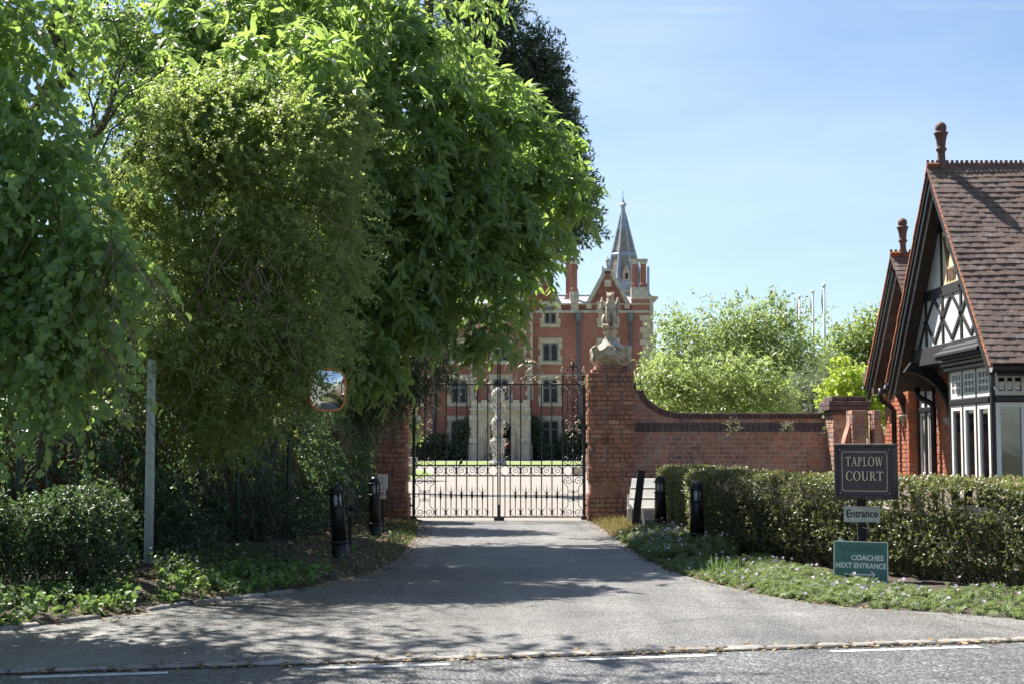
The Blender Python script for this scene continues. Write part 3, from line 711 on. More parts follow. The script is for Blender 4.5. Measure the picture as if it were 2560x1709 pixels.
Pl, D, N, S, sh = twigs(P, O, 9, .22, .045, 1., droop=.2, outw=.6, flat=.5)
leaf_obj('crown', Pl, D, N, S, T_oval, L_holm, t, sh)
YB = [blob(960, 850, 100, 25.2), blob(1040, 890, 80, 25.2), blob(1085, 945, 42, 25.4), blob(980, 960, 70, 25.6), blob(900, 930, 90, 25.4), blob(1060, 800, 70, 25.6), blob(930, 760, 120, 25.8), blob(880, 1010, 60, 25.4), (-3.6, 26, 3.6, 1.3, 1.2, 1.5)]
t = tree('yew_tree', 'dark yew with drooping fringe hanging over the half-hidden gate pillar', (-3.7, 26.3, .1), (-3.2, 26.0, 4.6), .2, YB, nlimb=6)
P, O = shell(YB, 3600, .55, 1.08, .5)
Pl, D, N, S, sh = twigs(P, O, 18, .30, .075, .8, droop=.45, outw=.8, flat=.7)
leaf_obj('crown', Pl, D, N, S, T_spray, L_yew, t, sh)
def conifer(name, label, px, ytop, ybot, wpx, Y, lean=0, bx=0.):
    bl = []; n = 11
    for i in range(n):
        f_ = i / (n - 1); y = ytop + (ybot - ytop) * f_; wd = wpx * (.16 + .84 * f_ ** .75)
        bl.append(blob(px - wd * .35 + lean * f_, y, wd * .62, Y)); bl.append(blob(px + wd * .35 + lean * f_, y + 14, wd * .62, Y))
    b = at(px, 1112, Y); top = at(px, ytop, Y)
    t = tree(name, label, (bx, Y, 0), (top.x, Y, top.z), .35, bl, nlimb=3)
    P, O = shell(bl, 6200, .3, 1.15, .3)
    Pl, D, N, S, sh = twigs(P, O, 14, .6, .17, .8, droop=.1, outw=.8, updir=.35, flat=.7)
    leaf_obj('crown', Pl, D, N, S, T_spray, L_yew, t, sh); return t
conifer('conifer', 'taller dark conifer rising behind the chestnut against the sky', 1200, -330, 470, 165, 45, 0, -5.2)
conifer('conifer', 'smaller pointed dark conifer beside the taller one against the sky', 1352, 90, 540, 112, 44, 6, -4.4)
# understorey
BB = [blob(150, 1320, 80, 13.1), blob(245, 1310, 75, 13.4), blob(420, 1330, 62, 15.9), blob(60, 1340, 70, 12.9), blob(230, 1370, 75, 13.2), blob(-60, 1330, 80, 12.7)]
t = thing('low_bush', 'low dark bush with yellow-green shoot tips around the foot of the grey post', 'bush', tuple(gp(230, 1430)))
for q in BB[:5]:
    mb = MB()
    for _ in range(6):
        d = Vector(sph(1)[0]); branchy(mb, (q[0], q[1], .08), (q[0] + d.x * q[3] * .8, q[1] + d.y * q[4] * .8, q[2] + abs(d.z) * q[5] * .8), .008, .003, .1, 4)
    obj('stem', mb, M_twig, t, kind='stuff')
P, O = shell(BB, 1900, .55, 1.06, .55)
Pl, D, N, S, sh = twigs(P, O, 15, .14, .038, 1., droop=0., outw=.8, updir=.4, flat=.5)
tipm = np.tile((np.arange(15) > 11), len(P)) & (Pl[:, 2] > np.median(Pl[:, 2]) - .05); sh = sh * .74; sh[tipm] = .75 + .25 * rng.random(tipm.sum())
leaf_obj('foliage', Pl, D, N, S, T_oval, L_bush, t, sh)
def inside_poly(pts, x, y):
    c = False; n = len(pts); j = n - 1
    for i in range(n):
        if (pts[i].y > y) != (pts[j].y > y) and x < (pts[j].x - pts[i].x) * (y - pts[i].y) / (pts[j].y - pts[i].y) + pts[i].x: c = not c
        j = i
    return c
def edge_scatter(edge, n, dmax, side, t0=0., t1=1., power=1.):
    seg = [(edge[i], edge[i + 1]) for i in range(len(edge) - 1)]; Ls = np.array([(b - a).length for a, b in seg]); cum = np.concatenate([[0], np.cumsum(Ls)]); out = []; dist = []
    for _ in range(n):
        s_ = rng.uniform(t0, t1) * cum[-1]; i = min(int(np.searchsorted(cum, s_) - 1), len(seg) - 1); i = max(i, 0)
        a, b = seg[i]; d = (b - a).normalized(); p = a + d * (s_ - cum[i]); off = dmax * rng.random() ** power
        q = p + Vector((-d.y, d.x, 0)) * side * off; out.append((q.x, q.y, 0)); dist.append(off)
    return np.array(out), np.array(dist)
def bank_h(d, prof=((-.03, 0), (.1, .035), (.3, .06), (.7, .10), (1.2, .15), (2, .2), (9, .2))):
    return np.interp(d, [q[0] for q in prof], [q[1] for q in prof])
# dense undergrowth at the wall's foot
P, O = ivy_pts(1500, .08, .98, .0, .75, .75)
Pl, D, N, S, sh = twigs(P, O, 10, .24, .05, 1., droop=.3, outw=.5, updir=.4, flat=.6)
P_, d_ = edge_scatter(LEp[1:], 1500, 1.9, 1, .0, .36, .55); P_ = P_[d_ > .35]; d_ = d_[d_ > .35]; P_[:, 2] = bank_h(d_) + rng.uniform(.02, .14, len(P_))
def clear_post(P):
    px = CX + P[:, 0] / P[:, 1] * F; return P[~((np.abs(px - 374) < 30) & (P[:, 1] < 15.4))]
P_ = clear_post(P_)
e1 = twigs(P_, np.tile(UP, (len(P_), 1)), 6, .14, .055, 1.2, outw=.6, flat=.8)
Pl, D, N, S, sh = [np.concatenate(q) for q in zip((Pl, D, N, S, sh), e1)]
u = leaf_obj('undergrowth', Pl, D, N, S, T_oval, L_bush, None, sh * .8); tag(u, 'dark mixed undergrowth at the foot of the ivy', 'undergrowth', kind='stuff')
# ground ivy and weeds on the near verge
P, dd = edge_scatter(LEp[1:], 850, .95, 1, .02, .34, 1.0); P[:, 2] = bank_h(dd) + rng.uniform(.0, .10, len(P)); P = P[(np.abs(CX + P[:, 0] / P[:, 1] * F - 374) > 26) | (P[:, 1] < 12.6)]
O = np.tile(UP, (len(P), 1)); Pl, D, N, S, sh = twigs(P, O, 5, .08, .05, 1.3, outw=.5, flat=.9)
u = leaf_obj('ground_cover', Pl, D, N, S, T_heart, L_weed, None, sh); tag(u, 'bright green low weeds spreading over the verge soil', 'weeds', kind='stuff')
P, dd = edge_scatter(LEp[1:], 240, 1.4, 1, .34, .93, .8); P[:, 2] = bank_h(dd) + rng.uniform(0, .05, len(P))
Pl, D, N, S, sh = twigs(P, np.tile(UP, (len(P), 1)), 4, .06, .03, 1.3, outw=.5, flat=.9)
u = leaf_obj('ground_cover', Pl, D, N, S, T_heart, L_weed, None, sh); tag(u, 'sparse small weeds on the shaded soil near the leaning bollard', 'weeds', kind='stuff')
# nettles
Pn = []
for k in range(60):
    p = gp(random.uniform(-60, 330), random.uniform(1430, 1500)); Pn.append((p.x, p.y + random.uniform(0, .6), random.uniform(.08, .38)))
Pn = np.array(Pn)
nt_ = thing('nettle_patch', 'clump of nettles with broad toothed leaves under the low bush', 'nettles', tuple(gp(100, 1470)))
Pl, D, N, S, sh = twigs(Pn, np.tile(UP, (60, 1)), 14, .16, .085, 1.3, droop=.15, outw=1., flat=.9)
leaf_obj('foliage', Pl, D, N, S, T_heart, L_nettle, nt_, sh)
mb = MB()
for q in Pn: mb.tube([(q[0], q[1], .03), tuple(q)], .004, 4)
obj('stems', mb, L_nettle, nt_, kind='stuff')
# fallen leaves along both edges
P1, d1 = edge_scatter(LEp[1:], 5200, 1.5, 1, .1, 1., .9); P1[:, 2] = bank_h(d1) + .012
P2, d2 = edge_scatter(LEp[1:], 700, .28, -1, .1, 1., 2.); P2[:, 2] = .010
P3, d3 = edge_scatter(LEp[1:], 1500, .6, 1, .80, 1., .9); P3[:, 2] = bank_h(d3) + .014
P4, d4 = edge_scatter(REp[:8], 1500, .30, 1, 0, 1., 1.2); P4[:, 2] = bank_h(d4) * .4 + .012
P5, d5 = edge_scatter(REp[:12], 260, .16, -1, 0, 1., 2.); P5[:, 2] = .010
sk = np.array([tuple(kpt(random.uniform(-4.5, 4.5), random.choice([-.05, .0, .17]) + random.gauss(0, .02), .012)) for _ in range(420)])
P = np.concatenate([P1, P2, P3, P4, P5, sk]); n = len(P); D = sph(n); D[:, 2] *= .15; N = np.tile(UP, (n, 1)) + rng.normal(size=(n, 3)) * .25
u = leaf_obj('leaf_litter', P, D, N, .03 + .035 * rng.random(n), T_oval, L_dry, None); tag(u, 'dry fallen leaves scattered along the drive edges', 'leaf litter', kind='stuff')
# grass tufts
def grass(edge, n, dmax, side, t0, t1, hgt, label, mat=None):
    P, dd = edge_scatter(edge, n, dmax, side, t0, t1, 1.); P[:, 2] = bank_h(dd)
    D = np.tile(UP, (n, 1)) + rng.normal(size=(n, 3)) * .35; D[:, 2] = np.abs(D[:, 2])
    u = leaf_obj('grass', P, D, sph(n), hgt * (.4 + rng.random(n)), (np.array([(-.035, 0, 0), (.035, 0, 0), (.02, .6, .05), (0, 1, .16)]), np.array([(0, 1, 2), (0, 2, 3)])), mat or L_weed)
    tag(u, label, 'grass', kind='stuff')
grass(LEp[1:], 800, .35, 1, .1, .92, .10, 'thin grass along the edge of the leafy verge')
grass(REp, 2600, .55, 1, .02, .28, .085, 'short dry grass beside the foot of the brick gate pillar', leafmat('dry_grass', (.20, .17, .06), (.34, .29, .11), (.4, .34, .12), .3, .7, .2))

# ------------------------------------------------------------------ brick laying
_bc = {}
def brick_mesh(L, hh, dep, mat, var):
    key = (round(L, 3), round(hh, 3), round(dep, 3), mat.name, var)
    if key not in _bc:
        r = random.Random(hash(key) & 0xffff); c = .006; j = lambda: r.uniform(-.0025, .0025)
        def ring(x0, x1, z0, z1, y): return [(x0 + j(), y, z0 + j()), (x1 + j(), y, z0 + j()), (x1 + j(), y, z1 + j()), (x0 + j(), y, z1 + j())]
        vs = ring(0, L, 0, hh, dep) + ring(0, L, 0, hh, c + .002) + ring(c, L - c, c, hh - c, r.uniform(-.002, .002))
        fs = [(8, 9, 10, 11)]
        for l in (0, 4):
            fs += [(l+i, l+(i+1) % 4, l+4+(i+1) % 4, l+4+i) for i in range(4)]
        me = MB().add(vs, fs).mesh('brick'); me.materials.append(mat); _bc[key] = me
    return _bc[key]
def lay(parent, org, rz, items, mat, depth=.10, name='brick', limit=300):
    """items: (u0, u1, z0, z1, proud); u to the right as one faces the wall"""
    rot = Matrix.Rotation(rz, 3, 'Z'); org = Vector(org); rest = MB(); pl = Vector(parent.location)
    for i, (u0, u1, z0, z1, pr) in enumerate(items):
        L = round((u1 - u0) / .02) * .02 - .010 if False else u1 - u0 - .014
        me = brick_mesh(round(L, 2), round(z1 - z0 - .013, 3), depth, mat, random.randrange(3))
        p = org + rot @ Vector((u0 + .005, -pr, 0)) + Vector((0, 0, z0 + .005))
        if i < limit:
            o = bpy.data.objects.new(name, me); C.objects.link(o); o.parent = parent
            o.location = p - pl; o.rotation_euler = (0, 0, rz); o.scale = (L / max(.01, round(L, 2)), 1, 1)
        else:
            rest.add([rot @ Vector(v.co) + p for v in me.vertices], [tuple(q.vertices) for q in me.polygons])
    if rest.v: obj('brickwork', rest, mat, parent, kind='stuff')
def row(u0, u1, z0, z1, start, pr=0., S=.225, Hd=.112, jit=.0):
    out = []; u = u0; i = start
    while u < u1 - .03:
        L = S if i % 2 == 0 else Hd
        if u == u0 and start % 2: L = Hd * .5 + .02 if start % 4 == 1 else Hd
        e = min(u1, u + L)
        if u1 - e < .05: e = u1
        out.append((u, e, z0, z1, pr + random.uniform(-jit, jit))); u = e; i += 1
    return out

# ------------------------------------------------------------------ gate pillars
def pillar(label, x0, x1, side):
    yf = 27.45; dp = .85; W = x1 - x0
    t = thing('gate_pillar', label, 'gate pillar', ((x0 + x1) / 2, yf, 0))
    ch = .0913; z0 = .485
    mb = MB().box(x0 + .008, x1 - .008, yf + .008, yf + dp - .008, 0, 2.86); obj('core', mb, M_mortar_d, t)
    if side < 0: faces = [((x0, yf), 0., W), ((x0, yf + dp), -math.pi / 2, dp)]
    else: faces = [((x0, yf), 0., W), ((x1, yf), math.pi / 2, dp)]
    items = [[], []]
    for fi, (o, rz, w_) in enumerate(faces):
        z = z0; c = 25
        while c >= 0:
            zi = z0 + (25 - c) * ch; g = c % 4                      # counted from the top: 0,1,2 panel, 3 plain row
            blk = c // 4
            if g == 3 or c > 23: items[fi] += row(0, w_, zi, zi + ch, c, 0., jit=.002)
            else:
                sp = .36 if (blk % 2 == 0) else .68
                items[fi] += row(0, w_ * sp, zi, zi + ch, c + 1, .034 if fi == 0 else .034, jit=.003)
                items[fi] += row(w_ * (sp + .045), w_, zi, zi + ch, c, .034 if fi == 0 else .034, jit=.003)
            c -= 1
        for c in range(5):
            items[fi] += row(-.045, w_ + .045, .0 + c * .088, .0 + c * .088 + .088, c, .05, jit=.003)
        u = -.045
        while u < w_ + .03:                                          # soldier course with a splay on top of the plinth
            items[fi].append((u, min(u + .075, w_ + .045), .44, .52, .035)); u += .075
    lay(t, (faces[0][0][0], faces[0][0][1], 0), faces[0][1], items[0], M_brick_p, limit=230)
    lay(t, (faces[1][0][0], faces[1][0][1], 0), faces[1][1], items[1], M_brick_p, limit=70)
    # stepped head
    for z, e in ((2.86, .045), (2.93, .11)):
        lay(t, (x0 + e, yf + e, 0), 0., row(0, W - 2 * e, z, z + .072, 0), M_brick_p, depth=.3)
        mb = MB().box(x0 + e + .004, x1 - e - .004, yf + e + .01, yf + dp - e, z - .002, z + .066); obj('head_course', mb, M_brick_p, t)
    return t
pillar('brick gate pillar with stone beast on top beside the curved garden wall', 1.505, 2.362, -1)
pillar('shaded brick gate pillar half hidden by yew and ivy', -2.93, -2.045, 1)

# ------------------------------------------------------------------ statue on the pillar
SX, SY = 1.935, 27.88
def sz(py): return at(1526, py, SY).z
st = thing('pillar_statue', 'weathered stone winged beast seated on a draped pedestal on the gate pillar', 'statue', (SX, SY, sz(914)))
mb = MB(); za, zb = sz(915), sz(866); n = 72; m = 26; vs = []
for i in range(m + 1):
    v = i / m; z = za + (zb - za) * v
    for k in range(n):
        a = 2 * math.pi * k / n; c_, s_ = math.cos(a), math.sin(a); rr_ = (abs(c_) ** 3.2 + abs(s_) ** 3.2) ** (-1 / 3.2)
        prof = .30 + .055 * math.sin(math.pi * min(1, v * 1.05)) - .05 * (1 - v) ** 3
        q = ((a / (math.pi / 2)) % 1.) - .5                            # position on one side, -.5 .. .5
        dep = (1 - 4 * q * q) * .62                                    # swag hangs deepest at the middle
        f_ = (v + dep * .9)
        fold = .022 * math.sin(f_ * 26) * (1 if f_ < 1.45 else .2) + (.03 if f_ < 1.42 else -.025)
        r_ = prof * rr_ + fold * (1 - .4 * (abs(q) > .42))
        vs.append((SX + r_ * c_ * .98, SY + r_ * s_ * .98, z))
fs = [(i*n+k, i*n+(k+1) % n, (i+1)*n+(k+1) % n, (i+1)*n+k) for i in range(m) for k in range(n)]
fs += [tuple(range(n - 1, -1, -1)), tuple(m * n + k for k in range(n))]
mb.add(vs, fs)
for sx_ in (-1, 1):
    for sy_ in (-1, 1):
        bx, by = SX + sx_ * .315, SY + sy_ * .30
        mb.ell((bx, by, zb - .10), (.075, .075, .105)); mb.ell((bx + sx_ * .03, by + sy_ * .03, zb - .06), (.05, .05, .05)); mb.ell((bx + sx_ * .02, by + sy_ * .03, zb - .23), (.05, .05, .11))
        for q in range(4): mb.ell((bx + random.uniform(-.05, .05), by + sy_ * .045, zb - .02 - .05 * q), (.028, .03, .03))
obj('draped_block', bake(mb, .012), M_stone_w, st)
zp = sz(872)
mb = MB().lathe([(.24, sz(872)), (.255, sz(868)), (.22, sz(862)), (.175, sz(857)), (.15, sz(854)), (.15, sz(850))], 28, (SX, SY, 0)); obj('dome', mb, M_stone_l, st, smooth=True)
mb = MB().lathe([(.145, sz(852)), (.135, sz(848)), (.115, sz(842)), (.115, sz(838)), (.15, sz(833)), (.155, sz(829)), (.12, sz(826)), (.13, sz(822)), (.16, sz(819)), (.15, sz(815))], 8, (SX, SY, 0), math.pi / 8); obj('pedestal', mb, M_stone_w, st)
mb = MB(); z0 = sz(819)
for k in range(14):
    a = 2 * math.pi * k / 14; mb.ell((SX + .15 * math.cos(a), SY + .14 * math.sin(a), z0), (.035, .035, .032), 8)
mb.ell((SX, SY, z0), (.15, .14, .03))
hz = sz(729) - sz(819)
def g_(x, y, z): return (SX + x, SY + y, z0 + z * hz)
mb.ell(g_(.0, .04, .40), (.105, .12, .22)); mb.ell(g_(0, -.03, .55), (.10, .10, .17)); mb.ell(g_(0, .08, .22), (.13, .13, .12))
for sx_ in (-1, 1):
    mb.tube([g_(sx_*.055, -.06, .52), g_(sx_*.06, -.10, .3), g_(sx_*.06, -.11, .10), g_(sx_*.06, -.12, .03)], [.05, .038, .032, .036], 8)
    mb.ell(g_(sx_*.06, -.14, .03), (.036, .055, .028))
    mb.ell(g_(sx_*.125, .05, .20), (.05, .11, .13)); mb.ell(g_(sx_*.125, -.06, .05), (.035, .08, .035))
    mb.tube([g_(sx_*.09, .06, .55), g_(sx_*.16, .11, .72), g_(sx_*.155, .13, .86)], [.05, .045, .012], 8)
    mb.tube([g_(sx_*.11, .08, .40), g_(sx_*.165, .12, .55), g_(sx_*.165, .13, .78)], [.05, .05, .02], 8)
    mb.tube([g_(sx_*.05, .0, .92), g_(sx_*.075, .01, .99)], [.03, .012], 6)
mb.tube([g_(0, 0, .62), g_(0, -.02, .80)], [.09, .075], 10); mb.ell(g_(0, -.04, .87), (.075, .085, .07)); mb.ell(g_(0, -.11, .855), (.042, .05, .035)); mb.ell(g_(0, -.10, .81), (.035, .04, .02))
for k in range(60):
    a = random.uniform(-1.2, 1.2); zz = random.uniform(.42, .72); mb.ell(g_(.095 * math.sin(a), -.02 - .085 * math.cos(a), zz), (.018, .014, .035), 6)
obj('beast', bake(mb, .0105), M_stone_w, st)

# ------------------------------------------------------------------ curved garden wall
WX0, WX1 = 2.36, 6.16; YU, YL = 28.0, 27.86
def ztop(x):
    if x > 3.46: return 2.09
    q = min(.999, (3.46 - x) / .98); return 2.09 + .62 * (1 - math.sqrt(1 - q * q))
gw = thing('garden_wall', 'brick garden wall with swept coping between gate pillar and cottage', 'wall', (4.2, 28, 0))
poly = [(WX0, YL + .006, 0), (WX1, YL + .006, 0), (WX1, YL + .006, 1.715), (WX0, YL + .006, 1.715)]
obj('core', MB().extr(poly[::-1], (0, .42, 0)), M_mortar, gw)
xs = [WX0 + (WX1 - WX0) * i / 60 for i in range(61)]
poly = [(x, YU + .006, ztop(x) - .10) for x in xs] + [(WX1, YU + .006, 1.70), (WX0, YU + .006, 1.70)]
obj('core', MB().extr(poly, (0, .25, 0)), M_mortar, gw)
it = []
ch = .0905; z = 1.715 - ch; c = 0
while z > .72: it += row(0, WX1 - WX0, z, z + ch, c, 0., jit=.004); z -= ch; c += 1
lay(gw, (WX0, YL, 0), 0, it, M_brick_w)
it = []; z = 1.90; c = 0
while z < 2.6:
    for b in row(0, WX1 - WX0, z, min(z + ch, 2.7), c, 0., jit=.003):
        xm = WX0 + (b[0] + b[1]) / 2
        if z + ch < ztop(xm) - .095: it.append(b)
        elif z + .03 < ztop(xm) - .11: it.append((b[0], b[1], z, ztop(xm) - .11, b[4]))
    z += ch; c += 1
lay(gw, (WX0, YU, 0), 0, it, M_brick_w, depth=.08)
x = WX0                                                              # splayed bricks between the two thicknesses
while x < WX1 - .05:
    mb = MB().extr([(0, -.004, 0), (0, .148, .185), (0, .20, .185), (0, .20, 0)], (.098, 0, 0))
    obj('splay_brick', mb, M_brick_c, gw, loc=Vector((x, YL, 1.716)) - gw.location, rot=(0, random.uniform(-.015, .015), 0)); x += .108
x = WX0 + .05                                                        # bricks on edge along the top
while x < WX1 - .03:
    z1 = ztop(x); a = math.atan2(ztop(x + .02) - ztop(x - .02), .04)
    me = brick_mesh(.066, .118, .30, M_brick_c, random.randrange(3))
    o = obj('coping_brick', me, M_brick_c, gw, loc=Vector((x - .033 * math.cos(a), YU - .02 + random.uniform(-.004, .004), z1 - .118 + random.uniform(-.004, .003))) - gw.location, rot=(0, -a, 0))
    x += .078 * max(.35, math.cos(a))
# tufts growing on the wall
def wall_tuft(px, py, r, label, mat, Y=27.75):
    c = at(px, py, Y); t = thing('wall_plant', label, 'plant', tuple(c)); P = np.array(c) + rng.normal(size=(26, 3)) * r * .45; O = nrm(P - np.array(c) + np.array([0, -.02, .03]))
    Pl, D, N, S, sh = twigs(P, O, 9, r * .8, .032, 1., droop=.1, outw=1., flat=.5); leaf_obj('foliage', Pl, D, N, S, T_oval, mat, t, sh)
    mb = MB()
    for q in P[:10]: mb.tube([tuple(c + Vector((0, .06, -.02))), tuple(q)], .003, 3)
    obj('stem', mb, M_twig, t, kind='stuff')
L_tuft = leafmat('wall_plant_leaf', (.16, .18, .10), (.32, .34, .22), (.3, .36, .16), .3, .5, .4, (.5, .46, .34))
wall_tuft(1832, 1066, .13, 'pale weed rooted on the sloped bricks midway along the garden wall', L_tuft)
wall_tuft(1966, 1068, .12, 'pale weed on the sloped bricks nearest the end pier', L_tuft)
wall_tuft(2070, 1078, .11, 'small leafy weed in the corner of garden wall and end pier', L_geran)
wall_tuft(1472, 956, .09, 'little plant growing from the top inner corner of the gate pillar', L_tuft, 27.5)
wall_tuft(1597, 958, .11, 'dark moss and weeds where the garden wall meets the gate pillar', L_ivy, 27.85)

# end pier and the small gateway beside the cottage
ep = thing('wall_pier', 'square brick pier with overhanging cap at the end of the garden wall', 'pier', (6.4, 27.2, 0))
obj('core', MB().box(6.165, 6.735, 27.285, 27.99, 0, 2.02), M_mortar, ep)
it = []; c = 0; z = .7
while z < 2.0: it += row(0, .60, z, z + .09, c, 0., jit=.003); z += .09; c += 1
lay(ep, (6.15, 27.27, 0), 0, it, M_brick_w); it = [(a, b, z0_, z1_, p) for a, b, z0_, z1_, p in it]
it2 = []; c = 0; z = .7
while z < 2.0: it2 += row(0, .72, z, z + .09, c + 1, 0., jit=.003); z += .09; c += 1
lay(ep, (6.15, 27.99, 0), -math.pi / 2, it2, M_brick_w)
for z, e in ((2.03, .03), (2.12, .09), (2.21, .09), (2.30, .03)):
    lay(ep, (6.15 - e, 27.27 - e, 0), 0, row(0, .60 + 2 * e, z, z + .09, int(z * 100)), M_brick_c, depth=.3)
    lay(ep, (6.15 - e, 27.99 + e, 0), -math.pi / 2, row(0, .72 + 2 * e, z, z + .09, int(z * 100) + 1), M_brick_c, depth=.3)
    obj('cap_course', MB().box(6.15 - e + .008, 6.75 + e, 27.27 - e + .008, 27.99 + e, z + .002, z + .086), M_brick_c, ep)
def ramp_pier(label, x0, x1, fl):
    y0 = 26.2; t = thing('gateway_pier', label, 'pier', ((x0 + x1) / 2, y0, 0)); it = []; it2 = []; z = .75; c = 0
    obj('core', MB().box(x0 + .012, x1 - .012, y0 + .012, y0 + .5, 0, 2.06), M_mortar, t)
    while z < 2.03: it += row(0, x1 - x0, z, z + .09, c, 0., jit=.003); it2 += row(0, .45, z, z + .09, c + 1, 0., jit=.003); z += .09; c += 1
    lay(t, (x0, y0, 0), 0, it, M_brick_w); lay(t, (x0, y0 + .45, 0), -math.pi / 2, it2, M_brick_w)
    # scrolled shoulder
    s_ = -1 if fl < 0 else 1; xe = x0 if fl < 0 else x1; poly = []
    for k in range(9):
        a = k / 8; poly.append((xe + s_ * .12 * (3 * a * a - 2 * a ** 3), y0 + .12, 1.95 - .5 * a))
    poly += [(xe + s_ * .12, y0 + .12, 1.30), (xe + s_ * .07, y0 + .12, 1.30), (xe + s_ * .07, y0 + .12, 1.18), (xe - s_ * .01, y0 + .12, 1.18), (xe - s_ * .01, y0 + .12, 1.95)]
    obj('shoulder', MB().extr(poly, (0, .3, 0)), M_brick_p, t)
ramp_pier('wider low brick pier with scrolled shoulder next to the capped pier', 6.26, 6.53, -1)
ramp_pier('narrow low brick pier with scrolled shoulder against the cottage wall', 6.66, 6.80, 1)
t = thing('side_gate', 'narrow black iron side gate between two low brick piers', 'gate', (6.6, 26.4, 0))
for x_ in (6.545, 6.595, 6.645): obj('bar', MB().tube([(x_, 26.4, .1), (x_, 26.4, 2.03)], .009, 6), M_iron, t)
for z_ in (.3, 2.03): obj('rail', MB().beam((6.535, 26.4, z_), (6.655, 26.4, z_), .02, .02), M_iron, t)

# ------------------------------------------------------------------ the wrought-iron gates
YG = 27.9; PX = YG / F
def gz(py): return at(1248, py, YG).z
def gx(px): return (px - CX) * PX
def spiral(cx_, cy_, r0, r1, a0, a1, n=22):
    out = []
    for i in range(n + 1):
        q = i / n; a = R(a0 + (a1 - a0) * q); r_ = r0 + (r1 - r0) * q; out.append((cx_ + r_ * math.cos(a), cy_ + r_ * math.sin(a)))
    return out
def iron(name, leaf, pts, r=.0075, mat=None, cx_=0, m=1, closed=False, taper=False):
    """pts in drawing units (1 unit = one photo pixel at the gate plane) about the centre line cx_, mirrored by m"""
    P3 = [(gx(cx_ + m * x_), YG, gz(y_)) for x_, y_ in pts]
    rr_ = [r * (1 - .75 * i / (len(P3) - 1)) for i in range(len(P3))] if taper else r
    return obj(name, MB().tube(P3, rr_, 5, closed=closed), mat or M_iron, leaf, smooth=True)
def vbar(leaf, px, y0, y1, w_=.022, name='bar'):
    return obj(name, MB().box(gx(px) - w_/2, gx(px) + w_/2, YG - w_/2, YG + w_/2, gz(y1), gz(y0)), M_iron, leaf)
def hrail(leaf, p0, p1, y, hh=.024):
    return obj('rail', MB().box(gx(p0), gx(p1), YG - .012, YG + .012, gz(y) - hh/2, gz(y) + hh/2), M_iron, leaf)
def collar(leaf, px, py, r=.021):
    return obj('collar', MB().ell((gx(px), YG, gz(py)), (r, r * .9, r), 8), M_iron, leaf, smooth=True)
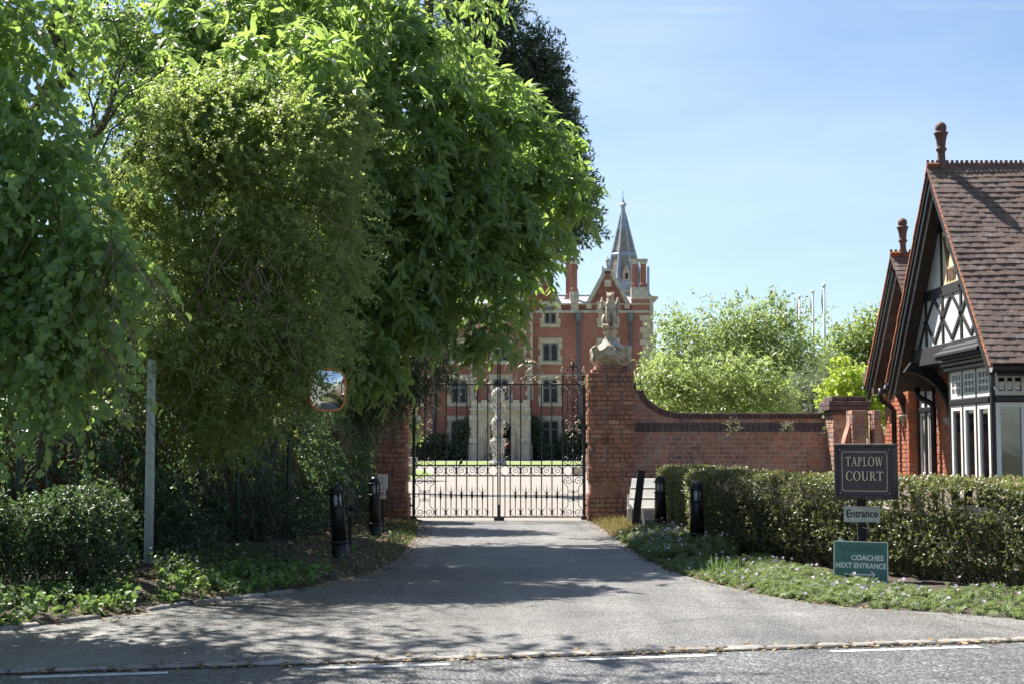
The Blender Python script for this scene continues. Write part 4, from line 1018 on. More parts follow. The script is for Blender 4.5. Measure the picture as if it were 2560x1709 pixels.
def gate_leaf(label, m):
    ctr = 1247.5; X = lambda d: ctr + m * d                          # d: distance from the meeting line
    t = thing('iron_gate', label, 'gate', (gx(X(110)), YG, 0), group='pair of entrance gates')
    bars = [28, 54, 80, 106, 132]; pil = [158.5, 185, 212]
    obj('hanging_stile', MB().box(gx(X(212)) - .028, gx(X(212)) + .028, YG - .028, YG + .028, .02, gz(938)), M_iron, t)
    obj('foot', MB().cbox(gx(X(212)) - .06, gx(X(212)) + .06, YG - .06, YG + .06, .005, .075), M_iron, t)
    vbar(t, X(2.6), 882, 1294, .026, 'meeting_stile'); vbar(t, X(158.5), 938, 1291, .024)
    for d in bars: vbar(t, X(d), 960, 1291)
    vbar(t, X(185), 905, 1291, .018); vbar(t, X(15), 1188, 1291, .02)
    for y, d1 in ((960, 212), (1162, 212), (1188, 212), (1291, 212)): hrail(t, min(X(1.5), X(d1)), max(X(1.5), X(d1)), y)
    # ring row
    edges = [2, 28, 54, 80, 106, 132, 158.5, 185, 211]
    for i in range(8):
        a, b = edges[i], edges[i + 1]; c_ = (a + b) / 2
        iron('ring', t, spiral(c_, 1175, 12, 12, 0, 345, 20), .0075, None, ctr, m, True)
        if 0 < i < 6:
            sgn = 1 if i % 2 else -1
            iron('scroll', t, [(c_ + sgn * q[0], q[1]) for q in spiral(2, 1174.5, 10, 1.6, 40, -560, 26)], .0065, None, ctr, m)
        collar(t, X(b if i < 7 else 210), 1175)
    # dog bars
    for i in range(5):
        c_ = (edges[i + 1] + edges[i + 2]) / 2
        mb = MB(); x_ = gx(X(c_))
        mb.tube([(x_, YG, gz(1291)), (x_, YG, gz(1250)), (x_, YG, gz(1236)), (x_, YG, gz(1211))], [.008, .009, .019, .0015], 6); obj('spear', mb, M_iron, t, smooth=True)
        for q in (-1, 1):
            iron('spear_curl', t, [(c_ + q * u, v) for u, v in [(0, 1248)] + spiral(7.5, 1239.5, 5, 1.4, 170, 560, 16)], .0058, None, ctr, m)
            iron('spear_prong', t, [(c_ + q * u, v) for u, v in [(1, 1238), (2.5, 1231), (7, 1226), (9, 1221), (8.6, 1215)]], .006, None, ctr, m, taper=True)
        e0, e1 = edges[i + 1], edges[i + 2]
        iron('arc_scroll', t, [(e0 + 9, 1269), (e0 + 4, 1273), (e0 + 1.5, 1278)] + spiral(c_, 1278, 11.8, 11.8, 180, 0, 14)[::1] and [(e0 + 8, 1269), (e0 + 3.5, 1273)] + [(c_ + 11.8 * math.cos(R(a)), 1278 + 12 * math.sin(R(a))) for a in range(170, 5, -12)] + [(e1 - 3.5, 1273), (e1 - 8, 1269)], .0075, None, ctr, m)
        collar(t, X(e0), 1278, .024)
    collar(t, X(158.5), 1278, .024)
    # scrolled panel by the hinges
    for q in (-1, 1):
        def it(name, pts, r=.0075, mat=None, taper=False): return iron(name, t, [(185 + q * u, v) for u, v in pts], r, mat, ctr, m, taper=taper)
        it('panel_scroll', spiral(12.5, 1201, 1.5, 11.5, -540, 55, 30) + [(13.5, 1216), (13.5, 1263)] + spiral(12.5, 1279, 11.5, 1.5, -55, 540, 30))
        for y in (1226, 1250): it('curl', [(1, 1238)] + (spiral(7.5, y, 5.6, 1.4, 160 if y > 1238 else 200, 560 if y > 1238 else -160, 16)), .006)
        it('curl', [(13.5, 1246)] + spiral(20, 1238, 5.6, 1.4, 180, 560, 16), .006)
        it('panel_scroll', spiral(12.5, 974, 1.5, 11.5, -540, 55, 30) + [(14, 988), (14, 1028), (19, 1036), (23, 1048), (24, 1062), (22, 1078), (17, 1090), (13.5, 1098), (13.5, 1136), (17, 1142)] + spiral(12.5, 1150, 11.5, 1.5, -50, 540, 30))
        it('crest_scroll', spiral(12, 948, 1.5, 11, 540, -20, 28) + [(24, 938), (20, 931), (13.5, 927), (13.5, 921), (6, 913), (1, 905)])
        it('crest_leaf', [(0, 922), (4, 914), (7, 909), (6.5, 905)], .009, None, True); it('curl', [(1, 926)] + spiral(6.5, 919, 5, 1.2, 140, 500, 14), .006)
        it('leaf', [(0, 1012), (4, 1004), (9, 998), (12, 997)], .011, None, True); it('curl', [(0, 1030)] + spiral(7, 1021, 5.5, 1.3, 160, 540, 16), .0065)
        it('gilt_scroll', spiral(15, 1054, 1.3, 5.5, 250, -120, 16) + spiral(12, 1065, 11.5, 11.5, -75, -285, 16)[::1] + spiral(15, 1077, 5.5, 1.3, 120, -250, 16), .0095, M_gilt)
        it('gilt_scroll', spiral(8.6, 1061, 1.2, 4, 200, -60, 10) + spiral(8.6, 1070, 4, 1.2, -60, 300, 10), .008, M_gilt)
        it('gilt_leaf', [(0, 1048), (3, 1042), (8, 1037), (9, 1036)], .011, M_gilt, True); it('gilt_leaf', [(0, 1082), (3, 1088), (8, 1092), (10, 1092)], .011, M_gilt, True)
        it('leaf', [(0, 1122), (3, 1130), (9, 1137), (11, 1139)], .010, None, True); it('curl', spiral(8, 1105, 1.3, 4.6, 0, 420, 14), .006)
    for y in (975, 1202, 1238, 1278, 948, 1150): collar(t, X(185), y); 
    for y in (975, 1202, 1278, 1150): collar(t, X(158.5), y, .02)
    mb = MB(); x_ = gx(X(185)); mb.tube([(x_, YG, gz(925)), (x_, YG, gz(914)), (x_, YG, gz(895))], [.008, .019, .002], 6); obj('spike', mb, M_iron, t, smooth=True)
    for d in (158.5, 212):
        x_ = gx(X(d)); obj('finial', MB().lathe([(.022, gz(938)), (.03, gz(936)), (.014, gz(932)), (.034, gz(928)), (.03, gz(924)), (.016, gz(922)), (.022, gz(920)), (.003, gz(915))], 10, (x_, YG, 0)), M_gilt, t, smooth=True)
    # heart scrolls along the meeting stile
    for y0, hh in ((963, 48), (1008, 44), (1050, 44), (1092, 34), (1124, 36)):
        it = lambda nm, pts, r=.0068, tp=False: iron(nm, t, pts, r, M_gilt if y0 < 1100 else M_iron, ctr, m, taper=tp)
        it('heart_scroll', spiral(15, y0 + 11, 1.4, 9.5, -520, 30, 26) + [(22, y0 + .45 * hh), (12, y0 + .72 * hh), (4, y0 + hh)])
        it('curl', spiral(14, y0 + .72 * hh, 1.2, 4.5, 40, 420, 14), .0058)
        collar(t, X(28), y0 + 12, .018); collar(t, X(3), y0 + 12, .02)
    # gilt cresting above the top rail
    it = lambda nm, pts, r=.0085, tp=False: iron(nm, t, pts, r, M_gilt, ctr, m, taper=tp)
    it('crest_loop', [(29 + 16 * math.cos(R(a)), 931 + 27 * math.sin(R(a))) for a in range(-60, 301, 14)])
    it('crest_scroll', spiral(57, 949, 1.4, 8, 60, 470, 20) + [(64, 940), (70, 926), (84, 915)]); it('crest_scroll', spiral(42, 930, 2, 22, 330, 90, 12)[6:] + spiral(56, 947, 10, 10, 120, 20, 6), .008)
    it('crest_scroll', spiral(93, 949, 1.4, 9, -80, -520, 22) + [(101, 958), (105, 948), (104, 934), (100, 926)])
    it('crest_scroll', spiral(80, 951, 1.4, 5.5, 0, 400, 14)); it('crest_scroll', spiral(70, 930, 1.4, 5, 0, 400, 14))
    it('swan_rail', [(104, 940), (120, 940), (124, 948), (130, 955), (140, 959), (149, 957)] + spiral(147, 948, 9, 1.6, 70, -420, 22), .010)
    mb = MB()
    for k_ in range(26):                                              # acanthus leaf: a curled frond of overlapping blades
        q = k_ / 25; ax, ay = 52 + 58 * q, 917 - 15 * math.sin(math.pi * min(1, q * 1.05)) + 12 * q * q
        a = R(-60 + 150 * q + random.uniform(-25, 25)); L = 7 + 9 * math.sin(math.pi * q)
        p0 = Vector((gx(X(ax)), YG + random.uniform(-.03, .03), gz(ay))); p1 = Vector((gx(X(ax + L * math.cos(a))), YG + random.uniform(-.06, .06), gz(ay + L * math.sin(a))))
        mb.tube([p0, p0.lerp(p1, .5), p1], [.012, .020, .004], 5)
    mb.tube([(gx(X(44 + 68 * i / 12)), YG, gz(921 - 17 * math.sin(math.pi * i / 12) + 12 * (i / 12) ** 2)) for i in range(13)], .014, 6)
    obj('crest_frond', mb, M_gilt, t, smooth=True)
    # hinges
    xh = gx(X(212)); xe = 1.53 if m > 0 else -2.07
    for y in (1002, 1262): obj('hinge', MB().beam((xh, YG, gz(y)), (xe, YG - .03, gz(y)), .03, .035), M_iron, t)
    return t
gate_leaf('black wrought-iron gate leaf hung on the pillar that carries the stone beast', 1)
gate_leaf('black wrought-iron gate leaf hung on the shaded pillar, small bird perched on it', -1)
t = thing('gate_stop', 'iron gate stop and ground bolt on the drive where the gates meet', 'gate stop', (gx(1248), YG, 0))
obj('block', MB().cbox(gx(1248) - .1, gx(1248) + .1, YG - .07, YG + .07, -.005, .05), M_iron, t); obj('bolt', MB().tube([(gx(1248), YG - .03, .04), (gx(1248), YG - .03, .3)], .012, 6), M_iron, t)
# the bird on the rail
bz = gz(1161); bx = gx(1153); b = thing('bird', 'small dark bird perched on the gate rail', 'bird', (bx, YG, bz))
mb = MB(); mb.ell((bx, YG, bz + .055), (.032, .026, .042), 12, Matrix.Rotation(.5, 3, 'Y')); mb.ell((bx + .016, YG, bz + .10), (.019, .018, .018), 10)
mb.tube([(bx + .03, YG, bz + .10), (bx + .05, YG, bz + .098)], [.008, .001], 6); mb.tube([(bx - .02, YG, bz + .03), (bx - .05, YG, bz - .01)], [.014, .006], 6)
for q in (-.01, .01): mb.tube([(bx, YG + q, bz + .03), (bx, YG + q, bz)], .003, 5)
obj('body', bake(mb, .004), surf('bird_plumage', (.03, .025, .022), (.06, .05, .04), 40, .7), b)

# ------------------------------------------------------------------ cottage (timber-framed lodge)
ct = thing('cottage', 'half-timbered brick lodge with steep tiled roof beyond the hedge', 'cottage', (7.5, 20.4, 0))
YR, ZR, X0 = 20.42, 5.42, 6.07; HS, ZE = 2.48, 2.44; SL = (ZR - ZE) / HS; SLEN = math.hypot(HS, ZR - ZE); PIT = math.atan2(ZR - ZE, HS)
XE = 9.6
# roof boarding under the tiles, both slopes
for s_ in (-1, 1):
    a = Vector((X0 + .03, YR, ZR - .03)); b = Vector((X0 + .03, YR + s_ * HS, ZE - .03)); dn = Vector((0, s_ * math.sin(PIT), math.cos(PIT)))
    poly = [a, b, b - dn * .05, a - dn * .05]; obj('roof_deck', MB().extr(poly, (XE - X0, 0, 0)), M_brown_board, ct)
# tiles: u along X, courses from the eaves up
def tile_mesh(w_, L, th, mat, var, nm='roof_tile'):
    key = ('t', round(w_, 3), round(L, 3), mat.name, var)
    if key not in _bc:
        r = random.Random(var + 5); mb = MB(); vs = []; nseg = 3
        for e in (0, 1):
            for i in range(nseg + 1):
                x_ = w_ * i / nseg; cam_ = .0022 * math.sin(math.pi * i / nseg) + r.uniform(-.0015, .0015)
                ye = (0 if e == 0 else L) + (r.uniform(-.004, .004) if e == 0 else 0)
                vs += [(x_, ye, cam_ + th), (x_, ye, cam_)]
        k_ = 2 * (nseg + 1); fs = []
        for i in range(nseg):
            a, b = 2 * i, 2 * i + 2
            fs += [(a, b, b + k_, a + k_), (a + 1, a + 1 + k_, b + 1 + k_, b + 1), (a + 1, b + 1, b, a), (a + k_, b + k_, b + 1 + k_, a + 1 + k_)]
        fs += [(1, 0, k_, k_ + 1), (2 * nseg, 2 * nseg + 1, 2 * nseg + 1 + k_, 2 * nseg + k_)]
        me = mb.add(vs, fs).mesh(nm); me.materials.append(mat); _bc[key] = me
    return _bc[key]
GA = SLEN / 36; TW = .168
cnt = 0; rest = MB(); par = ct.location
def put_tile(name, me, p, rx, rz=0., flip=False, as_obj=True, tilt=0.):
    rot = Matrix.Rotation(rz, 3, 'Z') @ Matrix.Rotation(rx, 3, 'X') @ Matrix.Rotation(tilt, 3, 'Y')
    if as_obj:
        o = bpy.data.objects.new(name, me); C.objects.link(o); o.parent = ct; o.location = p - par; o.rotation_euler = rot.to_euler()
    else: rest.add([rot @ Vector(v.co) + p for v in me.vertices], [tuple(q.vertices) for q in me.polygons])
for c in range(36):
    off = 0 if c % 2 else TW / 2
    f_ = c * GA / SLEN; y = YR - HS * (1 - f_) ; z = ZE + (ZR - ZE) * f_
    x_ = X0 - .035 + (0 if c % 2 else 0); first = True
    while x_ < XE - .2:
        w_ = TW if not (first and c % 2 == 0) else TW / 2
        me = tile_mesh(w_ - .004, GA * 2.1, .022, M_tile_o if first and False else M_tile, random.randrange(5))
        jit = random.uniform(-.006, .006); sag = .012 * math.sin(x_ * 2.2 + c * .31)
        p = Vector((x_, y - .02 + jit, z + .022 + sag))
        vis = (x_ - .05) / y < (2560 - CX) / F
        ob = vis and cnt < 300
        if ob: cnt += 1
        put_tile('roof_tile', me, p, PIT - .085 + random.uniform(-.012, .012), 0, as_obj=ob, tilt=random.uniform(-.009, .009))
        x_ += w_; first = False
# far slope: only its edge shows, as a column of red tile ends
for c in range(36):
    f_ = c * GA / SLEN; y = YR + HS * (1 - f_); z = ZE + (ZR - ZE) * f_
    me = tile_mesh(TW, GA * 2.0, .026, M_tile_o, random.randrange(5), 'verge_tile')
    put_tile('verge_tile', me, Vector((X0 - .045 + TW + random.uniform(-.006, .006), y + .02, z + .012)), PIT - .055, math.pi)
for x_ in (X0 + .14,):
    a = Vector((x_, YR, ZR + .005)); b = Vector((x_, YR + HS + .02, ZE + .005)); dn = Vector((0, math.sin(PIT), math.cos(PIT)))
    obj('roof_covering', MB().extr([a, b, b - dn * .03, a - dn * .03], (XE - x_, 0, 0)), M_tile, ct)
# near-slope verge ends of clay, the sun on them put into a lighter colour
for c in range(36):
    f_ = c * GA / SLEN; y = YR - HS * (1 - f_); z = ZE + (ZR - ZE) * f_
    mb = MB().box(-.045, -.003, 0, GA * 1.15, -.012, .018); me = bpy.data.meshes.get('verge_end') or mb.mesh('verge_end')
    o = obj('verge_tile', me, M_tile_o, ct, loc=Vector((X0 - .0, y - .018, z + .004)) - par, rot=(PIT - .1, 0, 0))
if rest.v: obj('tiling', rest, M_tile, ct, kind='stuff')
# ridge cresting
def cresting(parent, x0, x1, y, z, n, pitch):
    w_ = (x1 - x0) / n
    for i in range(n):
        mb = MB(); ax, bx_ = x0 + i * w_ + .003, x0 + (i + 1) * w_ - .003; lw = .34
        for s2 in (-1, 1):
            mb.extr([(ax, y + s2 * lw * math.cos(pitch), z - lw * math.sin(pitch) + .045), (ax, y, z + .06), (ax, y, z + .02), (ax, y + s2 * lw * math.cos(pitch), z - lw * math.sin(pitch) + .015)], (bx_ - ax, 0, 0))
        prof = []; k3 = 4; ww = (bx_ - ax) / k3
        top = []
        for q in range(k3):
            xa = ax + q * ww
            top += [(xa, z + .15), (xa + ww * .42, z + .15), (xa + ww * .5, z + .115), (xa + ww * .7, z + .10), (xa + ww * .9, z + .115)]
        poly = [(ax, y - .018, z + .03)] + [(u, y - .018, v) for u, v in top] + [(bx_, y - .018, z + .15), (bx_, y - .018, z + .03)]
        mb.extr(poly[::-1], (0, .036, 0))
        obj('ridge_tile', mb, M_ridge, parent)
cresting(ct, X0 - .05, 8.3, YR, ZR, 8, PIT)
def finial(parent, x_, y, z, s_=1.):
    pr = [(.10, -.05), (.085, .0), (.075, .25), (.075, .30), (.105, .33), (.11, .36), (.085, .39), (.085, .42), (.10, .54), (.125, .64), (.15, .67), (.135, .69), (.095, .70), (.105, .73), (.115, .78), (.10, .84), (.06, .88), (.012, .90)]
    f = obj('finial', MB().lathe([(r * s_ * .72, h * s_ * .74) for r, h in pr], 18, (x_, y, z)), M_pot, parent, smooth=True)
    return f
finial(ct, X0 + .17, YR, ZR + .05)
# barge boards whose scalloped edge has caught light put into its grey, soffits
def barge(parent, x_, yr, zr, hs, ze, drop=.22, sides=(-1, 1)):
    for s_ in sides:
        a = Vector((x_, yr, zr - .03)); b = Vector((x_, yr + s_ * hs, ze - .03)); dn = Vector((0, -s_ * (zr - ze), -hs)).normalized()
        dn = Vector((0, s_ * 0, -1)) * 1.0
        obj('barge_board', MB().extr([a, b, b + dn * drop, a + dn * drop * 1.05], (.045, 0, 0)), M_black, parent)
        obj('barge_moulding', MB().extr([a + Vector((-.02, 0, -.02)), b + Vector((-.02, 0, -.02)), b + Vector((-.02, 0, -.075)), a + Vector((-.02, 0, -.075))], (.03, 0, 0)), M_black, parent)
        pts = []; n = 44
        a2, b2 = a + dn * (drop + .01) + Vector((.05, 0, 0)), b + dn * (drop + .01) + Vector((.05, 0, 0))
        up_ = [a2.lerp(b2, i / n) for i in range(n + 1)]; lo_ = [p - Vector((0, 0, .045 + .018 * abs(math.sin(i * math.pi / 2)))) for i, p in enumerate(up_)]
        obj('scalloped_edge', MB().extr(up_ + lo_[::-1], (.02, 0, 0)), surf('grey_trim', (.30, .30, .31), (.42, .42, .43), 10, .5) if 'grey_trim' not in bpy.data.materials else bpy.data.materials['grey_trim'], parent)
barge(ct, X0 - .01, YR, ZR, HS - .03, ZE)
XG = 6.33; ZB = 2.93                                                  # plane of the timber gable
for s_ in (-1, 1):
    a = Vector((X0 + .06, YR, ZR - .12)); b = Vector((X0 + .06, YR + s_ * HS, ZE - .12)); obj('soffit', MB().extr([a, b, b + Vector((0, 0, .03)), a + Vector((0, 0, .03))], (1.2, 0, 0)), M_brown_board, ct)
hg = (ZR - .14 - ZB) / SL
obj('gable_panel', MB().extr([(XG + .015, YR - hg, ZB), (XG + .015, YR + hg, ZB), (XG + .015, YR, ZR - .14)], (.1, 0, 0)), M_render, ct)
def timber(y0, z0_, y1, z1_, w_=.08, pr=0.): return obj('timber', MB().beam((XG + .012 + pr * .3, y0, z0_), (XG + .012 + pr * .3, y1, z1_), .03, w_, (0, math.sin(.001) + (1 if abs(y1 - y0) < 1e-3 else 0), 0 if abs(y1 - y0) < 1e-3 else 1)), M_black_matt, ct)
def roofz(y): return ZR - .14 - abs(y - YR) * SL
posts = [YR - 1.26, YR - .43, YR + .43, YR + 1.26]
for y in posts: timber(y, ZB, y, roofz(y) - .02)
zr1 = 3.70
timber(YR - (ZR - .14 - zr1) / SL, zr1, YR + (ZR - .14 - zr1) / SL, zr1, .15, -.012)
zr2 = 4.62; timber(YR - (ZR - .14 - zr2) / SL, zr2, YR + (ZR - .14 - zr2) / SL, zr2, .10, -.01)
bays = [(posts[0], posts[1]), (posts[1], posts[2]), (posts[2], posts[3])]
for a, b in bays:
    zl, zh = ZB + .05, zr1 - .07; zm = (zl + zh) / 2; ym = (a + b) / 2
    for (p, q) in (((a, zm), (ym, zh)), ((a, zm), (ym, zl)), ((b, zm), (ym, zh)), ((b, zm), (ym, zl))): timber(p[0], p[1], q[0], q[1], .062, -.006)
for s_ in (-1, 1):
    timber(YR + s_ * 1.26, ZB + .42, YR + s_ * 1.66, ZB, .06, -.006)
obj('date_panel', MB().box(XG + .008, XG + .03, YR - .37, YR + .37, zr1 + .08, zr2 - .06), M_cream, ct)
for txt, sz_, z_, y_ in (('W', .62, 4.24, YR - .02), ('1887', .24, 3.90, YR - .03)):
    me = text_mesh(txt, sz_, .006, .012); me.transform(Matrix.Rotation(-math.pi / 2, 4, 'Z'))
    obj('lettering', me, surf('date_brown', (.10, .055, .03), (.15, .08, .05), 20, .8) if 'date_brown' not in bpy.data.materials else bpy.data.materials['date_brown'], ct, loc=Vector((XG + .003, y_, z_)) - par)
for y_ in posts: 
    for z_ in (zr1, (ZB + zr1) / 2): obj('peg', MB().box(XG - .03, XG - .004, y_ - .022, y_ + .022, z_ - .03, z_ + .01), M_black, ct)
# bressummer and bracket side
obj('bressummer', MB().cbox(6.27, 6.52, 18.55, 22.3, 2.66, ZB - .005), M_black_matt, ct)
# pent of black tiles over the bay
for r_ in range(3):
    f0, f1 = r_ / 3, (r_ + 1) / 3; y = 18.45
    k_ = 0
    while y < 20.38:
        L = .205 if not (k_ == 0 and r_ % 2) else .10
        e = min(y + L, 20.40); xa, xb = 6.04 + .34 * f0, 6.04 + .34 * f1 + .06; za, zb_ = 2.70 + .235 * f0, 2.70 + .235 * f1
        obj('pent_tile', MB().extr([(xa, y + .004, za), (xa, y + .004, za + .032), (xb, y + .004, zb_ + .045), (xb, y + .004, zb_ + .01)], (0, e - y - .008, 0)), M_black_matt, ct); y = e; k_ += 1
obj('pent_base', MB().extr([(6.07, 18.47, 2.66), (6.07, 18.47, 2.70), (6.42, 18.47, 2.93), (6.42, 18.47, 2.66)], (0, 1.91, 0)), M_black_matt, ct)
XB, YB0, YB1 = 6.30, 18.67, 20.50                                     # bay window: left face, near corner, far end
for i, (e, za, zb_) in enumerate(((.14, 2.62, 2.665), (.11, 2.565, 2.617), (.07, 2.50, 2.56))):
    obj('bay_cornice', MB().cbox(XB - e, 6.80, YB0 - e, YB1 + .03, za, zb_, .012), M_black, ct)
zt_, zm0, zm1, zb0 = 2.50, 2.02, 2.10, .62
# frame posts on the long face
ys = [YB0 + .04, YB0 + .60, YB0 + 1.20, YB1 - .03]; 
ypos = [YB0 + .045, YB0 + .045 + .59, YB0 + .045 + 1.18, YB1 - .035]
for i, y in enumerate(ypos):
    w_ = .034 if i in (1, 2) else .045
    obj('bay_post', MB().cbox(XB - .004, XB + (.10 if i else .042), y - w_, y + w_, zb0, zt_, .008), M_black, ct)
obj('bay_transom', MB().cbox(XB - .022, XB + .10, YB0 + .1, YB1 - .07, zm0, zm1, .01), M_black, ct)
def light(parent, org, ux, w_, z0_, z1_, grid=None, fr=.05, depth=.045):
    """a window light: white frame (part) > pane / glazing bars; org is the lower corner, ux the unit vector along the face, facing is ux x up"""
    ux = Vector(ux); nn = ux.cross(Vector((0, 0, 1))); org = Vector(org)
    def bx_(mb, u0, u1, a, b, d0, d1):
        P0 = [org + ux * u + nn * d + Vector((0, 0, zz)) for zz in (a, b) for (u, d) in ((u0, d0), (u1, d0), (u1, d1), (u0, d1))]
        mb.add(P0, [(0, 1, 2, 3), (7, 6, 5, 4), (4, 5, 1, 0), (5, 6, 2, 1), (6, 7, 3, 2), (7, 4, 0, 3)])
    win = MB(); bx_(win, 0, fr, z0_, z1_, -depth, 0); bx_(win, w_ - fr, w_, z0_, z1_, -depth, 0); bx_(win, fr, w_ - fr, z0_, z0_ + fr * 1.3, -depth, -.001); bx_(win, fr, w_ - fr, z1_ - fr, z1_, -depth, -.001)
    f = obj('window_frame', win, M_white, parent)
    if grid:
        nx, nz_ = grid; cw = (w_ - 2 * fr) / nx; chh = (z1_ - z0_ - fr * 2.3) / nz_
        for i in range(1, nx):
            mb = MB(); bx_(mb, fr + i * cw - .016, fr + i * cw + .016, z0_ + fr * 1.3, z1_ - fr, -.035, -.006); obj('glazing_bar', mb, M_white, f)
        for j in range(1, nz_):
            mb = MB(); bx_(mb, fr, w_ - fr, z0_ + fr * 1.3 + j * chh - .014, z0_ + fr * 1.3 + j * chh + .014, -.034, -.007); obj('glazing_bar', mb, M_white, f)
        for i in range(nx):
            for j in range(nz_):
                mb = MB(); bx_(mb, fr + i * cw + .016, fr + (i + 1) * cw - .016, z0_ + fr * 1.3 + j * chh + .014, z0_ + fr * 1.3 + (j + 1) * chh - .014, -.028, -.024); obj('pane', mb, M_glass, f)
    else:
        mb = MB(); bx_(mb, fr, w_ - fr, z0_ + fr * 1.3, z1_ - fr, -.030, -.026); obj('pane', mb, M_glass, f)
    return f
def blind(parent, org, ux, w_, z0_, z1_):
    ux = Vector(ux); nn = ux.cross(Vector((0, 0, 1))); org = Vector(org); z = z1_; b = None; i = 0
    while z > z0_:
        a = org + Vector((0, 0, z)); tl = nn * .012 + Vector((0, 0, -.008)); pts = [a - tl, a + ux * w_ - tl, a + ux * w_ + tl, a + tl]
        obj('blind_slat', MB().extr(pts, Vector((0, 0, .0016))), M_blind, parent); z -= .0235
for i in range(3):
    y1 = ypos[i + 1] - (.037 if i < 2 else .048); y0 = ypos[i] + (.037 if i else .048); wv = y1 - y0
    # facing -X: ux = -Y, so the lower corner is at the far end
    light(ct, (XB - .001, y1, 0), (0, -1, 0), wv, zm1 + .006, zt_ - .006, (3, 3), .055)
    light(ct, (XB - .001, y1, 0), (0, -1, 0), wv, zb0 + .25, zm0 - .006, None, .075)
# short face towards the road
for x_, w_ in ((6.765, .06),): obj('bay_post', MB().cbox(x_ - .02, x_ + w_, YB0 - .012, YB0 + .04, zb0, zt_ - .002, .008), M_black, ct)
obj('bay_transom', MB().cbox(XB + .03, 6.74, YB0 - .04, YB0 + .08, zm0, zm1, .01), M_black, ct)
f = light(ct, (XB + .045, YB0, 0), (1, 0, 0), .395, zm1 + .006, zt_ - .006, (3, 3), .045)
f = light(ct, (XB + .045, YB0, 0), (1, 0, 0), .395, zb0 + .2, zm0 - .006, None, .06)
bl_ = obj('blind', MB().box(XB + .10, 6.69, YB0 + .07, YB0 + .10, 1.92, 1.96), M_blind, ct)
blind(bl_, Vector((XB + .105, YB0 + .085, 0)), (1, 0, 0), .28, .86, 1.91)
for i in (0, 1): 
    b2 = obj('blind', MB().box(XB + .10, XB + .12, ypos[i] + .12, ypos[i + 1] - .12, 1.9, 1.93), M_blind, ct); blind(b2, (XB + .11, ypos[i + 1] - .12, 0), (0, -1, 0), ypos[i + 1] - ypos[i] - .24, .9, 1.7)
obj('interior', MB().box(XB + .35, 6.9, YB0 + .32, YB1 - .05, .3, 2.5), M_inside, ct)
obj('bay_apron', MB().box(XB + .005, 6.78, YB0 + .005, YB1, .05, zb0), M_black_matt, ct)
# brick walls of the lodge (left faces; the road face shows only beside the bay)
XA, XW, YS = 6.78, 6.60, 23.72
obj('wall', MB().box(XA + .012, 9.4, YB0 + .12, 24.9, 0, 2.95), M_mortar_d, ct)
obj('wall', MB().box(XW + .012, 9.4, YS + .012, 25.22, 0, 2.60), M_mortar_d, ct)
hb = .0745
def courses(u0, u1, z0_, z1_, skip=None):
    it = []; z = z0_; c = 0
    while z < z1_:
        for b_ in row(u0, u1, z, z + hb, c, 0., .225, .112, .001):
            if skip is None or not skip(b_): it.append(b_)
        z += hb; c += 1
    return it
wy0, wy1, wz0, wz1 = 22.84, 23.70, .95, 2.62                          # small window in wall A
A_items = courses(0, 1.70, .86, 2.5, lambda b_: (23.72 - b_[1]) < wy1 and (23.72 - b_[0]) > wy0 and b_[3] > wz0)
A_items = [b_ for b_ in A_items if 23.72 - b_[1] > 21.9]
lay(ct, (XA, 23.72, 0), -math.pi / 2, A_items, M_brick_h, limit=90)
lay(ct, (XW, 25.22, 0), -math.pi / 2, courses(0, 1.5, .86, 2.5), M_brick_h, limit=150)
lay(ct, (XW, YS, 0), 0, courses(0, .18, .80, 2.5), M_brick_h, limit=60)
lay(ct, (6.80, YB0 + .10, 0), 0, courses(0, 2.55, .06, 2.45), M_brick_h, limit=0)
for (xa, ya, yb, zz) in ((XA, 22.6, 22.82, 0),): pass
obj('window_post', MB().cbox(XA - .03, XA + .06, wy1 - .05, wy1 + .02, wz0 - .1, wz1), M_black, ct); obj('window_post', MB().cbox(XA - .03, XA + .06, wy0 - .02, wy0 + .06, wz0 - .1, wz1), M_black, ct)
obj('window_post', MB().cbox(XA - .03, XA + .06, (wy0 + wy1) / 2 - .045, (wy0 + wy1) / 2 + .045, wz0 - .1, wz1), M_black, ct)
obj('window_transom', MB().cbox(XA - .045, XA + .06, wy0, wy1, 1.99, 2.07), M_black, ct); obj('window_sill', MB().cbox(XA - .10, XA + .04, wy0 - .05, wy1 + .05, wz0 - .12, wz0 - .02), M_stone_l, ct)
for a, b in ((wy0 + .065, (wy0 + wy1) / 2 - .05), ((wy0 + wy1) / 2 + .05, wy1 - .055)):
    light(ct, (XA - .005, b, 0), (0, -1, 0), b - a, wz0, 1.985, None, .05); light(ct, (XA - .005, b, 0), (0, -1, 0), b - a, 2.075, 2.5, (3, 3), .04)
# brackets
def bracket(y, xw, zf, xo, zo, th=.14, wd=.12):
    out = []; inn = []; n = 14
    for i in range(n + 1):
        a = i / n * math.pi / 2; out.append((xw - (xw - xo) * (1 - math.cos(a)), y, zf + (zo - zf) * math.sin(a)))
    for i in range(n + 1):
        a = i / n * math.pi / 2; inn.append((xw + th * .75 - (xw - xo) * (1 - math.cos(a)) , y, zf + .02 + (zo - zf + th * .9) * math.sin(a)))
    b_ = obj('bracket', MB().extr(out + inn[::-1], (0, wd, 0)), M_black, ct)
    obj('corbel', MB().lathe([(.02, -.10), (.07, -.06), (.10, 0), (.10, .03)], 12, (xw + .02, y + wd / 2, zf)), M_stone_l, ct, smooth=True)
bracket(21.92, 6.74, 1.84, 6.06, 2.58); bracket(23.9, 6.58, 1.93, 6.26, 2.40, .11)
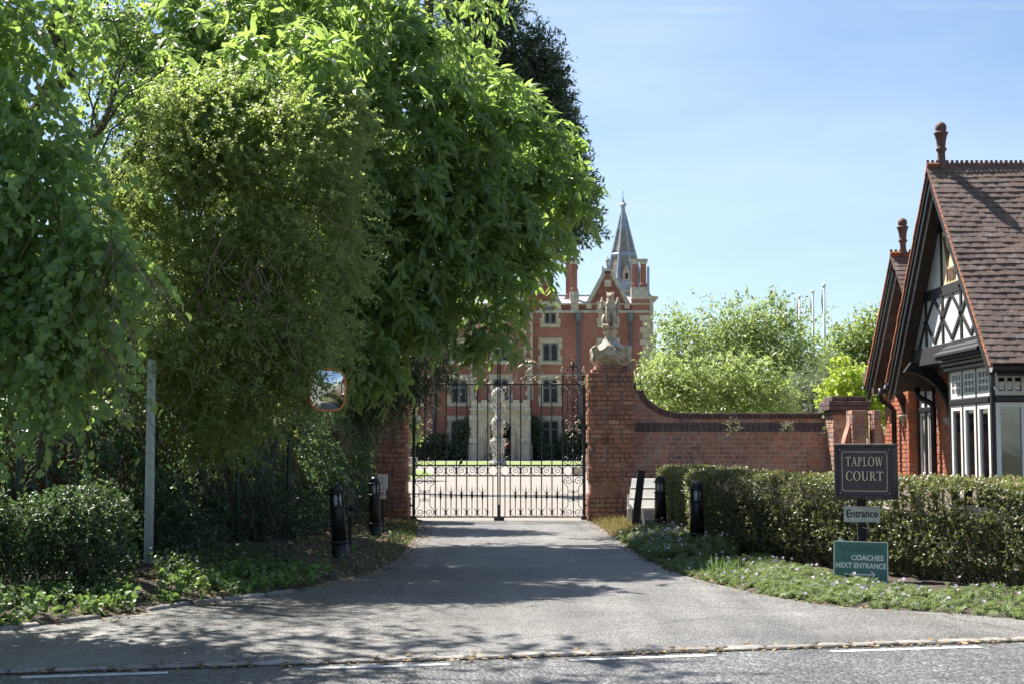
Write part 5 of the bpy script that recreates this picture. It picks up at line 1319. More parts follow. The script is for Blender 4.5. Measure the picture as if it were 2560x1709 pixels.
# gutters and downpipes
def pipe(pts, r=.045, n=10, nm='downpipe'): return obj(nm, MB().tube(pts, r, n), M_black, ct, smooth=True)
def gutter(p0, p1, r=.065):
    p0, p1 = Vector(p0), Vector(p1); d = (p1 - p0).normalized(); sx_ = d.cross(Vector((0, 0, 1))); poly = []
    for i in range(9):
        a = math.pi * i / 8; poly.append(p0 + sx_ * (math.cos(a) * r) - Vector((0, 0, math.sin(a) * r)))
    for i in range(8, -1, -1):
        a = math.pi * i / 8; poly.append(p0 + sx_ * (math.cos(a) * (r - .012)) - Vector((0, 0, math.sin(a) * (r - .012))))
    g = obj('gutter', MB().extr(poly, p1 - p0), M_black, ct)
    obj('gutter_end', MB().extr([p0 - d * .008 + sx_ * (math.cos(math.pi * i / 8) * r) - Vector((0, 0, math.sin(math.pi * i / 8) * r)) for i in range(9)], d * .006), bpy.data.materials['grey_trim'], g)
gutter((X0 - .03, YR - HS - .05, ZE - .01), (XE, YR - HS - .05, ZE - .01)); gutter((X0 - .05, YR + HS + .03, ZE - .02), (6.9, YR + HS + .03, ZE - .02), .05)
pipe([(6.52, 22.88, 2.38), (6.52, 22.88, 2.26), (6.56, 22.8, 2.2), (6.66, 22.68, 2.13), (6.70, 22.64, 2.06), (6.70, 22.64, .3)])
pipe([(6.30, 24.3, 2.42), (6.30, 24.3, 2.28), (6.34, 24.3, 2.20), (6.46, 24.3, 2.12), (6.52, 24.3, 2.04), (6.52, 24.3, .3)])
# second, smaller gable behind
X1, Y2, Z2, H2, E2 = 6.36, 23.58, 4.55, 1.88, 2.50; P2_ = math.atan2(Z2 - E2, H2); L2 = math.hypot(H2, Z2 - E2)
for s_ in (-1, 1):
    k9 = 1. if s_ > 0 else .42; a = Vector((X1 + .02, Y2, Z2)); b = Vector((X1 + .02, Y2 + s_ * H2 * k9, Z2 - (Z2 - E2) * k9)); dn = Vector((0, s_ * math.sin(P2_), math.cos(P2_)))
    obj('roof_covering', MB().extr([a, b, b - dn * .05, a - dn * .05], (2.6, 0, 0)), M_tile, ct)
for c in range(24):
    f_ = c / 24; me = tile_mesh(TW, L2 / 24 * 2.0, .026, M_tile_o, random.randrange(5), 'verge_tile')
    put_tile('verge_tile', me, Vector((X1 - .045 + TW, Y2 + H2 * (1 - f_) + .02, E2 + (Z2 - E2) * f_ + .012)), P2_ - .055, math.pi)
    if f_ > .58: put_tile('roof_tile', tile_mesh(TW * 2, L2 / 24 * 2.0, .02, M_tile, c % 5), Vector((X1 - .03, Y2 - H2 * (1 - f_) - .02, E2 + (Z2 - E2) * f_ + .012)), P2_ - .07, 0)
barge(ct, X1 - .01, Y2, Z2, H2 - .03, E2, .2, (1,))
obj('gable_panel', MB().extr([(X1 + .3, Y2 - .7, Z2 - .92), (X1 + .3, Y2 - .7, E2 - .1), (X1 + .3, Y2 + H2 - .1, E2 - .1), (X1 + .3, Y2, Z2 - .15)], (.08, 0, 0)), M_render, ct)
obj('fascia_beam', MB().box(X1 + .0, 6.7, 25.0, 25.14, 2.36, 2.46), M_brown_board, ct)
cresting(ct, X1 - .05, 7.6, Y2, Z2, 4, P2_); finial(ct, X1 + .17, Y2, Z2 + .05, .95)
# porch roof end further back
for c in range(3):
    for k_ in range(3):
        p = Vector((6.62 + k_ * .17 + .08 * c - .12, 26.2 + c * .12, 2.58 + c * .13)); put_tile('roof_tile', tile_mesh(.165, .26, .02, M_tile, k_), p, .8)
gutter((6.45, 26.12, 2.53), (7.2, 26.12, 2.53), .05)

# ------------------------------------------------------------------ the mansion
YM = 143.
def mx_(px): return (px - CX) / F * YM
def mz(py): return at(1280, py, YM).z
MU = YM / F
mn = thing('mansion', 'red brick Victorian mansion with stone dressings and spire beyond the gates', 'mansion', (0, YM, 0))
W0, W1, ZP, ZS = mx_(700), mx_(1624), mz(762), mz(783)
obj('wall', MB().box(W0, W1, YM, YM + 14, 0, ZS), M_fbrick, mn)
obj('parapet', MB().box(W0, W1 + .002, YM + .05, YM + .6, ZS + .25, ZP), M_fbrick2, mn)
obj('string_course', MB().box(W0, W1 + .12, YM - .16, YM + .3, ZS, ZS + .26), M_stone_l, mn)
obj('parapet_coping', MB().box(W0, W1 + .05, YM - .05, YM + .7, ZP, ZP + .14), M_stone_l, mn)
obj('string_course', MB().box(W0, W1 + .06, YM - .08, YM + .3, mz(938), mz(935)), M_stone_l, mn)
obj('plinth', MB().box(W0, W1 + .06, YM - .12, YM + .3, 0, mz(1128)), M_fbrick2, mn)
# slate roof behind the parapet
zr_ = mz(727)
obj('roof', MB().extr([(W0, YM + .8, ZP - .3), (W0, YM + 5.2, zr_), (W0, YM + 9.6, ZP - .3)], (W1 - W0 - .5, 0, 0)), M_slate, mn)
obj('roof_ridge', MB().tube([(W0, YM + 5.2, zr_ + .05), (W1 - .6, YM + 5.2, zr_ + .05)], .13, 6), M_lead, mn)
def mgable(pc, hw, ya, name='gable'):
    x_, zt2 = mx_(pc), mz(ya); g = obj(name, MB().extr([(x_ - hw * MU, YM - .03, ZS + .26), (x_ + hw * MU, YM - .03, ZS + .26), (x_ + hw * MU, YM - .03, ZP), (x_, YM - .03, zt2), (x_ - hw * MU, YM - .03, ZP)], (0, .55, 0)), M_fbrick2, mn)
    for s_ in (-1, 1):
        obj('gable_coping', MB().beam((x_ + s_ * (hw + 3) * MU, YM + .22, ZP - .1), (x_, YM + .22, zt2 + .12), .75, .24, (0, 1, 0)), M_stone_l, g)
        obj('kneeler', MB().box(x_ + s_ * (hw + 2) * MU - .25, x_ + s_ * (hw + 2) * MU + .25, YM - .13, YM + .5, ZP - .42, ZP + .08), M_stone, g)
    obj('gable_finial', MB().lathe([(.2, zt2), (.14, zt2 + .3), (.12, zt2 + .85), (.28, zt2 + .95), (.22, zt2 + 1.15), (.1, zt2 + 1.3), (.02, zt2 + 1.5)], 8, (x_, YM + .22, 0)), M_stone_l, g)
    obj('vent', MB().box(x_ - .35, x_ + .35, YM - .09, YM, zt2 - 1.6, zt2 - .9), M_stone, g)
mgable(1521, 46, 678); mgable(1349, 46, 678); mgable(1120, 46, 678)
rb = obj('gable_roof', MB().extr([(mx_(1521) - 1.75, YM + .5, ZP), (mx_(1521), YM + .5, mz(681)), (mx_(1521) + 1.75, YM + .5, ZP)], (0, 4.4, 0)), M_slate, mn)
obj('gable_roof', MB().extr([(mx_(1349) - 1.75, YM + .5, ZP), (mx_(1349), YM + .5, mz(681)), (mx_(1349) + 1.75, YM + .5, ZP)], (0, 4.4, 0)), M_slate, mn)
# windows
def mwin(pc, y0, y1, hw=19, lights=2, transom=False, curtain=False, proud=0.):
    """stone surround with long-and-short edges, dark timber lights in it"""
    x_, za, zb_ = mx_(pc), mz(y1), mz(y0); hw_ = hw * MU; yf = YM - .10 - proud
    wn = obj('window', MB().box(x_ - hw_ - .42, x_ + hw_ + .42, yf, yf + .35, zb_, zb_ + .5), M_stone, mn)
    obj('sill', MB().box(x_ - hw_ - .42, x_ + hw_ + .42, yf - .06, yf + .3, za - .34, za), M_stone, wn)
    n = max(3, int((zb_ - za) / .62)); hh = (zb_ - za) / n
    for s_ in (-1, 1):
        for i in range(n):
            e = .46 if i % 2 == 0 else .26; x2 = x_ + s_ * hw_; x3 = x_ + s_ * (hw_ + e)
            obj('quoin', MB().box(min(x2, x3), max(x2, x3), yf + (.02 if i % 2 else .0), yf + .33, za + i * hh + .015, za + (i + 1) * hh - .015), M_stone, wn)
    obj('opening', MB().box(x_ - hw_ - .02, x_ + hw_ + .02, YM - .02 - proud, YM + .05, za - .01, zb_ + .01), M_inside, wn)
    cw = 2 * hw_ / lights
    for i in range(lights):
        a, b = x_ - hw_ + i * cw, x_ - hw_ + (i + 1) * cw
        m_ = MB(); pts = []
        m_.box(a, a + .12, yf + .06, yf + .2, za, zb_); m_.box(b - .12, b, yf + .06, yf + .2, za, zb_)
        n2 = 8; arc = [(a + .12 + (b - a - .24) * k / n2, zb_ - .34 + .26 * math.sin(math.pi * k / n2)) for k in range(n2 + 1)]
        m_.extr([(u, yf + .06, v) for u, v in arc] + [(b - .12, yf + .06, zb_), (a + .12, yf + .06, zb_)], (0, .14, 0))
        m_.box(a + .12, b - .12, yf + .06, yf + .2, za, za + .12)
        if transom: m_.box(a + .12, b - .12, yf + .062, yf + .19, za + (zb_ - za) * .62, za + (zb_ - za) * .62 + .14)
        fr = obj('frame', m_, M_sash, wn)
        obj('pane', MB().box(a + .12, b - .12, yf + .13, yf + .14, za + .12, zb_ - .05), M_glass_far, fr)
        if curtain:
            s_ = -1 if i == 0 else 1; xe = a + .13 if i == 0 else b - .13
            obj('curtain', MB().extr([(xe, yf + .17, za + .15), (xe - s_ * .34, yf + .17, za + .15), (xe - s_ * .30, yf + .17, za + (zb_ - za) * .5), (xe - s_ * .5, yf + .17, zb_ - .4), (xe, yf + .17, zb_ - .4)][::s_], (0, .03, 0)), M_curtain, wn)
    return wn
M_sash = surf('dark_sash', (.10, .115, .115), (.17, .185, .185), 2, .5); M_glass_far = glassmat('mansion_glass', (.6, .64, .66))
for pc in (1148, 1376): mwin(pc, 947, 1006, 19, 2, True); mwin(pc, 1050, 1112, 20, 2, True, True); mwin(pc, 857, 902, 19, 2)
for pc in (1148, 1376, 1521): mwin(pc, 766, 810, 15 if pc != 1521 else 17, 2)
mwin(1521, 857, 902, 19, 2); mwin(1521, 947, 1006, 19, 2, True); mwin(1030, 1050, 1112, 12, 2, True); mwin(1030, 947, 1006, 19, 2, True)
# projecting middle bay with quoins, porch below
bay0, bay1 = mx_(1176), mx_(1330)
obj('middle_bay', MB().box(bay0, bay1, YM - .5, YM + .1, 0, ZS - .02), M_fbrick, mn)
for px0, px1 in ((1176, 1190), (1318, 1332)):
    i = 0; z = mz(1000)
    while z < ZS - .3:
        e = 5.5 if i % 2 else 0; a, b = mx_(px0 - (0 if px0 < 1250 else e)), mx_(px1 + (e if px0 < 1250 else 0))
        obj('quoin', MB().box(a, b, YM - .62, YM - .3, z + .015, z + .46), M_stone, mn); z += .48; i += 1
obj('corbel_shaft', MB().box(mx_(1309), mx_(1331), YM - .66, YM - .3, mz(895), mz(800)), M_fbrick, mn)
i = 0; z = mz(893)
while z < mz(800):
    e = 3 if i % 2 else 0
    for a, b in ((1309, 1314 + e), (1326 - e, 1332)): obj('quoin', MB().box(mx_(a), mx_(b), YM - .72, YM - .5, z + .015, z + .44), M_stone, mn)
    z += .46; i += 1
mwin(1252, 947, 1000, 19, 2, True, proud=.5); mwin(1252, 857, 902, 19, 2, proud=.5); mwin(1240, 766, 812, 11, 1, proud=.5)
obj('corbel', MB().lathe([(.15, mz(906)), (.35, mz(902)), (.6, mz(895))], 8, (mx_(1320), YM - .55, 0)), M_stone, mn)
obj('string_course', MB().box(bay0 - .1, bay1 + .1, YM - .6, YM - .3, mz(872), mz(869)), M_stone_l, mn)
# corner quoins
i = 0; z = .1
while z < ZS - .3:
    e = 7 if i % 2 else 0; obj('quoin', MB().box(mx_(1607 - e), W1 + .1, YM - .1, YM + .5, z + .015, z + .58), M_stone, mn); z += .60; i += 1
for px_ in (1447, 1577, 1087):
    x_ = mx_(px_); d = obj('downpipe', MB().tube([(x_, YM - .22, .2), (x_, YM - .22, mz(792))], .13, 8), M_pipe, mn, smooth=True)
    obj('hopper', MB().lathe([(.14, mz(806)), (.3, mz(798)), (.36, mz(788)), (.36, mz(785))], 8, (x_, YM - .28, 0)), M_pipe, d)
    for y in (870, 960, 1050): obj('pipe_bracket', MB().lathe([(.2, mz(y)), (.2, mz(y) + .12)], 8, (x_, YM - .22, 0)), M_pipe, d)
# chimneys
def stack(label_px, shafts, base, Yc):
    b0, b1, yb0, yb1 = base; c = obj('chimney_stack', MB().box(mx_(b0), mx_(b1), Yc, Yc + 1.1, mz(yb1), mz(yb0)), M_stone_l, mn)
    for (p0, p1, yt, yb) in shafts:
        xm, r_ = (mx_(p0) + mx_(p1)) / 2, (mx_(p1) - mx_(p0)) / 2
        sh_ = obj('chimney_shaft', MB().lathe([(r_ * .82, mz(yb)), (r_ * .82, mz(yb) + .35), (r_ * .68, mz(yb) + .45), (r_ * .68, mz(yt + 12))], 8, (xm, Yc + .55, 0), math.pi / 8), M_fbrick, c)
        obj('chimney_cap', MB().lathe([(r_ * .70, mz(yt + 13)), (r_ * .85, mz(yt + 10)), (r_ * .95, mz(yt + 6)), (r_ * 1.08, mz(yt + 5)), (r_ * 1.08, mz(yt)), (r_ * .6, mz(yt))], 8, (xm, Yc + .55, 0), math.pi / 8), M_stone_l, sh_)
stack('', [(1578, 1601, 647, 718), (1600, 1623, 647, 718)], (1580, 1623, 718, 748), YM - .05)
obj('chimney_base', MB().box(mx_(1581), mx_(1622), YM - .04, YM + 1.1, ZS + .2, mz(746)), M_fbrick, mn)
stack('', [(1425, 1450, 645, 728)], (1426, 1449, 728, 748), YM + .6); stack('', [(1415, 1439, 593, 735)], (1414, 1440, 735, 750), YM + 4)
obj('chimney_base', MB().box(mx_(1428), mx_(1447), YM - .04, YM + 1.4, ZS + .2, mz(746)), M_stone, mn)
# spire on its tower
YT = 150.; TU = YT / F
def tx(px): return (px - CX) / F * YT
def tz(py): return at(1280, py, YT).z
xc = tx(1562); zb_ = tz(705); za_ = tz(532); rb_ = 48 * TU
sp = obj('spire', MB().lathe([(rb_, zb_ - 2), (rb_, zb_), (.22, za_)], 8, (xc, YT + 1, 0), math.pi / 8), M_lead, mn)
for k_ in range(8):
    a0, a1 = math.pi / 8 + k_ * math.pi / 4, math.pi / 8 + (k_ + 1) * math.pi / 4
    def sp_pt(a, f_, out=.04):
        r_ = rb_ + (.22 - rb_) * f_; return Vector((xc + (r_ + out) * math.cos(a), YT + 1 + (r_ + out) * math.sin(a), zb_ + (za_ - zb_) * f_))
    obj('spire_rib', MB().tube([sp_pt(a0, 0), sp_pt(a0, 1)], [.17, .10], 6), M_lead, sp)
    for f0, f1 in ((.04, .37), (.44, .78)):
        w0, w1 = .15, .15
        q = [sp_pt(a0, f0, .0).lerp(sp_pt(a1, f0, .0), w0), sp_pt(a0, f0, .0).lerp(sp_pt(a1, f0, .0), 1 - w0), sp_pt(a0, f1, .0).lerp(sp_pt(a1, f1, .0), 1 - w1 - .08), sp_pt(a0, f1, .0).lerp(sp_pt(a1, f1, .0), w1 + .08)]
        am = (a0 + a1) / 2; nn = Vector((math.cos(am), math.sin(am), .2)) * .05
        obj('spire_panel', MB().extr(q, nn), M_dark_tile, sp)
    obj('spire_band', MB().tube([sp_pt(a0, .405), sp_pt(a1, .405)], .14, 5), M_lead, sp)
obj('spire_finial', MB().lathe([(.42, za_ - .9), (.30, za_), (.22, za_ + .5), (.24, za_ + .9), (.45, za_ + 1.0), (.2, za_ + 1.25), (.12, za_ + 1.5), (.04, za_ + 1.8), (.03, za_ + 2.6)], 8, (xc, YT + 1, 0)), M_lead, sp)
obj('tower', MB().lathe([(rb_ * 1.02, mz(800)), (rb_ * 1.02, zb_ - 1.4), (rb_ * 1.12, zb_ - 1.2), (rb_ * 1.12, zb_ - .9)], 8, (xc, YT + 1, 0), math.pi / 8), M_stone_l, mn)
lu = obj('lucarne', MB().extr([(tx(1557), YT - 1.0, tz(704)), (tx(1576), YT - 1.0, tz(704)), (tx(1576), YT - 1.0, tz(682)), (tx(1566.5), YT - 1.0, tz(664)), (tx(1557), YT - 1.0, tz(682))], (0, 1.2, 0)), M_stone, sp)
obj('lucarne_window', MB().box(tx(1563), tx(1570), YT - 1.04, YT - .9, tz(700), tz(686)), M_inside, lu)
for px_ in (1508, 1622):
    obj('tower_pinnacle', MB().box(tx(px_ - 2.5), tx(px_ + 2.5), YT - .5, YT + .1, tz(742), tz(668)), M_lead, mn)
obj('tower_parapet', MB().box(tx(1506), tx(1560), YT - .4, YT + .1, tz(742), tz(672 + 28)), M_stone_l, mn)
obj('tower_parapet', MB().box(tx(1508), tx(1520), YT - .35, YT + .1, tz(700), tz(672)), M_lead, mn)
# corner cornice, oriel on the flank
obj('corner_cornice', MB().lathe([(.1, mz(760)), (.5, mz(752)), (.75, mz(744)), (.8, mz(741)), (.2, mz(738))], 8, (W1 + .25, YM + .6, 0)), M_stone_l, mn)
obj('roof', MB().extr([(mx_(1600), YM + .4, mz(741)), (mx_(1632), YM + .4, mz(741)), (mx_(1618), YM + .4, mz(715))], (0, 3, 0)), M_slate, mn)
obj('corner_shaft', MB().tube([(W1 + .2, YM + .3, 0), (W1 + .2, YM + .3, mz(745))], .28, 8), M_stone, mn)
orl = obj('oriel', MB().box(mx_(1626), mx_(1643), YM + 1.0, YM + 3.4, 0, mz(848)), M_stone_l, mn)
obj('oriel_cornice', MB().box(mx_(1625), mx_(1645), YM + .85, YM + 3.5, mz(852), mz(847)), M_stone, orl)
for (a, b) in ((858, 902), (950, 1005)): 
    wq = obj('window', MB().box(mx_(1630), mx_(1640), YM + .95, YM + 1.1, mz(b), mz(a)), M_inside, orl); obj('pane', MB().box(mx_(1630) + .05, mx_(1640) - .05, YM + .93, YM + .945, mz(b) + .05, mz(a) - .05), M_glass_far, wq)
for k_ in range(5): obj('cresting', MB().lathe([(.12, mz(848)), (.05, mz(842)), (.22, mz(838)), (.1, mz(833)), (.02, mz(826 if k_ == 4 else 829))], 6, (mx_(1627 + k_ * 3.8), YM + 1.1, 0)), M_stone_l, orl)
# porch
pc0, pc1 = mx_(1178), mx_(1325); yp = YM - 4.2; zc = mz(1019)
def pz(py): return at(1280, py, yp).z
def px__(px): return (px - CX) / F * yp
pz0, pz1 = pz(1152), pz(1022)
po = obj('porch', MB().box(px__(1186), px__(1226), yp, yp + .9, 0, pz1), M_stone, mn)
xa, xb = px__(1218), px__(1286); xm_ = (xa + xb) / 2; hw_ = (xb - xa) / 2; zs_ = pz(1085)
arch = [(xa, yp - .02, zs_)]
for k_ in range(1, 16):
    q = k_ / 16; u = -1 + 2 * q; arch.append((xm_ + hw_ * u, yp - .02, zs_ + (pz(1050) - zs_) * (1 - abs(u) ** 2.3) ** .62))
arch += [(xb, yp - .02, zs_), (xb, yp - .02, pz1), (xa, yp - .02, pz1)]
obj('porch_arch', MB().extr(arch, (0, .7, 0)), M_stone, po)
obj('porch_pier', MB().box(px__(1278), px__(1317), yp, yp + .9, 0, pz1), M_stone, po)
for a, b, c in ((1040, 1120, 0.03), (1046, 1120, .06)):
    k_ = 0 if c < .05 else 3
    pts = [(xa - .25 + k_ * .07, yp - c, 0), (xa - .25 + k_ * .07, yp - c, pz(1085))] + [(xm_ + (hw_ + .25 - k_ * .07) * u, yp - c, zs_ + (pz(1047) + .1 - zs_) * (1 - abs(u) ** 2.3) ** .62) for u in [-.98 + 1.96 * i / 14 for i in range(15)]] + [(xb + .25 - k_ * .07, yp - c, pz(1085)), (xb + .25 - k_ * .07, yp - c, 0)]
    obj('arch_moulding', MB().tube(pts, .09, 6), M_stone, po, smooth=True)
obj('label_mould', MB().box(px__(1206), px__(1297), yp - .12, yp, pz(1036), pz(1033)), M_stone, po)
for p_ in (1186, 1316):
    b_ = obj('porch_buttress', MB().lathe([(.62, 0), (.62, pz(1110)), (.52, pz(1108)), (.52, pz(1046)), (.40, pz(1040)), (.40, pz1)], 8, (px__(p_), yp + .2, 0), math.pi / 8), M_stone, po)
    for y in (1100, 1042): obj('weathered_block', MB().box(px__(p_) - .5, px__(p_) + .5, yp - .40, yp - .2, pz(y + 6), pz(y - 6)), M_stone_l, b_)
obj('porch_side', MB().box(px__(1186), px__(1196), yp + .9, YM - .4, 0, pz1), M_stone, po); obj('porch_side', MB().box(px__(1306), px__(1317), yp + .9, YM - .4, 0, pz1), M_stone, po)
obj('porch_cornice', MB().box(px__(1174), px__(1328), yp - .35, YM - .4, pz(1024), pz(1018)), M_stone_l, po)
obj('porch_parapet', MB().box(px__(1178), px__(1324), yp - .2, YM - .45, pz(1018), pz(1006)), M_stone, po)
for k_ in range(6): obj('merlon', MB().box(px__(1178 + k_ * 26), px__(1178 + k_ * 26 + 16), yp - .2, yp + .2, pz(1006), pz(999)), M_stone, po)
obj('porch_interior', MB().box(px__(1200), px__(1304), yp + 3.4, yp + 3.6, 0, pz1 - .1), surf('porch_shade', (.30, .26, .22), (.40, .35, .29), 1, .9), po)
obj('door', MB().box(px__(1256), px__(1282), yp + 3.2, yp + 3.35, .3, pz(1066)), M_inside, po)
# person in the doorway
pp = thing('person', 'person in dark red coat and dark trousers standing in the mansion doorway', 'person', (px__(1266), yp + 1.2, .3))
bx_, by_, bz_ = pp.location
mb = MB()
for s_ in (-1, 1):
    mb.tube([(bx_ + s_*.10, by_, bz_ + .9), (bx_ + s_*.11, by_ - .01, bz_ + .48), (bx_ + s_*.11, by_ + .02, bz_ + .06)], [.10, .065, .045], 10); mb.ell((bx_ + s_*.11, by_ - .05, bz_ + .04), (.05, .12, .04))
    mb.tube([(bx_ + s_*.19, by_, bz_ + 1.42), (bx_ + s_*.26, by_, bz_ + 1.12), (bx_ + s_*.22, by_ - .10, bz_ + .88)], [.065, .05, .035], 10); mb.ell((bx_ + s_*.21, by_ - .12, bz_ + .82), (.035, .04, .06))
mb.ell((bx_, by_, bz_ + 1.22), (.20, .13, .30)); mb.ell((bx_, by_, bz_ + .95), (.17, .13, .16)); mb.tube([(bx_, by_, bz_ + 1.45), (bx_, by_, bz_ + 1.6)], .05, 8); mb.ell((bx_, by_ - .01, bz_ + 1.66), (.085, .10, .115)); mb.ell((bx_, by_ - .11, bz_ + 1.65), (.018, .025, .025))
m_, n_, b_ = nodes('person_clothing'); sx2 = n_.nodes.new('ShaderNodeSeparateXYZ'); lk(n_, world_pos(n_), sx2.inputs[0])
mr2 = n_.nodes.new('ShaderNodeMapRange'); mr2.inputs['From Min'].default_value = bz_; mr2.inputs['From Max'].default_value = bz_ + 1.8; lk(n_, sx2.outputs[2], mr2.inputs['Value'])
rc = ramp(n_, mr2.outputs[0], [(0., (.02, .02, .025)), (.47, (.30, .02, .03)), (.86, (.55, .36, .28))])
for nd in n_.nodes:
    if nd.type == 'VALTORGB': nd.color_ramp.interpolation = 'CONSTANT'
lk(n_, rc, b_.inputs['Base Color']); b_.inputs['Roughness'].default_value = .8
obj('body', bake(mb, .025), m_, pp)
obj('hair', bake(MB().ell((bx_, by_ + .015, bz_ + 1.70), (.092, .10, .095)), .02), surf('dark_hair', (.02, .015, .012), (.04, .03, .02), 30, .6), pp)
# monument on the lawn
YU_ = 107.
def ux_(px): return (px - CX) / F * YU_
def uz(py): return at(1280, py, YU_).z
mo = thing('stone_monument', 'tall pale stone urn monument on the lawn behind the gate centre', 'monument', (ux_(1245), YU_, 0))
u_ = YU_ / F; xq = ux_(1245)
obj('foot', MB().lathe([(24*u_, 0), (24*u_, uz(1156)), (19*u_, uz(1150)), (15*u_, uz(1146)), (14*u_, uz(1142))], 8, (xq, YU_, 0), math.pi/8), M_stone_l, mo)
obj('shaft', MB().lathe([(14*u_, uz(1143)), (17*u_, uz(1115)), (20*u_, uz(1104)), (20*u_, uz(1100)), (13*u_, uz(1096)), (12*u_, uz(1090))], 12, (xq, YU_, 0)), M_stone_l, mo, smooth=True)
obj('body', MB().lathe([(12*u_, uz(1091)), (15*u_, uz(1075)), (17*u_, uz(1055)), (14*u_, uz(1045)), (8*u_, uz(1040)), (6*u_, uz(1032)), (8*u_, uz(1026)), (6*u_, uz(1015)), (9*u_, uz(1005)), (15*u_, uz(995)), (17*u_, uz(985)), (14*u_, uz(976)), (8*u_, uz(970)), (1*u_, uz(966))], 16, (xq, YU_, 0)), M_stone_l, mo, smooth=True)
# stone blocks edging the court
for k_, (px_, py_, s_) in enumerate(((1471, 1163, .55), (1469, 1176, .55), (1443, 1184, .42), (1027, 1165, .5), (1025, 1184, .5))):
    p = gp(px_, py_ + 3); q = s_ * p.y / 75 * 1.1
    o = obj('stone_block', MB().cbox(-q*.55, q*.55, -q*.5, q*.5, -.03, q, .02), M_stone, loc=(p.x, p.y, 0), rot=(0, 0, random.uniform(-.2, .2)))
    tag(o, ['pale stone block beyond the gate, farthest of those by the beast pillar', 'pale stone block beyond the gate, middle one by the beast pillar', 'small pale stone block seen through the hinge panel of the gate', 'pale stone block on the grass edge past the shaded pillar', 'low pale stone block just past the shaded pillar'][k_], 'stone block', 'stone blocks edging the court')
# shrubs and climbers against the house
def shrub_mass(name, label, bl, n, leaf, mat, nl=10, L=.5, cat='shrub', T=None, lo=.4):
    t = thing(name, label, cat, (float(np.mean([q[0] for q in bl])), float(np.mean([q[1] for q in bl])), 0)); P, O = shell(bl, n, lo, 1.06, .5)
    Pl, D, N, S, sh = twigs(P, O, nl, L, leaf, 1., outw=.7, flat=.5); leaf_obj('foliage', Pl, D, N, S, T or T_oval, mat, t, sh)
    mb = MB()
    for q in bl[:6]: branchy(mb, (q[0], q[1], 0), q[:3], .05 * max(1, q[3] * .3), .02, .1, 4)
    obj('stem', mb, M_bark, t, kind='stuff'); return t
YH = 140.5
shrub_mass('climber', 'dark climbing plant on the mansion wall beside the porch', [blob(1338, y, 14, YH) for y in (1060, 1080, 1100, 1120, 1140)], 700, .22, L_bush, cat='climber')
shrub_mass('wall_shrub', 'broad dark shrub against the mansion between porch window and gate pillar', [blob(x_, y, 20, YH - 1) for x_, y in ((1420, 1110), (1445, 1090), (1460, 1070), (1420, 1130), (1450, 1130), (1390, 1138), (1365, 1140), (1475, 1110), (1500, 1120))], 1700, .24, L_bush)
shrub_mass('wall_shrub', 'dark rounded shrub against the mansion by the dining window', [blob(x_, y, 18, YH - 1) for x_, y in ((1050, 1125), (1075, 1115), (1095, 1105), (1100, 1130), (1125, 1130), (1160, 1120), (1160, 1095), (1160, 1070), (1155, 1135))], 1500, .24, L_bush)
shrub_mass('courtyard_tree', 'light green branch tips seen past the edge of the shaded pillar', [blob(1015, 1080, 24, 60), blob(1000, 1060, 28, 60), blob(980, 1020, 40, 60)], 420, .16, L_cherry, L=.4, cat='tree')

# ------------------------------------------------------------------ trees behind the garden wall
def ftree(name, label, px, Y, ybase, blobs, n, leaf, mat, nl=9, L=.35, r0=.14, T=None, lo=.3, droop=.1, up=.1, single=False):
    b = at(px, 1112, Y); top = at(px, blobs[0][1], Y); bl = clump([blob(*q, Y + random.uniform(-.6, .6) * q[2] / F * Y) for q in blobs], 4, .45)
    t = tree(name, label, (b.x, Y, 0), (top.x, Y, top.z), r0, bl, nlimb=8)
    P, O = shell(bl, n, lo, 1.3, .35); Pl, D, N, S, sh = twigs(P, O, nl, L, leaf, 1., droop=droop, outw=.7, updir=up, flat=.5)
    leaf_obj('crown', Pl, D, N, S, T or T_oval, mat, t, sh)
ftree('birch_tree', 'airy olive-green tree in the middle behind the garden wall', 1820, 46, 1050, [(1930, 815, 60), (1850, 865, 90), (1960, 860, 85), (1760, 840, 75), (1715, 880, 70), (1900, 930, 95), (1800, 940, 95), (1700, 960, 70), (1980, 950, 60), (1960, 1000, 70), (1650, 950, 40), (1690, 815, 32), (1850, 800, 36), (1940, 780, 26)], 4000, .115, L_birch, L=.5, r0=.16)
ftree('cherry_tree', 'bright yellow-green young cherry with long leaves just behind the garden wall', 1760, 31.5, 1050, [(1700, 940, 60), (1650, 970, 50), (1760, 980, 70), (1840, 960, 60), (1920, 970, 60), (1880, 1010, 60), (1680, 1020, 70), (1780, 1030, 70), (1940, 1010, 45), (1640, 930, 30), (1920, 915, 28), (1620, 960, 22), (1830, 920, 30)], 1700, .13, L_cherry, L=.32, r0=.05, T=T_slim, droop=.45)
ftree('willow_shrub', 'pale grey-green willowy shrub behind the end of the garden wall', 2040, 40, 1050, [(2040, 970, 50), (2000, 1000, 55), (2080, 970, 45), (2060, 1010, 60), (2100, 940, 45), (1960, 1020, 45)], 1300, .10, L_grey, L=.45, r0=.07, T=T_slim, droop=.3)
ftree('oak_tree', 'rounded mid-green oak in the distance beside the cottage gable', 2160, 62, 1050, [(2190, 850, 55), (2150, 870, 60), (2110, 900, 45), (2200, 920, 60), (2120, 930, 55), (2085, 920, 35), (2230, 830, 50)], 2000, .17, L_oak, L=.6, r0=.25)
ftree('golden_bush', 'vivid yellow-green bush between the wall pier and the cottage', 2140, 33, 1050, [(2120, 960, 38), (2110, 925, 22), (2150, 990, 50), (2190, 1000, 45), (2100, 990, 35), (2190, 960, 40), (2170, 1030, 50)], 1100, .085, L_yellow, L=.25, r0=.04, T=T_round)
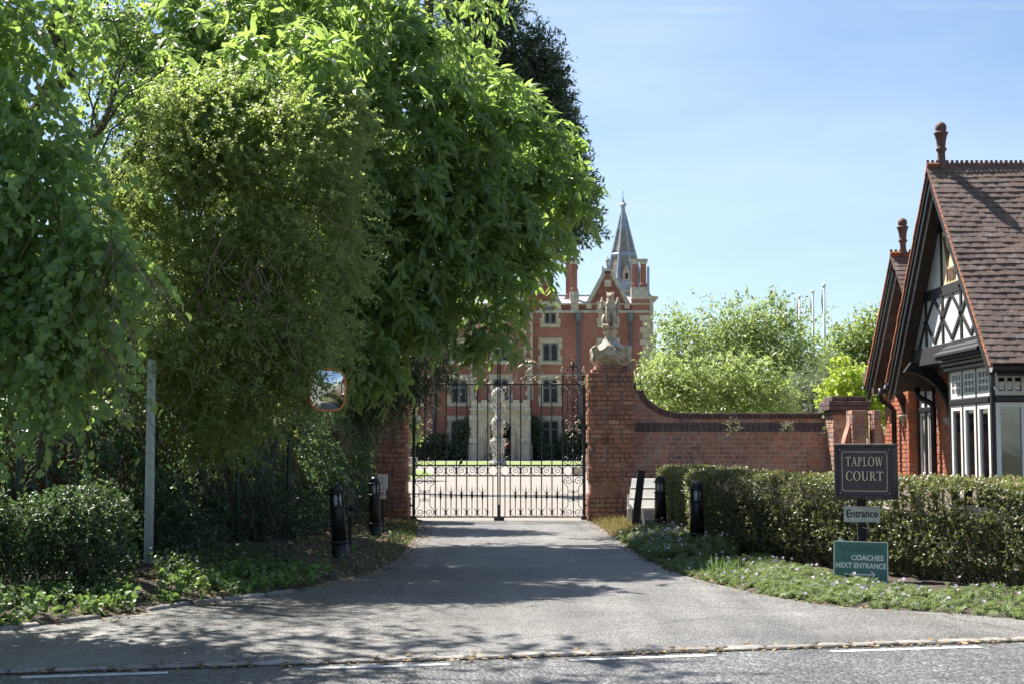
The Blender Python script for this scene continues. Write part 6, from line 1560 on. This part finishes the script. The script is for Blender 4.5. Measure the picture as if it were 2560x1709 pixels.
ftree('distant_tree', 'hazy mid-green tree between the mansion corner and the olive-green tree', 1640, 90, 1050, [(1640, 1010, 50), (1600, 1020, 45), (1680, 1000, 50)], 700, .2, L_oak, L=.6, r0=.2)
# flagpoles
for k_, (px_, yt, lab) in enumerate(((1998, 745, 'shortest-looking white flagpole rising from the tree, first from the mansion'), (2032, 732, 'middle white flagpole of three above the trees'), (2060, 717, 'tallest-looking white flagpole of three, nearest the cottage'))):
    Y = 75 - k_ * 4; a, b = at(px_ + 4, 1112, Y), at(px_, yt, Y)
    t = thing('flagpole', lab, 'flagpole', (a.x, Y, 0), group='flagpoles behind the garden')
    obj('pole', MB().tube([(a.x, Y, 0), (b.x, Y, b.z)], [.09, .05], 8), M_galv, t, smooth=True); obj('truck', MB().ell((b.x, Y, b.z + .06), (.12, .12, .09), 8), M_white, t, smooth=True)
    obj('furled_flag', MB().tube([(b.x - .06, Y, b.z - .1), (b.x - .1, Y, b.z - .7), (b.x - .07, Y, b.z - 1.2)], [.025, .05, .03], 6), surf('flag_cloth', (.10, .13, .17), (.18, .22, .26), 5, .9) if 'flag_cloth' not in bpy.data.materials else bpy.data.materials['flag_cloth'], t)

# ------------------------------------------------------------------ clipped hedge
HP = [Vector((2.53, 24.2, 0)), Vector((2.66, 18.75, 0)), Vector((5.02, 13.85, 0)), Vector((6.0, 11.8, 0))]; HT = 1.02; HD = .95
hd = thing('hedge', 'clipped hedge with small glossy leaves and reddish tips in front of the cottage', 'hedge', (3.8, 16.8, 0))
def hedge_at(s_):
    L = [(HP[i + 1] - HP[i]).length for i in range(3)]; s_ = s_ * sum(L); i = 0
    while i < 2 and s_ > L[i]: s_ -= L[i]; i += 1
    d = (HP[i + 1] - HP[i]).normalized(); return HP[i] + d * s_, d, Vector((d.y, -d.x, 0)) * 1.0
# d runs towards the viewer, so the outward normal (towards the drive) is (d.y, -d.x)
n = 20000; tt = rng.random(n); kindv = rng.random(n); P = np.zeros((n, 3)); O = np.zeros((n, 3)); topf = np.zeros(n)
for i in range(n):
    p, d, o = hedge_at(tt[i]); wob = .05 * math.sin(tt[i] * 37) + .04 * math.sin(tt[i] * 91 + 2)
    if kindv[i] < .60:
        z = rng.uniform(.06, HT); b = .02 * math.sin(z * 9 + tt[i] * 50) + wob * .3 - abs(rng.normal()) * .055 + .04 - (.10 if z < .2 else 0)
        q = p + o * b; P[i] = (q.x, q.y, z); O[i] = (o.x, o.y, .35); topf[i] = max(0, (z - HT + .14) / .14)
    else:
        b = rng.uniform(0, HD); z = HT + wob * .25 - abs(rng.normal()) * .04 + .03 + .012 * math.sin(b * 9 + tt[i] * 60)
        q = p - o * b; P[i] = (q.x, q.y, z); O[i] = (o.x * .2, o.y * .2, 1); topf[i] = 1
O = nrm(O); Pl, D, N, S, sh = twigs(P, O, 8, .062, .034, 1., outw=.9, updir=.25, flat=.35)
tf = np.repeat(topf, 8); tip = np.tile(np.arange(8) >= 5, n)
sh = sh * .72; red = tip & (rng.random(len(sh)) < .16 + .55 * tf); sh[red] = .78 + .22 * rng.random(red.sum())
leaf_obj('foliage', Pl, D, N, S, T_oval, L_hedge, hd, sh)
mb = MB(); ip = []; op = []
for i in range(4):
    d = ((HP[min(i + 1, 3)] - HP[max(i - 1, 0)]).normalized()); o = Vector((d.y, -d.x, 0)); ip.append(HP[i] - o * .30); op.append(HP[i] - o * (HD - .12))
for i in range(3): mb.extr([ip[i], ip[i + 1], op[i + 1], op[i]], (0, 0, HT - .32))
obj('dark_core', mb, surf('hedge_inside', (.012, .011, .008), (.035, .03, .02), 16, .95, .8, 40, .03), hd)  # solid dark block inside the leaves, closing the view through
mb = MB()
for k_ in range(70):
    p, d, o = hedge_at(random.random()); q = p - o * random.uniform(.1, .3); branchy(mb, (q.x, q.y, .05), (q.x + random.uniform(-.2, .2), q.y + random.uniform(-.2, .2), random.uniform(.3, .9)), .012, .004, .1, 4)
obj('stem', mb, M_twig, hd, kind='stuff')

# ------------------------------------------------------------------ geraniums at the hedge foot
def hedge_edge_dist(t): return None
fl_me = []
for q in range(3):
    mb = MB(); r_ = random.Random(q)
    for k_ in range(5):
        a = 2 * math.pi * k_ / 5 + r_.uniform(-.1, .1); c_, s_ = math.cos(a), math.sin(a); L = .017
        mb.add([(0, 0, 0), (c_ * L * .7 - s_ * .008, s_ * L * .7 + c_ * .008, .004), (c_ * L, s_ * L, .003 + r_.uniform(-.003, .003)), (c_ * L * .7 + s_ * .008, s_ * L * .7 - c_ * .008, .004)], [(0, 3, 2, 1)])
    me = mb.mesh('flower'); a_ = me.attributes.new('rnd', 'FLOAT', 'POINT'); a_.data.foreach_set('value', np.full(len(me.vertices), q / 2.5, dtype=np.float32)); me.materials.append(L_petal); fl_me.append(me)
def geraniums(label, t0, t1, nplant, hgt, dmax, nflow, lo_z=0.):
    P, dd = edge_scatter(REp, nplant, dmax, 1, t0, t1, .95); base = bank_h(dd) * .25; hh = hgt * (.35 + .65 * np.minimum(1, dd / .35)) * (.35 + 1.0 * rng.random(nplant) ** 1.5) * (1 + .25 * np.sin(P[:, 0] * 5.2 + P[:, 1] * 3.1)) * (1 + 1.1 * np.clip((P[:, 0] - 3.9) / .8, 0, 1))
    if lo_z: hh = np.where((P[:, 0] > 3.3) & (P[:, 0] < 4.05), hh * .35, hh)
    P[:, 2] = base - .02 + hh * .5
    t = thing('geranium_bed', label, 'flowers', tuple(Vector(P.mean(0)) * 1.)); t.location.z = 0
    Pl, D, N, S, sh = twigs(P, np.tile(UP, (nplant, 1)), 9, .035 + .5 * hgt, .045 if lo_z else .055, 1.25, droop=.1, outw=.9, flat=.85)
    leaf_obj('foliage', Pl, D, N, S, T_lobed, L_geran, t, sh)
    mb = MB()
    for i in range(0, nplant, 2): mb.tube([(P[i, 0], P[i, 1], .02), tuple(P[i])], .003, 3, cap=False)
    obj('stems', mb, L_geran, t, kind='stuff')
    pick = rng.choice(nplant, nflow); par_ = Vector(t.location)
    for i in pick:
        o = bpy.data.objects.new('flower', fl_me[random.randrange(3)]); C.objects.link(o); o.parent = t; top = P[i] + np.array([random.gauss(0, .04), random.gauss(0, .04), hh[i] * .45 + random.uniform(.04, .10)])
        o.location = Vector(top) - par_; o.rotation_euler = (random.uniform(.2, 1.1), random.uniform(-.5, .5), random.uniform(-.6, .6)); s_ = random.uniform(.8, 1.25); o.scale = (s_, s_, s_)
geraniums('shaded bed of pale mauve geraniums around the two bollards by the hedge', .30, .53, 1200, .22, 1.0, 160)
geraniums('sunlit strip of pink geraniums along the hedge foot below the signs', .53, .97, 3300, .07, 1.35, 130, 1.)
# a tuft of tall grass at the bend
p = gp(1800, 1455); n = 50; P = np.tile(np.array([p.x + .08, p.y + .25, .03]), (n, 1)) + rng.normal(size=(n, 3)) * [.09, .09, 0]; D = np.tile(UP, (n, 1)) + rng.normal(size=(n, 3)) * .28
u = leaf_obj('grass_tuft', P, D, sph(n), .27 * (.4 + .6 * rng.random(n)), (np.array([(-.018, 0, 0), (.018, 0, 0), (.012, .6, .06), (0, 1, .2)]), np.array([(0, 1, 2), (0, 2, 3)])), L_weed); tag(u, 'tuft of tall grass at the bend of the flower bed', 'grass', kind='stuff')

# ------------------------------------------------------------------ bollard lights
M_lens = surf('lamp_lens', (.42, .44, .45), (.55, .56, .56), 30, .25)
def bollard(px, ytop, ybase, label, tilt=(0, 0)):
    g = gp(px, ybase); t = thing('bollard_light', label, 'bollard', (g.x, g.y, .03), (tilt[0], tilt[1], random.uniform(0, 1)), 'black bollard lights along the drive')
    Z = lambda mb, nm, mat, par_=t: obj(nm, mb, mat, par_, loc=(0, 0, 0), smooth=True, scale=(.84, .84, 1))
    Z(MB().lathe([(.122, -.05), (.122, .02), (.118, .23)], 20), 'base', M_black); Z(MB().lathe([(.118, .225), (.134, .232), (.137, .245), (.134, .258), (.112, .266)], 20), 'ring', M_black)
    Z(MB().lathe([(.112, .262), (.100, .66), (.098, .668)], 20), 'body', M_black); Z(MB().lathe([(.098, .662), (.120, .668), (.122, .684), (.112, .69), (.09, .692)], 20), 'ring', M_black)
    Z(MB().lathe([(.066, .69), (.066, .835)], 14), 'lens', M_lens)
    for k_ in range(6):
        a = k_ * math.pi / 3 + .3; o = Z(MB().box(-.012, .012, -.01, .01, .688, .838), 'cage_post', M_black); o.location = (.074 * math.cos(a), .074 * math.sin(a), 0); o.rotation_euler = (0, 0, a)
    Z(MB().lathe([(.085, .832), (.125, .838), (.127, .852), (.10, .862)], 20), 'cap_ring', M_black)
    Z(MB().lathe([(.094, .858), (.092, .885), (.075, .922), (.045, .943), (.014, .95)], 20), 'dome', M_black)
    return t
bollard(852, 1222, 1410, 'leaning black bollard light on the leafy verge, nearer the road', (0, -.085))
bollard(938, 1195, 1353, 'black bollard light on the verge in front of the notice post', (0, -.03))
bollard(1743, 1207, 1386, 'black bollard light among geraniums at the corner of the hedge')
bollard(1651, 1193, 1343, 'black bollard light among geraniums in front of the white display stand')

# ------------------------------------------------------------------ small things by the gate
def lean_post(px, ytop, pxb, yb, label, w_=.12, d_=.05):
    g = gp(pxb, yb); top = at(px, ytop, g.y + .05); t = obj('timber_post', MB().beam((0, 0, -.1), tuple(top - g), w_, d_, (0, 1, 0)), M_black_matt, loc=tuple(g)); return tag(t, label, 'post')
lean_post(1604, 1175, 1584, 1330, 'leaning black timber post in front of the white display stand', .125)
# white stand of stacked angled boards
sb = thing('display_stand', 'white slatted stand of angled opening-times boards beside the gate pillar', 'display stand', (2.28, 25.4, 0))
Y = 25.4
def S_(px, py): return at(px, py, Y)
M_board = surf('white_board', (.62, .61, .57), (.74, .73, .69), 8, .6)
for i, (ya, yb, xa, xb) in enumerate(((1196, 1222, 1580, 1646), (1222, 1248, 1576, 1646), (1248, 1273, 1572, 1646))):
    a, b, c, d = S_(xa + 1, ya), S_(xb, ya), S_(xb, yb), S_(xa - 3, yb)
    brd = obj('board', MB().extr([(d.x, Y - .02, d.z + .03), (c.x, Y - .02, c.z + .03), (b.x, Y + .10, b.z), (a.x, Y + .10, a.z)], (0, .02, .005)), M_board, sb)
    obj('ledge', MB().box(d.x - .01, c.x, Y - .06, Y + .02, d.z, d.z + .035), M_white, brd)
    me = text_mesh(('TAPLOW COURT', 'CLOSED', 'COURT')[i], .075, .001, .001, .9)
    ang2 = math.atan2(.12, (a.z - d.z - .03)); me.transform(Matrix.Rotation(-ang2, 4, 'X'))
    obj('lettering', me, surf('grey_ink', (.30, .30, .31), (.4, .4, .4), 9, .8) if 'grey_ink' not in bpy.data.materials else bpy.data.materials['grey_ink'], brd, loc=Vector(((a.x + b.x) / 2 + .06, Y + .030, (a.z + d.z + .03) / 2 + .012)) - sb.location)
for x_ in (1571, 1577, 1612, 1646):
    a = S_(x_ if x_ != 1612 else 1606, 1236 if x_ == 1571 else 1262); b = S_(x_ if x_ != 1612 else 1611, 1312); obj('leg', MB().beam((a.x, Y + .03, a.z), (b.x, Y + .03, .0), .035, .03, (0, 1, 0)), M_white, sb)
# notices on a post
g = gp(950, 1345); np_ = thing('notice_post', 'post with white notice and no-dogs sign behind the verge bollard', 'notice', tuple(g)); Yn = g.y
def N_(px, py): return at(px, py, Yn)
obj('post', MB().box(N_(955, 1300).x - .025, N_(955, 1300).x + .025, Yn + .02, Yn + .06, 0, N_(955, 1188).z), M_black_matt, np_)
a, b = N_(944, 1185), N_(969, 1221); pl = obj('notice_board', MB().box(a.x, b.x, Yn - .01, Yn + .008, b.z, a.z), M_board, np_)
mb = MB()
for k_ in range(9):
    z = a.z - .03 - k_ * .021; mb.box(a.x + .015, b.x - .015 - random.uniform(0, .04), Yn - .0125, Yn - .0105, z - .005, z)
obj('print_lines', mb, bpy.data.materials['grey_ink'], pl)
a, b = N_(946, 1223), N_(964, 1246); pl = obj('no_dogs_sign', MB().box(a.x, b.x, Yn - .01, Yn + .008, b.z, a.z), M_white, np_)
M_red = surf('sign_red', (.5, .03, .04), (.6, .05, .06), 9, .5); xc_, zc_ = (a.x + b.x) / 2, (a.z + b.z) / 2 + .012; r_ = .042
obj('red_ring', MB().tube([(xc_ + r_ * math.cos(q * math.pi / 12), Yn - .012, zc_ + r_ * math.sin(q * math.pi / 12)) for q in range(24)], .005, 4, closed=True), M_red, pl); obj('red_bar', MB().beam((xc_ - .03, Yn - .013, zc_ + .03), (xc_ + .03, Yn - .013, zc_ - .03), .008, .004, (0, 1, 0)), M_red, pl)
mb = MB().box(xc_ - .022, xc_ + .016, Yn - .0118, Yn - .0102, zc_ - .006, zc_ + .012); mb.box(xc_ + .012, xc_ + .028, Yn - .0118, Yn - .0102, zc_ + .006, zc_ + .022)
for q in (-.02, -.010, .004, .012): mb.box(xc_ + q, xc_ + q + .004, Yn - .0118, Yn - .0102, zc_ - .024, zc_ - .004)
obj('dog_symbol', mb, M_black, pl); obj('caption', MB().box(a.x + .01, b.x - .01, Yn - .0125, Yn - .0105, b.z + .008, b.z + .02), M_red, pl)
# intercom post behind the leaning bollard
g = gp(874, 1385); ip_ = thing('intercom_post', 'slim dark post with a small box behind the leaning bollard', 'post', tuple(g))
obj('post', MB().box(g.x - .025, g.x + .025, g.y - .02, g.y + .02, -.05, .86), M_black_matt, ip_); obj('box', MB().cbox(g.x - .03, g.x + .055, g.y - .06, g.y - .02, .50, .86, .008), surf('aged_timber', (.10, .08, .06), (.18, .15, .12), 12, .8), ip_); obj('button', MB().lathe([(.04, 0), (.04, .03), (.02, .045)], 12), M_black, ip_, loc=(.04, -.07, .62), rot=(math.pi / 2, 0, 0), smooth=True)
# galvanised angle post
g = gp(371, 1452); top = at(370, 897, g.y); gpst = thing('steel_post', 'bare galvanised steel angle post standing in the low bush', 'post', tuple(g)); x_, y_ = g.x, g.y
obj('web', MB().box(x_ - .055, x_ + .012, y_ + .0, y_ + .006, -.05, top.z), M_galv, gpst); obj('flange', MB().box(x_ + .0125, x_ + .045, y_ - .035, y_ + .006, -.05, top.z - .02), M_galv, gpst)
obj('clamp', MB().cbox(x_ - .02, x_ + .055, y_ - .07, y_ - .036, top.z - .13, top.z - .05, .008), M_galv, gpst); obj('bracket', MB().tube([(x_ + .03, y_ - .05, top.z - .10), (x_ + .16, y_ - .05, top.z - .11), (x_ + .19, y_ - .05, top.z - .14), (x_ + .06, y_ - .05, top.z - .155)], .008, 6), surf('rust', (.16, .06, .03), (.26, .11, .05), 20, .9), gpst)
for k_ in range(2): obj('bolt', MB().lathe([(.012, 0), (.012, .02), (.004, .022)], 6), M_galv, gpst, loc=(.0 + .03 * k_, -.075, top.z - .09), rot=(math.pi / 2, 0, 0))
# wall wires
# traffic mirror
Ym = 16.35; mc = at(818, 974, Ym); mr_ = thing('traffic_mirror', 'orange-rimmed traffic mirror poking out of the ivy', 'mirror', (mc.x, Ym, 0)); hw2, hh2 = .25, .235
def rr(a, f_=1.):
    c_, s_ = math.cos(a), math.sin(a); q = (abs(c_) ** 4 + abs(s_) ** 4) ** (-.25); return c_ * q * f_, s_ * q * f_
th_ = .7
ringp = []
n2 = 36
for k_ in range(n2):
    u, v = rr(2 * math.pi * k_ / n2); ringp.append(Vector((mc.x + math.cos(th_) * u * hw2 * (1 - .10 * (v < 0) * abs(v)), Ym + math.sin(th_) * u * hw2, mc.z + v * hh2)) + Vector((0, -.025 * v, 0)))
obj('rim', MB().tube(ringp, .014, 8, closed=True), M_orange, mr_, smooth=True)
mb = MB(); cen = Vector((mc.x, Ym, mc.z)); nv = Vector((math.sin(th_), -math.cos(th_), -.10)); ringsN = 6; vs = [cen + nv * .045]
for j in range(1, ringsN + 1):
    f_ = j / ringsN
    for k_ in range(n2): vs.append(cen + (ringp[k_] - cen) * f_ + nv * .045 * (1 - f_ * f_))
fs = [(0, 1 + k_, 1 + (k_ + 1) % n2) for k_ in range(n2)]
for j in range(ringsN - 1): fs += [(1 + j*n2 + k_, 1 + (j+1)*n2 + k_, 1 + (j+1)*n2 + (k_+1) % n2, 1 + j*n2 + (k_+1) % n2) for k_ in range(n2)]
mm, mn2, mb2 = nodes('mirror_glass'); mb2.inputs['Metallic'].default_value = 1; mb2.inputs['Roughness'].default_value = .03; mb2.inputs['Base Color'].default_value = (.86, .86, .84, 1)
obj('mirror_face', mb.add(vs, fs), mm, mr_, smooth=True); obj('back_shell', MB().extr([p - nv * .01 for p in ringp], -nv * .03), M_orange, mr_); obj('arm', MB().tube([(mc.x, Ym + .03, mc.z), (mc.x - .4, Ym + .7, mc.z - .15), (mc.x - .8, Ym + 1.6, mc.z - .5)], .02, 8), M_galv, mr_, smooth=True)

# ------------------------------------------------------------------ signs
def serif(txt, hgt, gap=.10):
    mb = MB(); x_ = 0; TK, TN, sf = .15, .065, .055
    def poly(pts): mb.extr([(x_ + u, 0, v) for u, v in pts], (0, .02, 0))
    def rect(a, b, c, d): poly([(a, c), (b, c), (b, d), (a, d)])
    def ringq(cx_, cz, ro, zo, ri, zi, a0, a1, n=20):
        for i in range(n):
            t0, t1 = R(a0 + (a1 - a0) * i / n), R(a0 + (a1 - a0) * (i + 1) / n)
            q = [(cx_ + ro * math.cos(t0), cz + zo * math.sin(t0)), (cx_ + ro * math.cos(t1), cz + zo * math.sin(t1)), (cx_ + ri * math.cos(t1), cz + zi * math.sin(t1)), (cx_ + ri * math.cos(t0), cz + zi * math.sin(t0))]
            poly(q)
    def stem(xc2, w_=TK): rect(xc2 - w_ / 2, xc2 + w_ / 2, 0, 1); rect(xc2 - w_ / 2 - .10, xc2 + w_ / 2 + .10, 0, sf); rect(xc2 - w_ / 2 - .10, xc2 + w_ / 2 + .10, 1 - sf, 1)
    def slant(u0, u1, z0, z1, w_): poly([(u0 - w_ / 2, z0), (u0 + w_ / 2, z0), (u1 + w_ / 2, z1), (u1 - w_ / 2, z1)])
    for ch in txt:
        if ch == 'T': wd = .78; rect(.39 - TK/2, .39 + TK/2, 0, .95); rect(.22, .56, 0, sf); rect(0, .78, .925, 1); slant(.03, .0, .78, .95, .06); slant(.75, .78, .78, .95, .06)
        elif ch == 'A': wd = .88; slant(.12, .44, 0, 1, TN); slant(.74, .44, 0, 1, TK); rect(.22, .66, .30, .36); rect(0, .26, 0, sf); rect(.58, .90, 0, sf)
        elif ch in 'PR':
            wd = .70; stem(.18); ringq(.26, .73, .36, .27, .24, .20, -90, 90); rect(.18, .30, .93, 1); rect(.18, .30, .46, .53)
            if ch == 'R': wd = .82; slant(.74, .40, 0, .5, TK); rect(.62, .88, 0, sf)
        elif ch == 'L': wd = .66; stem(.18); rect(.18, .64, 0, .07); slant(.60, .63, .05, .24, .06)
        elif ch == 'O': wd = .92; ringq(.46, .5, .46, .52, .30, .46, 0, 360, 32)
        elif ch == 'C': wd = .82; ringq(.46, .5, .46, .52, .30, .46, 50, 310, 28); slant(.78, .78, .72, .92, .07); slant(.76, .78, .12, .22, .06)
        elif ch == 'U': wd = .90; rect(.12, .12 + TK, .3, 1); rect(.70, .70 + TN, .3, 1); ringq(.445, .32, .325, .34, .175, .27, 180, 360, 18); rect(.02, .36, 1 - sf, 1); rect(.60, .88, 1 - sf, 1)
        elif ch == 'W': wd = 1.22; slant(.36, .14, 0, 1, TK); slant(.36, .62, 0, 1, TN); slant(.84, .60, 0, 1, TK); slant(.84, 1.10, 0, 1, TN); rect(.0, .30, 1 - sf, 1); rect(.48, .76, 1 - sf, 1); rect(.98, 1.22, 1 - sf, 1)
        else: wd = .4
        x_ += wd + gap
    tot = x_ - gap
    return [((u - tot / 2) * hgt, v, z * hgt) for u, v, z in mb.v], mb.f, tot * hgt
Ys = 15.2; g = gp(2160, 1112 + 5156 / Ys); ps = at(2161, 1300, Ys)
sp_ = thing('sign_post', 'black post carrying the brown TAPLOW COURT sign and white Entrance sign before the hedge', 'sign', (ps.x, Ys, 0))
obj('post', MB().cbox(ps.x - .045, ps.x + .045, Ys + .10, Ys + .15, -.1, at(2160, 1130, Ys).z, .006), M_black_matt, sp_)
M_plum = surf('plum_board', (.058, .036, .048), (.082, .054, .068), 7, .5, .2, 50, .003); M_frame = surf('weathered_frame', (.035, .028, .028), (.09, .075, .07), 13, .75, .6, 40, .006, c3=(.34, .30, .25)); M_ivory = surf('ivory_paint', (.72, .62, .42), (.80, .70, .50), 20, .6); M_umber = surf('letter_shadow', (.01, .008, .008), (.015, .012, .012), 9, .6)
cz_ = (at(2160, 1117, Ys).z + at(2160, 1237, Ys).z) / 2; rz_ = -R(29); WB, HB = .60, .53; cx2 = at(2163, 1200, Ys).x
brd = obj('sign_board', MB().cbox(-WB / 2, WB / 2, -.02, .10, -HB / 2, HB / 2, .004), M_plum, sp_, loc=(cx2 - ps.x, 0, cz_), rot=(0, 0, rz_))
def on(parent, nm, mb, mat, loc=(0, 0, 0)): return obj(nm, mb, mat, parent, loc=loc)
for a in ((-WB/2 - .025, WB/2 + .025, HB/2 - .01, HB/2 + .03), (-WB/2 - .02, WB/2 + .02, -HB/2 - .03, -HB/2 + .012)): on(brd, 'frame_rail', MB().cbox(a[0], a[1], -.055, .12, a[2], a[3], .008), M_frame)
for a in ((-WB/2 - .022, -WB/2 + .018), (WB/2 - .018, WB/2 + .022)): on(brd, 'frame_stile', MB().cbox(a[0], a[1], -.052, .118, -HB/2 + .013, HB/2 - .011, .008), M_frame)
def panel_line(parent, w_, h_, th, y, mat, rad=.02):
    pts = []
    for sx_, sz_, a0 in ((1, 1, 0), (-1, 1, 90), (-1, -1, 180), (1, -1, 270)):
        for k_ in range(5): a = R(a0 + k_ * 22.5); pts.append((sx_ * (w_/2 - rad) + rad * math.cos(a), y, sz_ * (h_/2 - rad) + rad * math.sin(a)))
    on(parent, 'border_line', MB().tube(pts, th, 4, closed=True), mat)
panel_line(brd, .48, .415, .0035, -.021, M_ivory)
for txt, hgt, zc2 in (('TAPLOW', .098, .055), ('COURT', .098, -.098)):
    vs, fs, tw = serif(txt, hgt); k_ = min(1., .40 / tw)
    on(brd, 'lettering', MB().add([(u * k_ + .007, -.0235 + v * .1, z + zc2 - .009 - .0) for u, v, z in vs], fs), M_umber); on(brd, 'lettering', MB().add([(u * k_, -.027 + v * .1, z + zc2) for u, v, z in vs], fs), M_ivory)
for sx_ in (-1, 1):
    for sz_ in (-1, 1): on(brd, 'screw', MB().ell((sx_ * .265, -.021, sz_ * .232), (.009, .006, .009), 8), M_galv)
za, zb_ = at(2160, 1265, Ys).z, at(2160, 1305, Ys).z; M_ent = surf('grey_white_sign', (.46, .45, .40), (.54, .53, .48), 10, .6)
en = obj('entrance_plate', MB().cbox(-.188, .188, 0, .008, -(za - zb_) / 2, (za - zb_) / 2, .002), M_ent, sp_, loc=(at(2160, 1285, Ys).x - ps.x, .085, (za + zb_) / 2), rot=(0, 0, -R(10)))
obj('lettering', text_mesh('Entrance', .115, .001, .002, .80), M_umber, en, loc=(0, -.003, .004))
for sx_ in (-1, 1): on(en, 'screw', MB().ell((sx_ * .168, -.001, 0), (.006, .004, .006), 8), M_iron)
on(en, 'crack', MB().beam((-.188, -.0015, .07), (-.13, -.0015, -.08), .003, .002, (0, 1, 0)), M_umber)
obj('wire', MB().tube([(ps.x, Ys + .09, at(2160, 1318, Ys).z), (ps.x + .16, Ys + .06, at(2160, 1327, Ys).z)], .003, 4), M_galv, sp_)
# green coaches sign leaning on the post
M_green = surf('green_sign', (.045, .155, .125), (.065, .20, .16), 6, .45); M_ghost = surf('faded_lettering', (.032, .115, .092), (.040, .13, .105), 8, .5)
Yg2 = 15.0; a, b = at(2086, 1353, Yg2), at(2218, 1458, Yg2); wg, hg2 = (b.x - a.x), (a.z - b.z)
gs = thing('coach_sign', 'green COACHES NEXT ENTRANCE sign with white arrow in the flowers below the hedge', 'sign', ((a.x + b.x) / 2, Yg2, 0))
br = obj('sign_plate', MB().cbox(-wg/2, wg/2, 0, .012, -hg2/2, hg2/2, .003), M_green, gs, loc=(0, 0, (a.z + b.z) / 2), rot=(-.04, R(1.1), -R(12)))
pts = [(-wg/2, -.001, -hg2/2), (wg/2, -.001, -hg2/2), (wg/2, -.001, hg2/2), (-wg/2, -.001, hg2/2)]
for i in range(4): on(br, 'white_edge', MB().beam(pts[i], pts[(i + 1) % 4], .010, .004, (0, 1, 0)), M_white)
for txt, sz_, x2, z2, mt, sxx in (('COACHES', .074, .065, .05, M_white, .95), ('NEXT ENTRANCE', .074, .0, -.032, M_white, .84), ('ALL DELIVERIES', .070, .01, .138, M_ghost, .86), ('AND', .070, -.135, .05, M_ghost, .9)):
    me = text_mesh(txt, sz_, .0008, .0028 if mt is M_white else .001, sxx, space=1.04); obj('lettering', me, mt, br, loc=(x2, -.0015, z2))
on(br, 'arrow', MB().box(-.165, .13, -.003, -.0005, -.128, -.113), M_white); 
for s_ in (-1, 1): on(br, 'arrow_head', MB().beam((.145, -.0035, -.1205), (.105, -.0035, -.1205 + s_ * .036), .014, .003, (0, 1, 0)), M_white)
for k_, (x2, z2) in enumerate(((-.22, .19), (-.22, -.17))): on(br, 'cable_tie', MB().beam((x2, -.003, z2), (x2 + .012, -.003, z2 - .03), .006, .003, (0, 1, 0)), M_iron)
on(br, 'torn_corner', MB().extr([(-.24, .014, hg2/2), (-.16, .014, hg2/2), (-.22, .014, hg2/2 + .05)], (0, .004, 0)), M_ent)
obj('stake', MB().box(-.02, .02, .03, .055, -.1, (a.z + b.z) / 2 + .2), M_black_matt, gs, loc=(0, 0, 0))
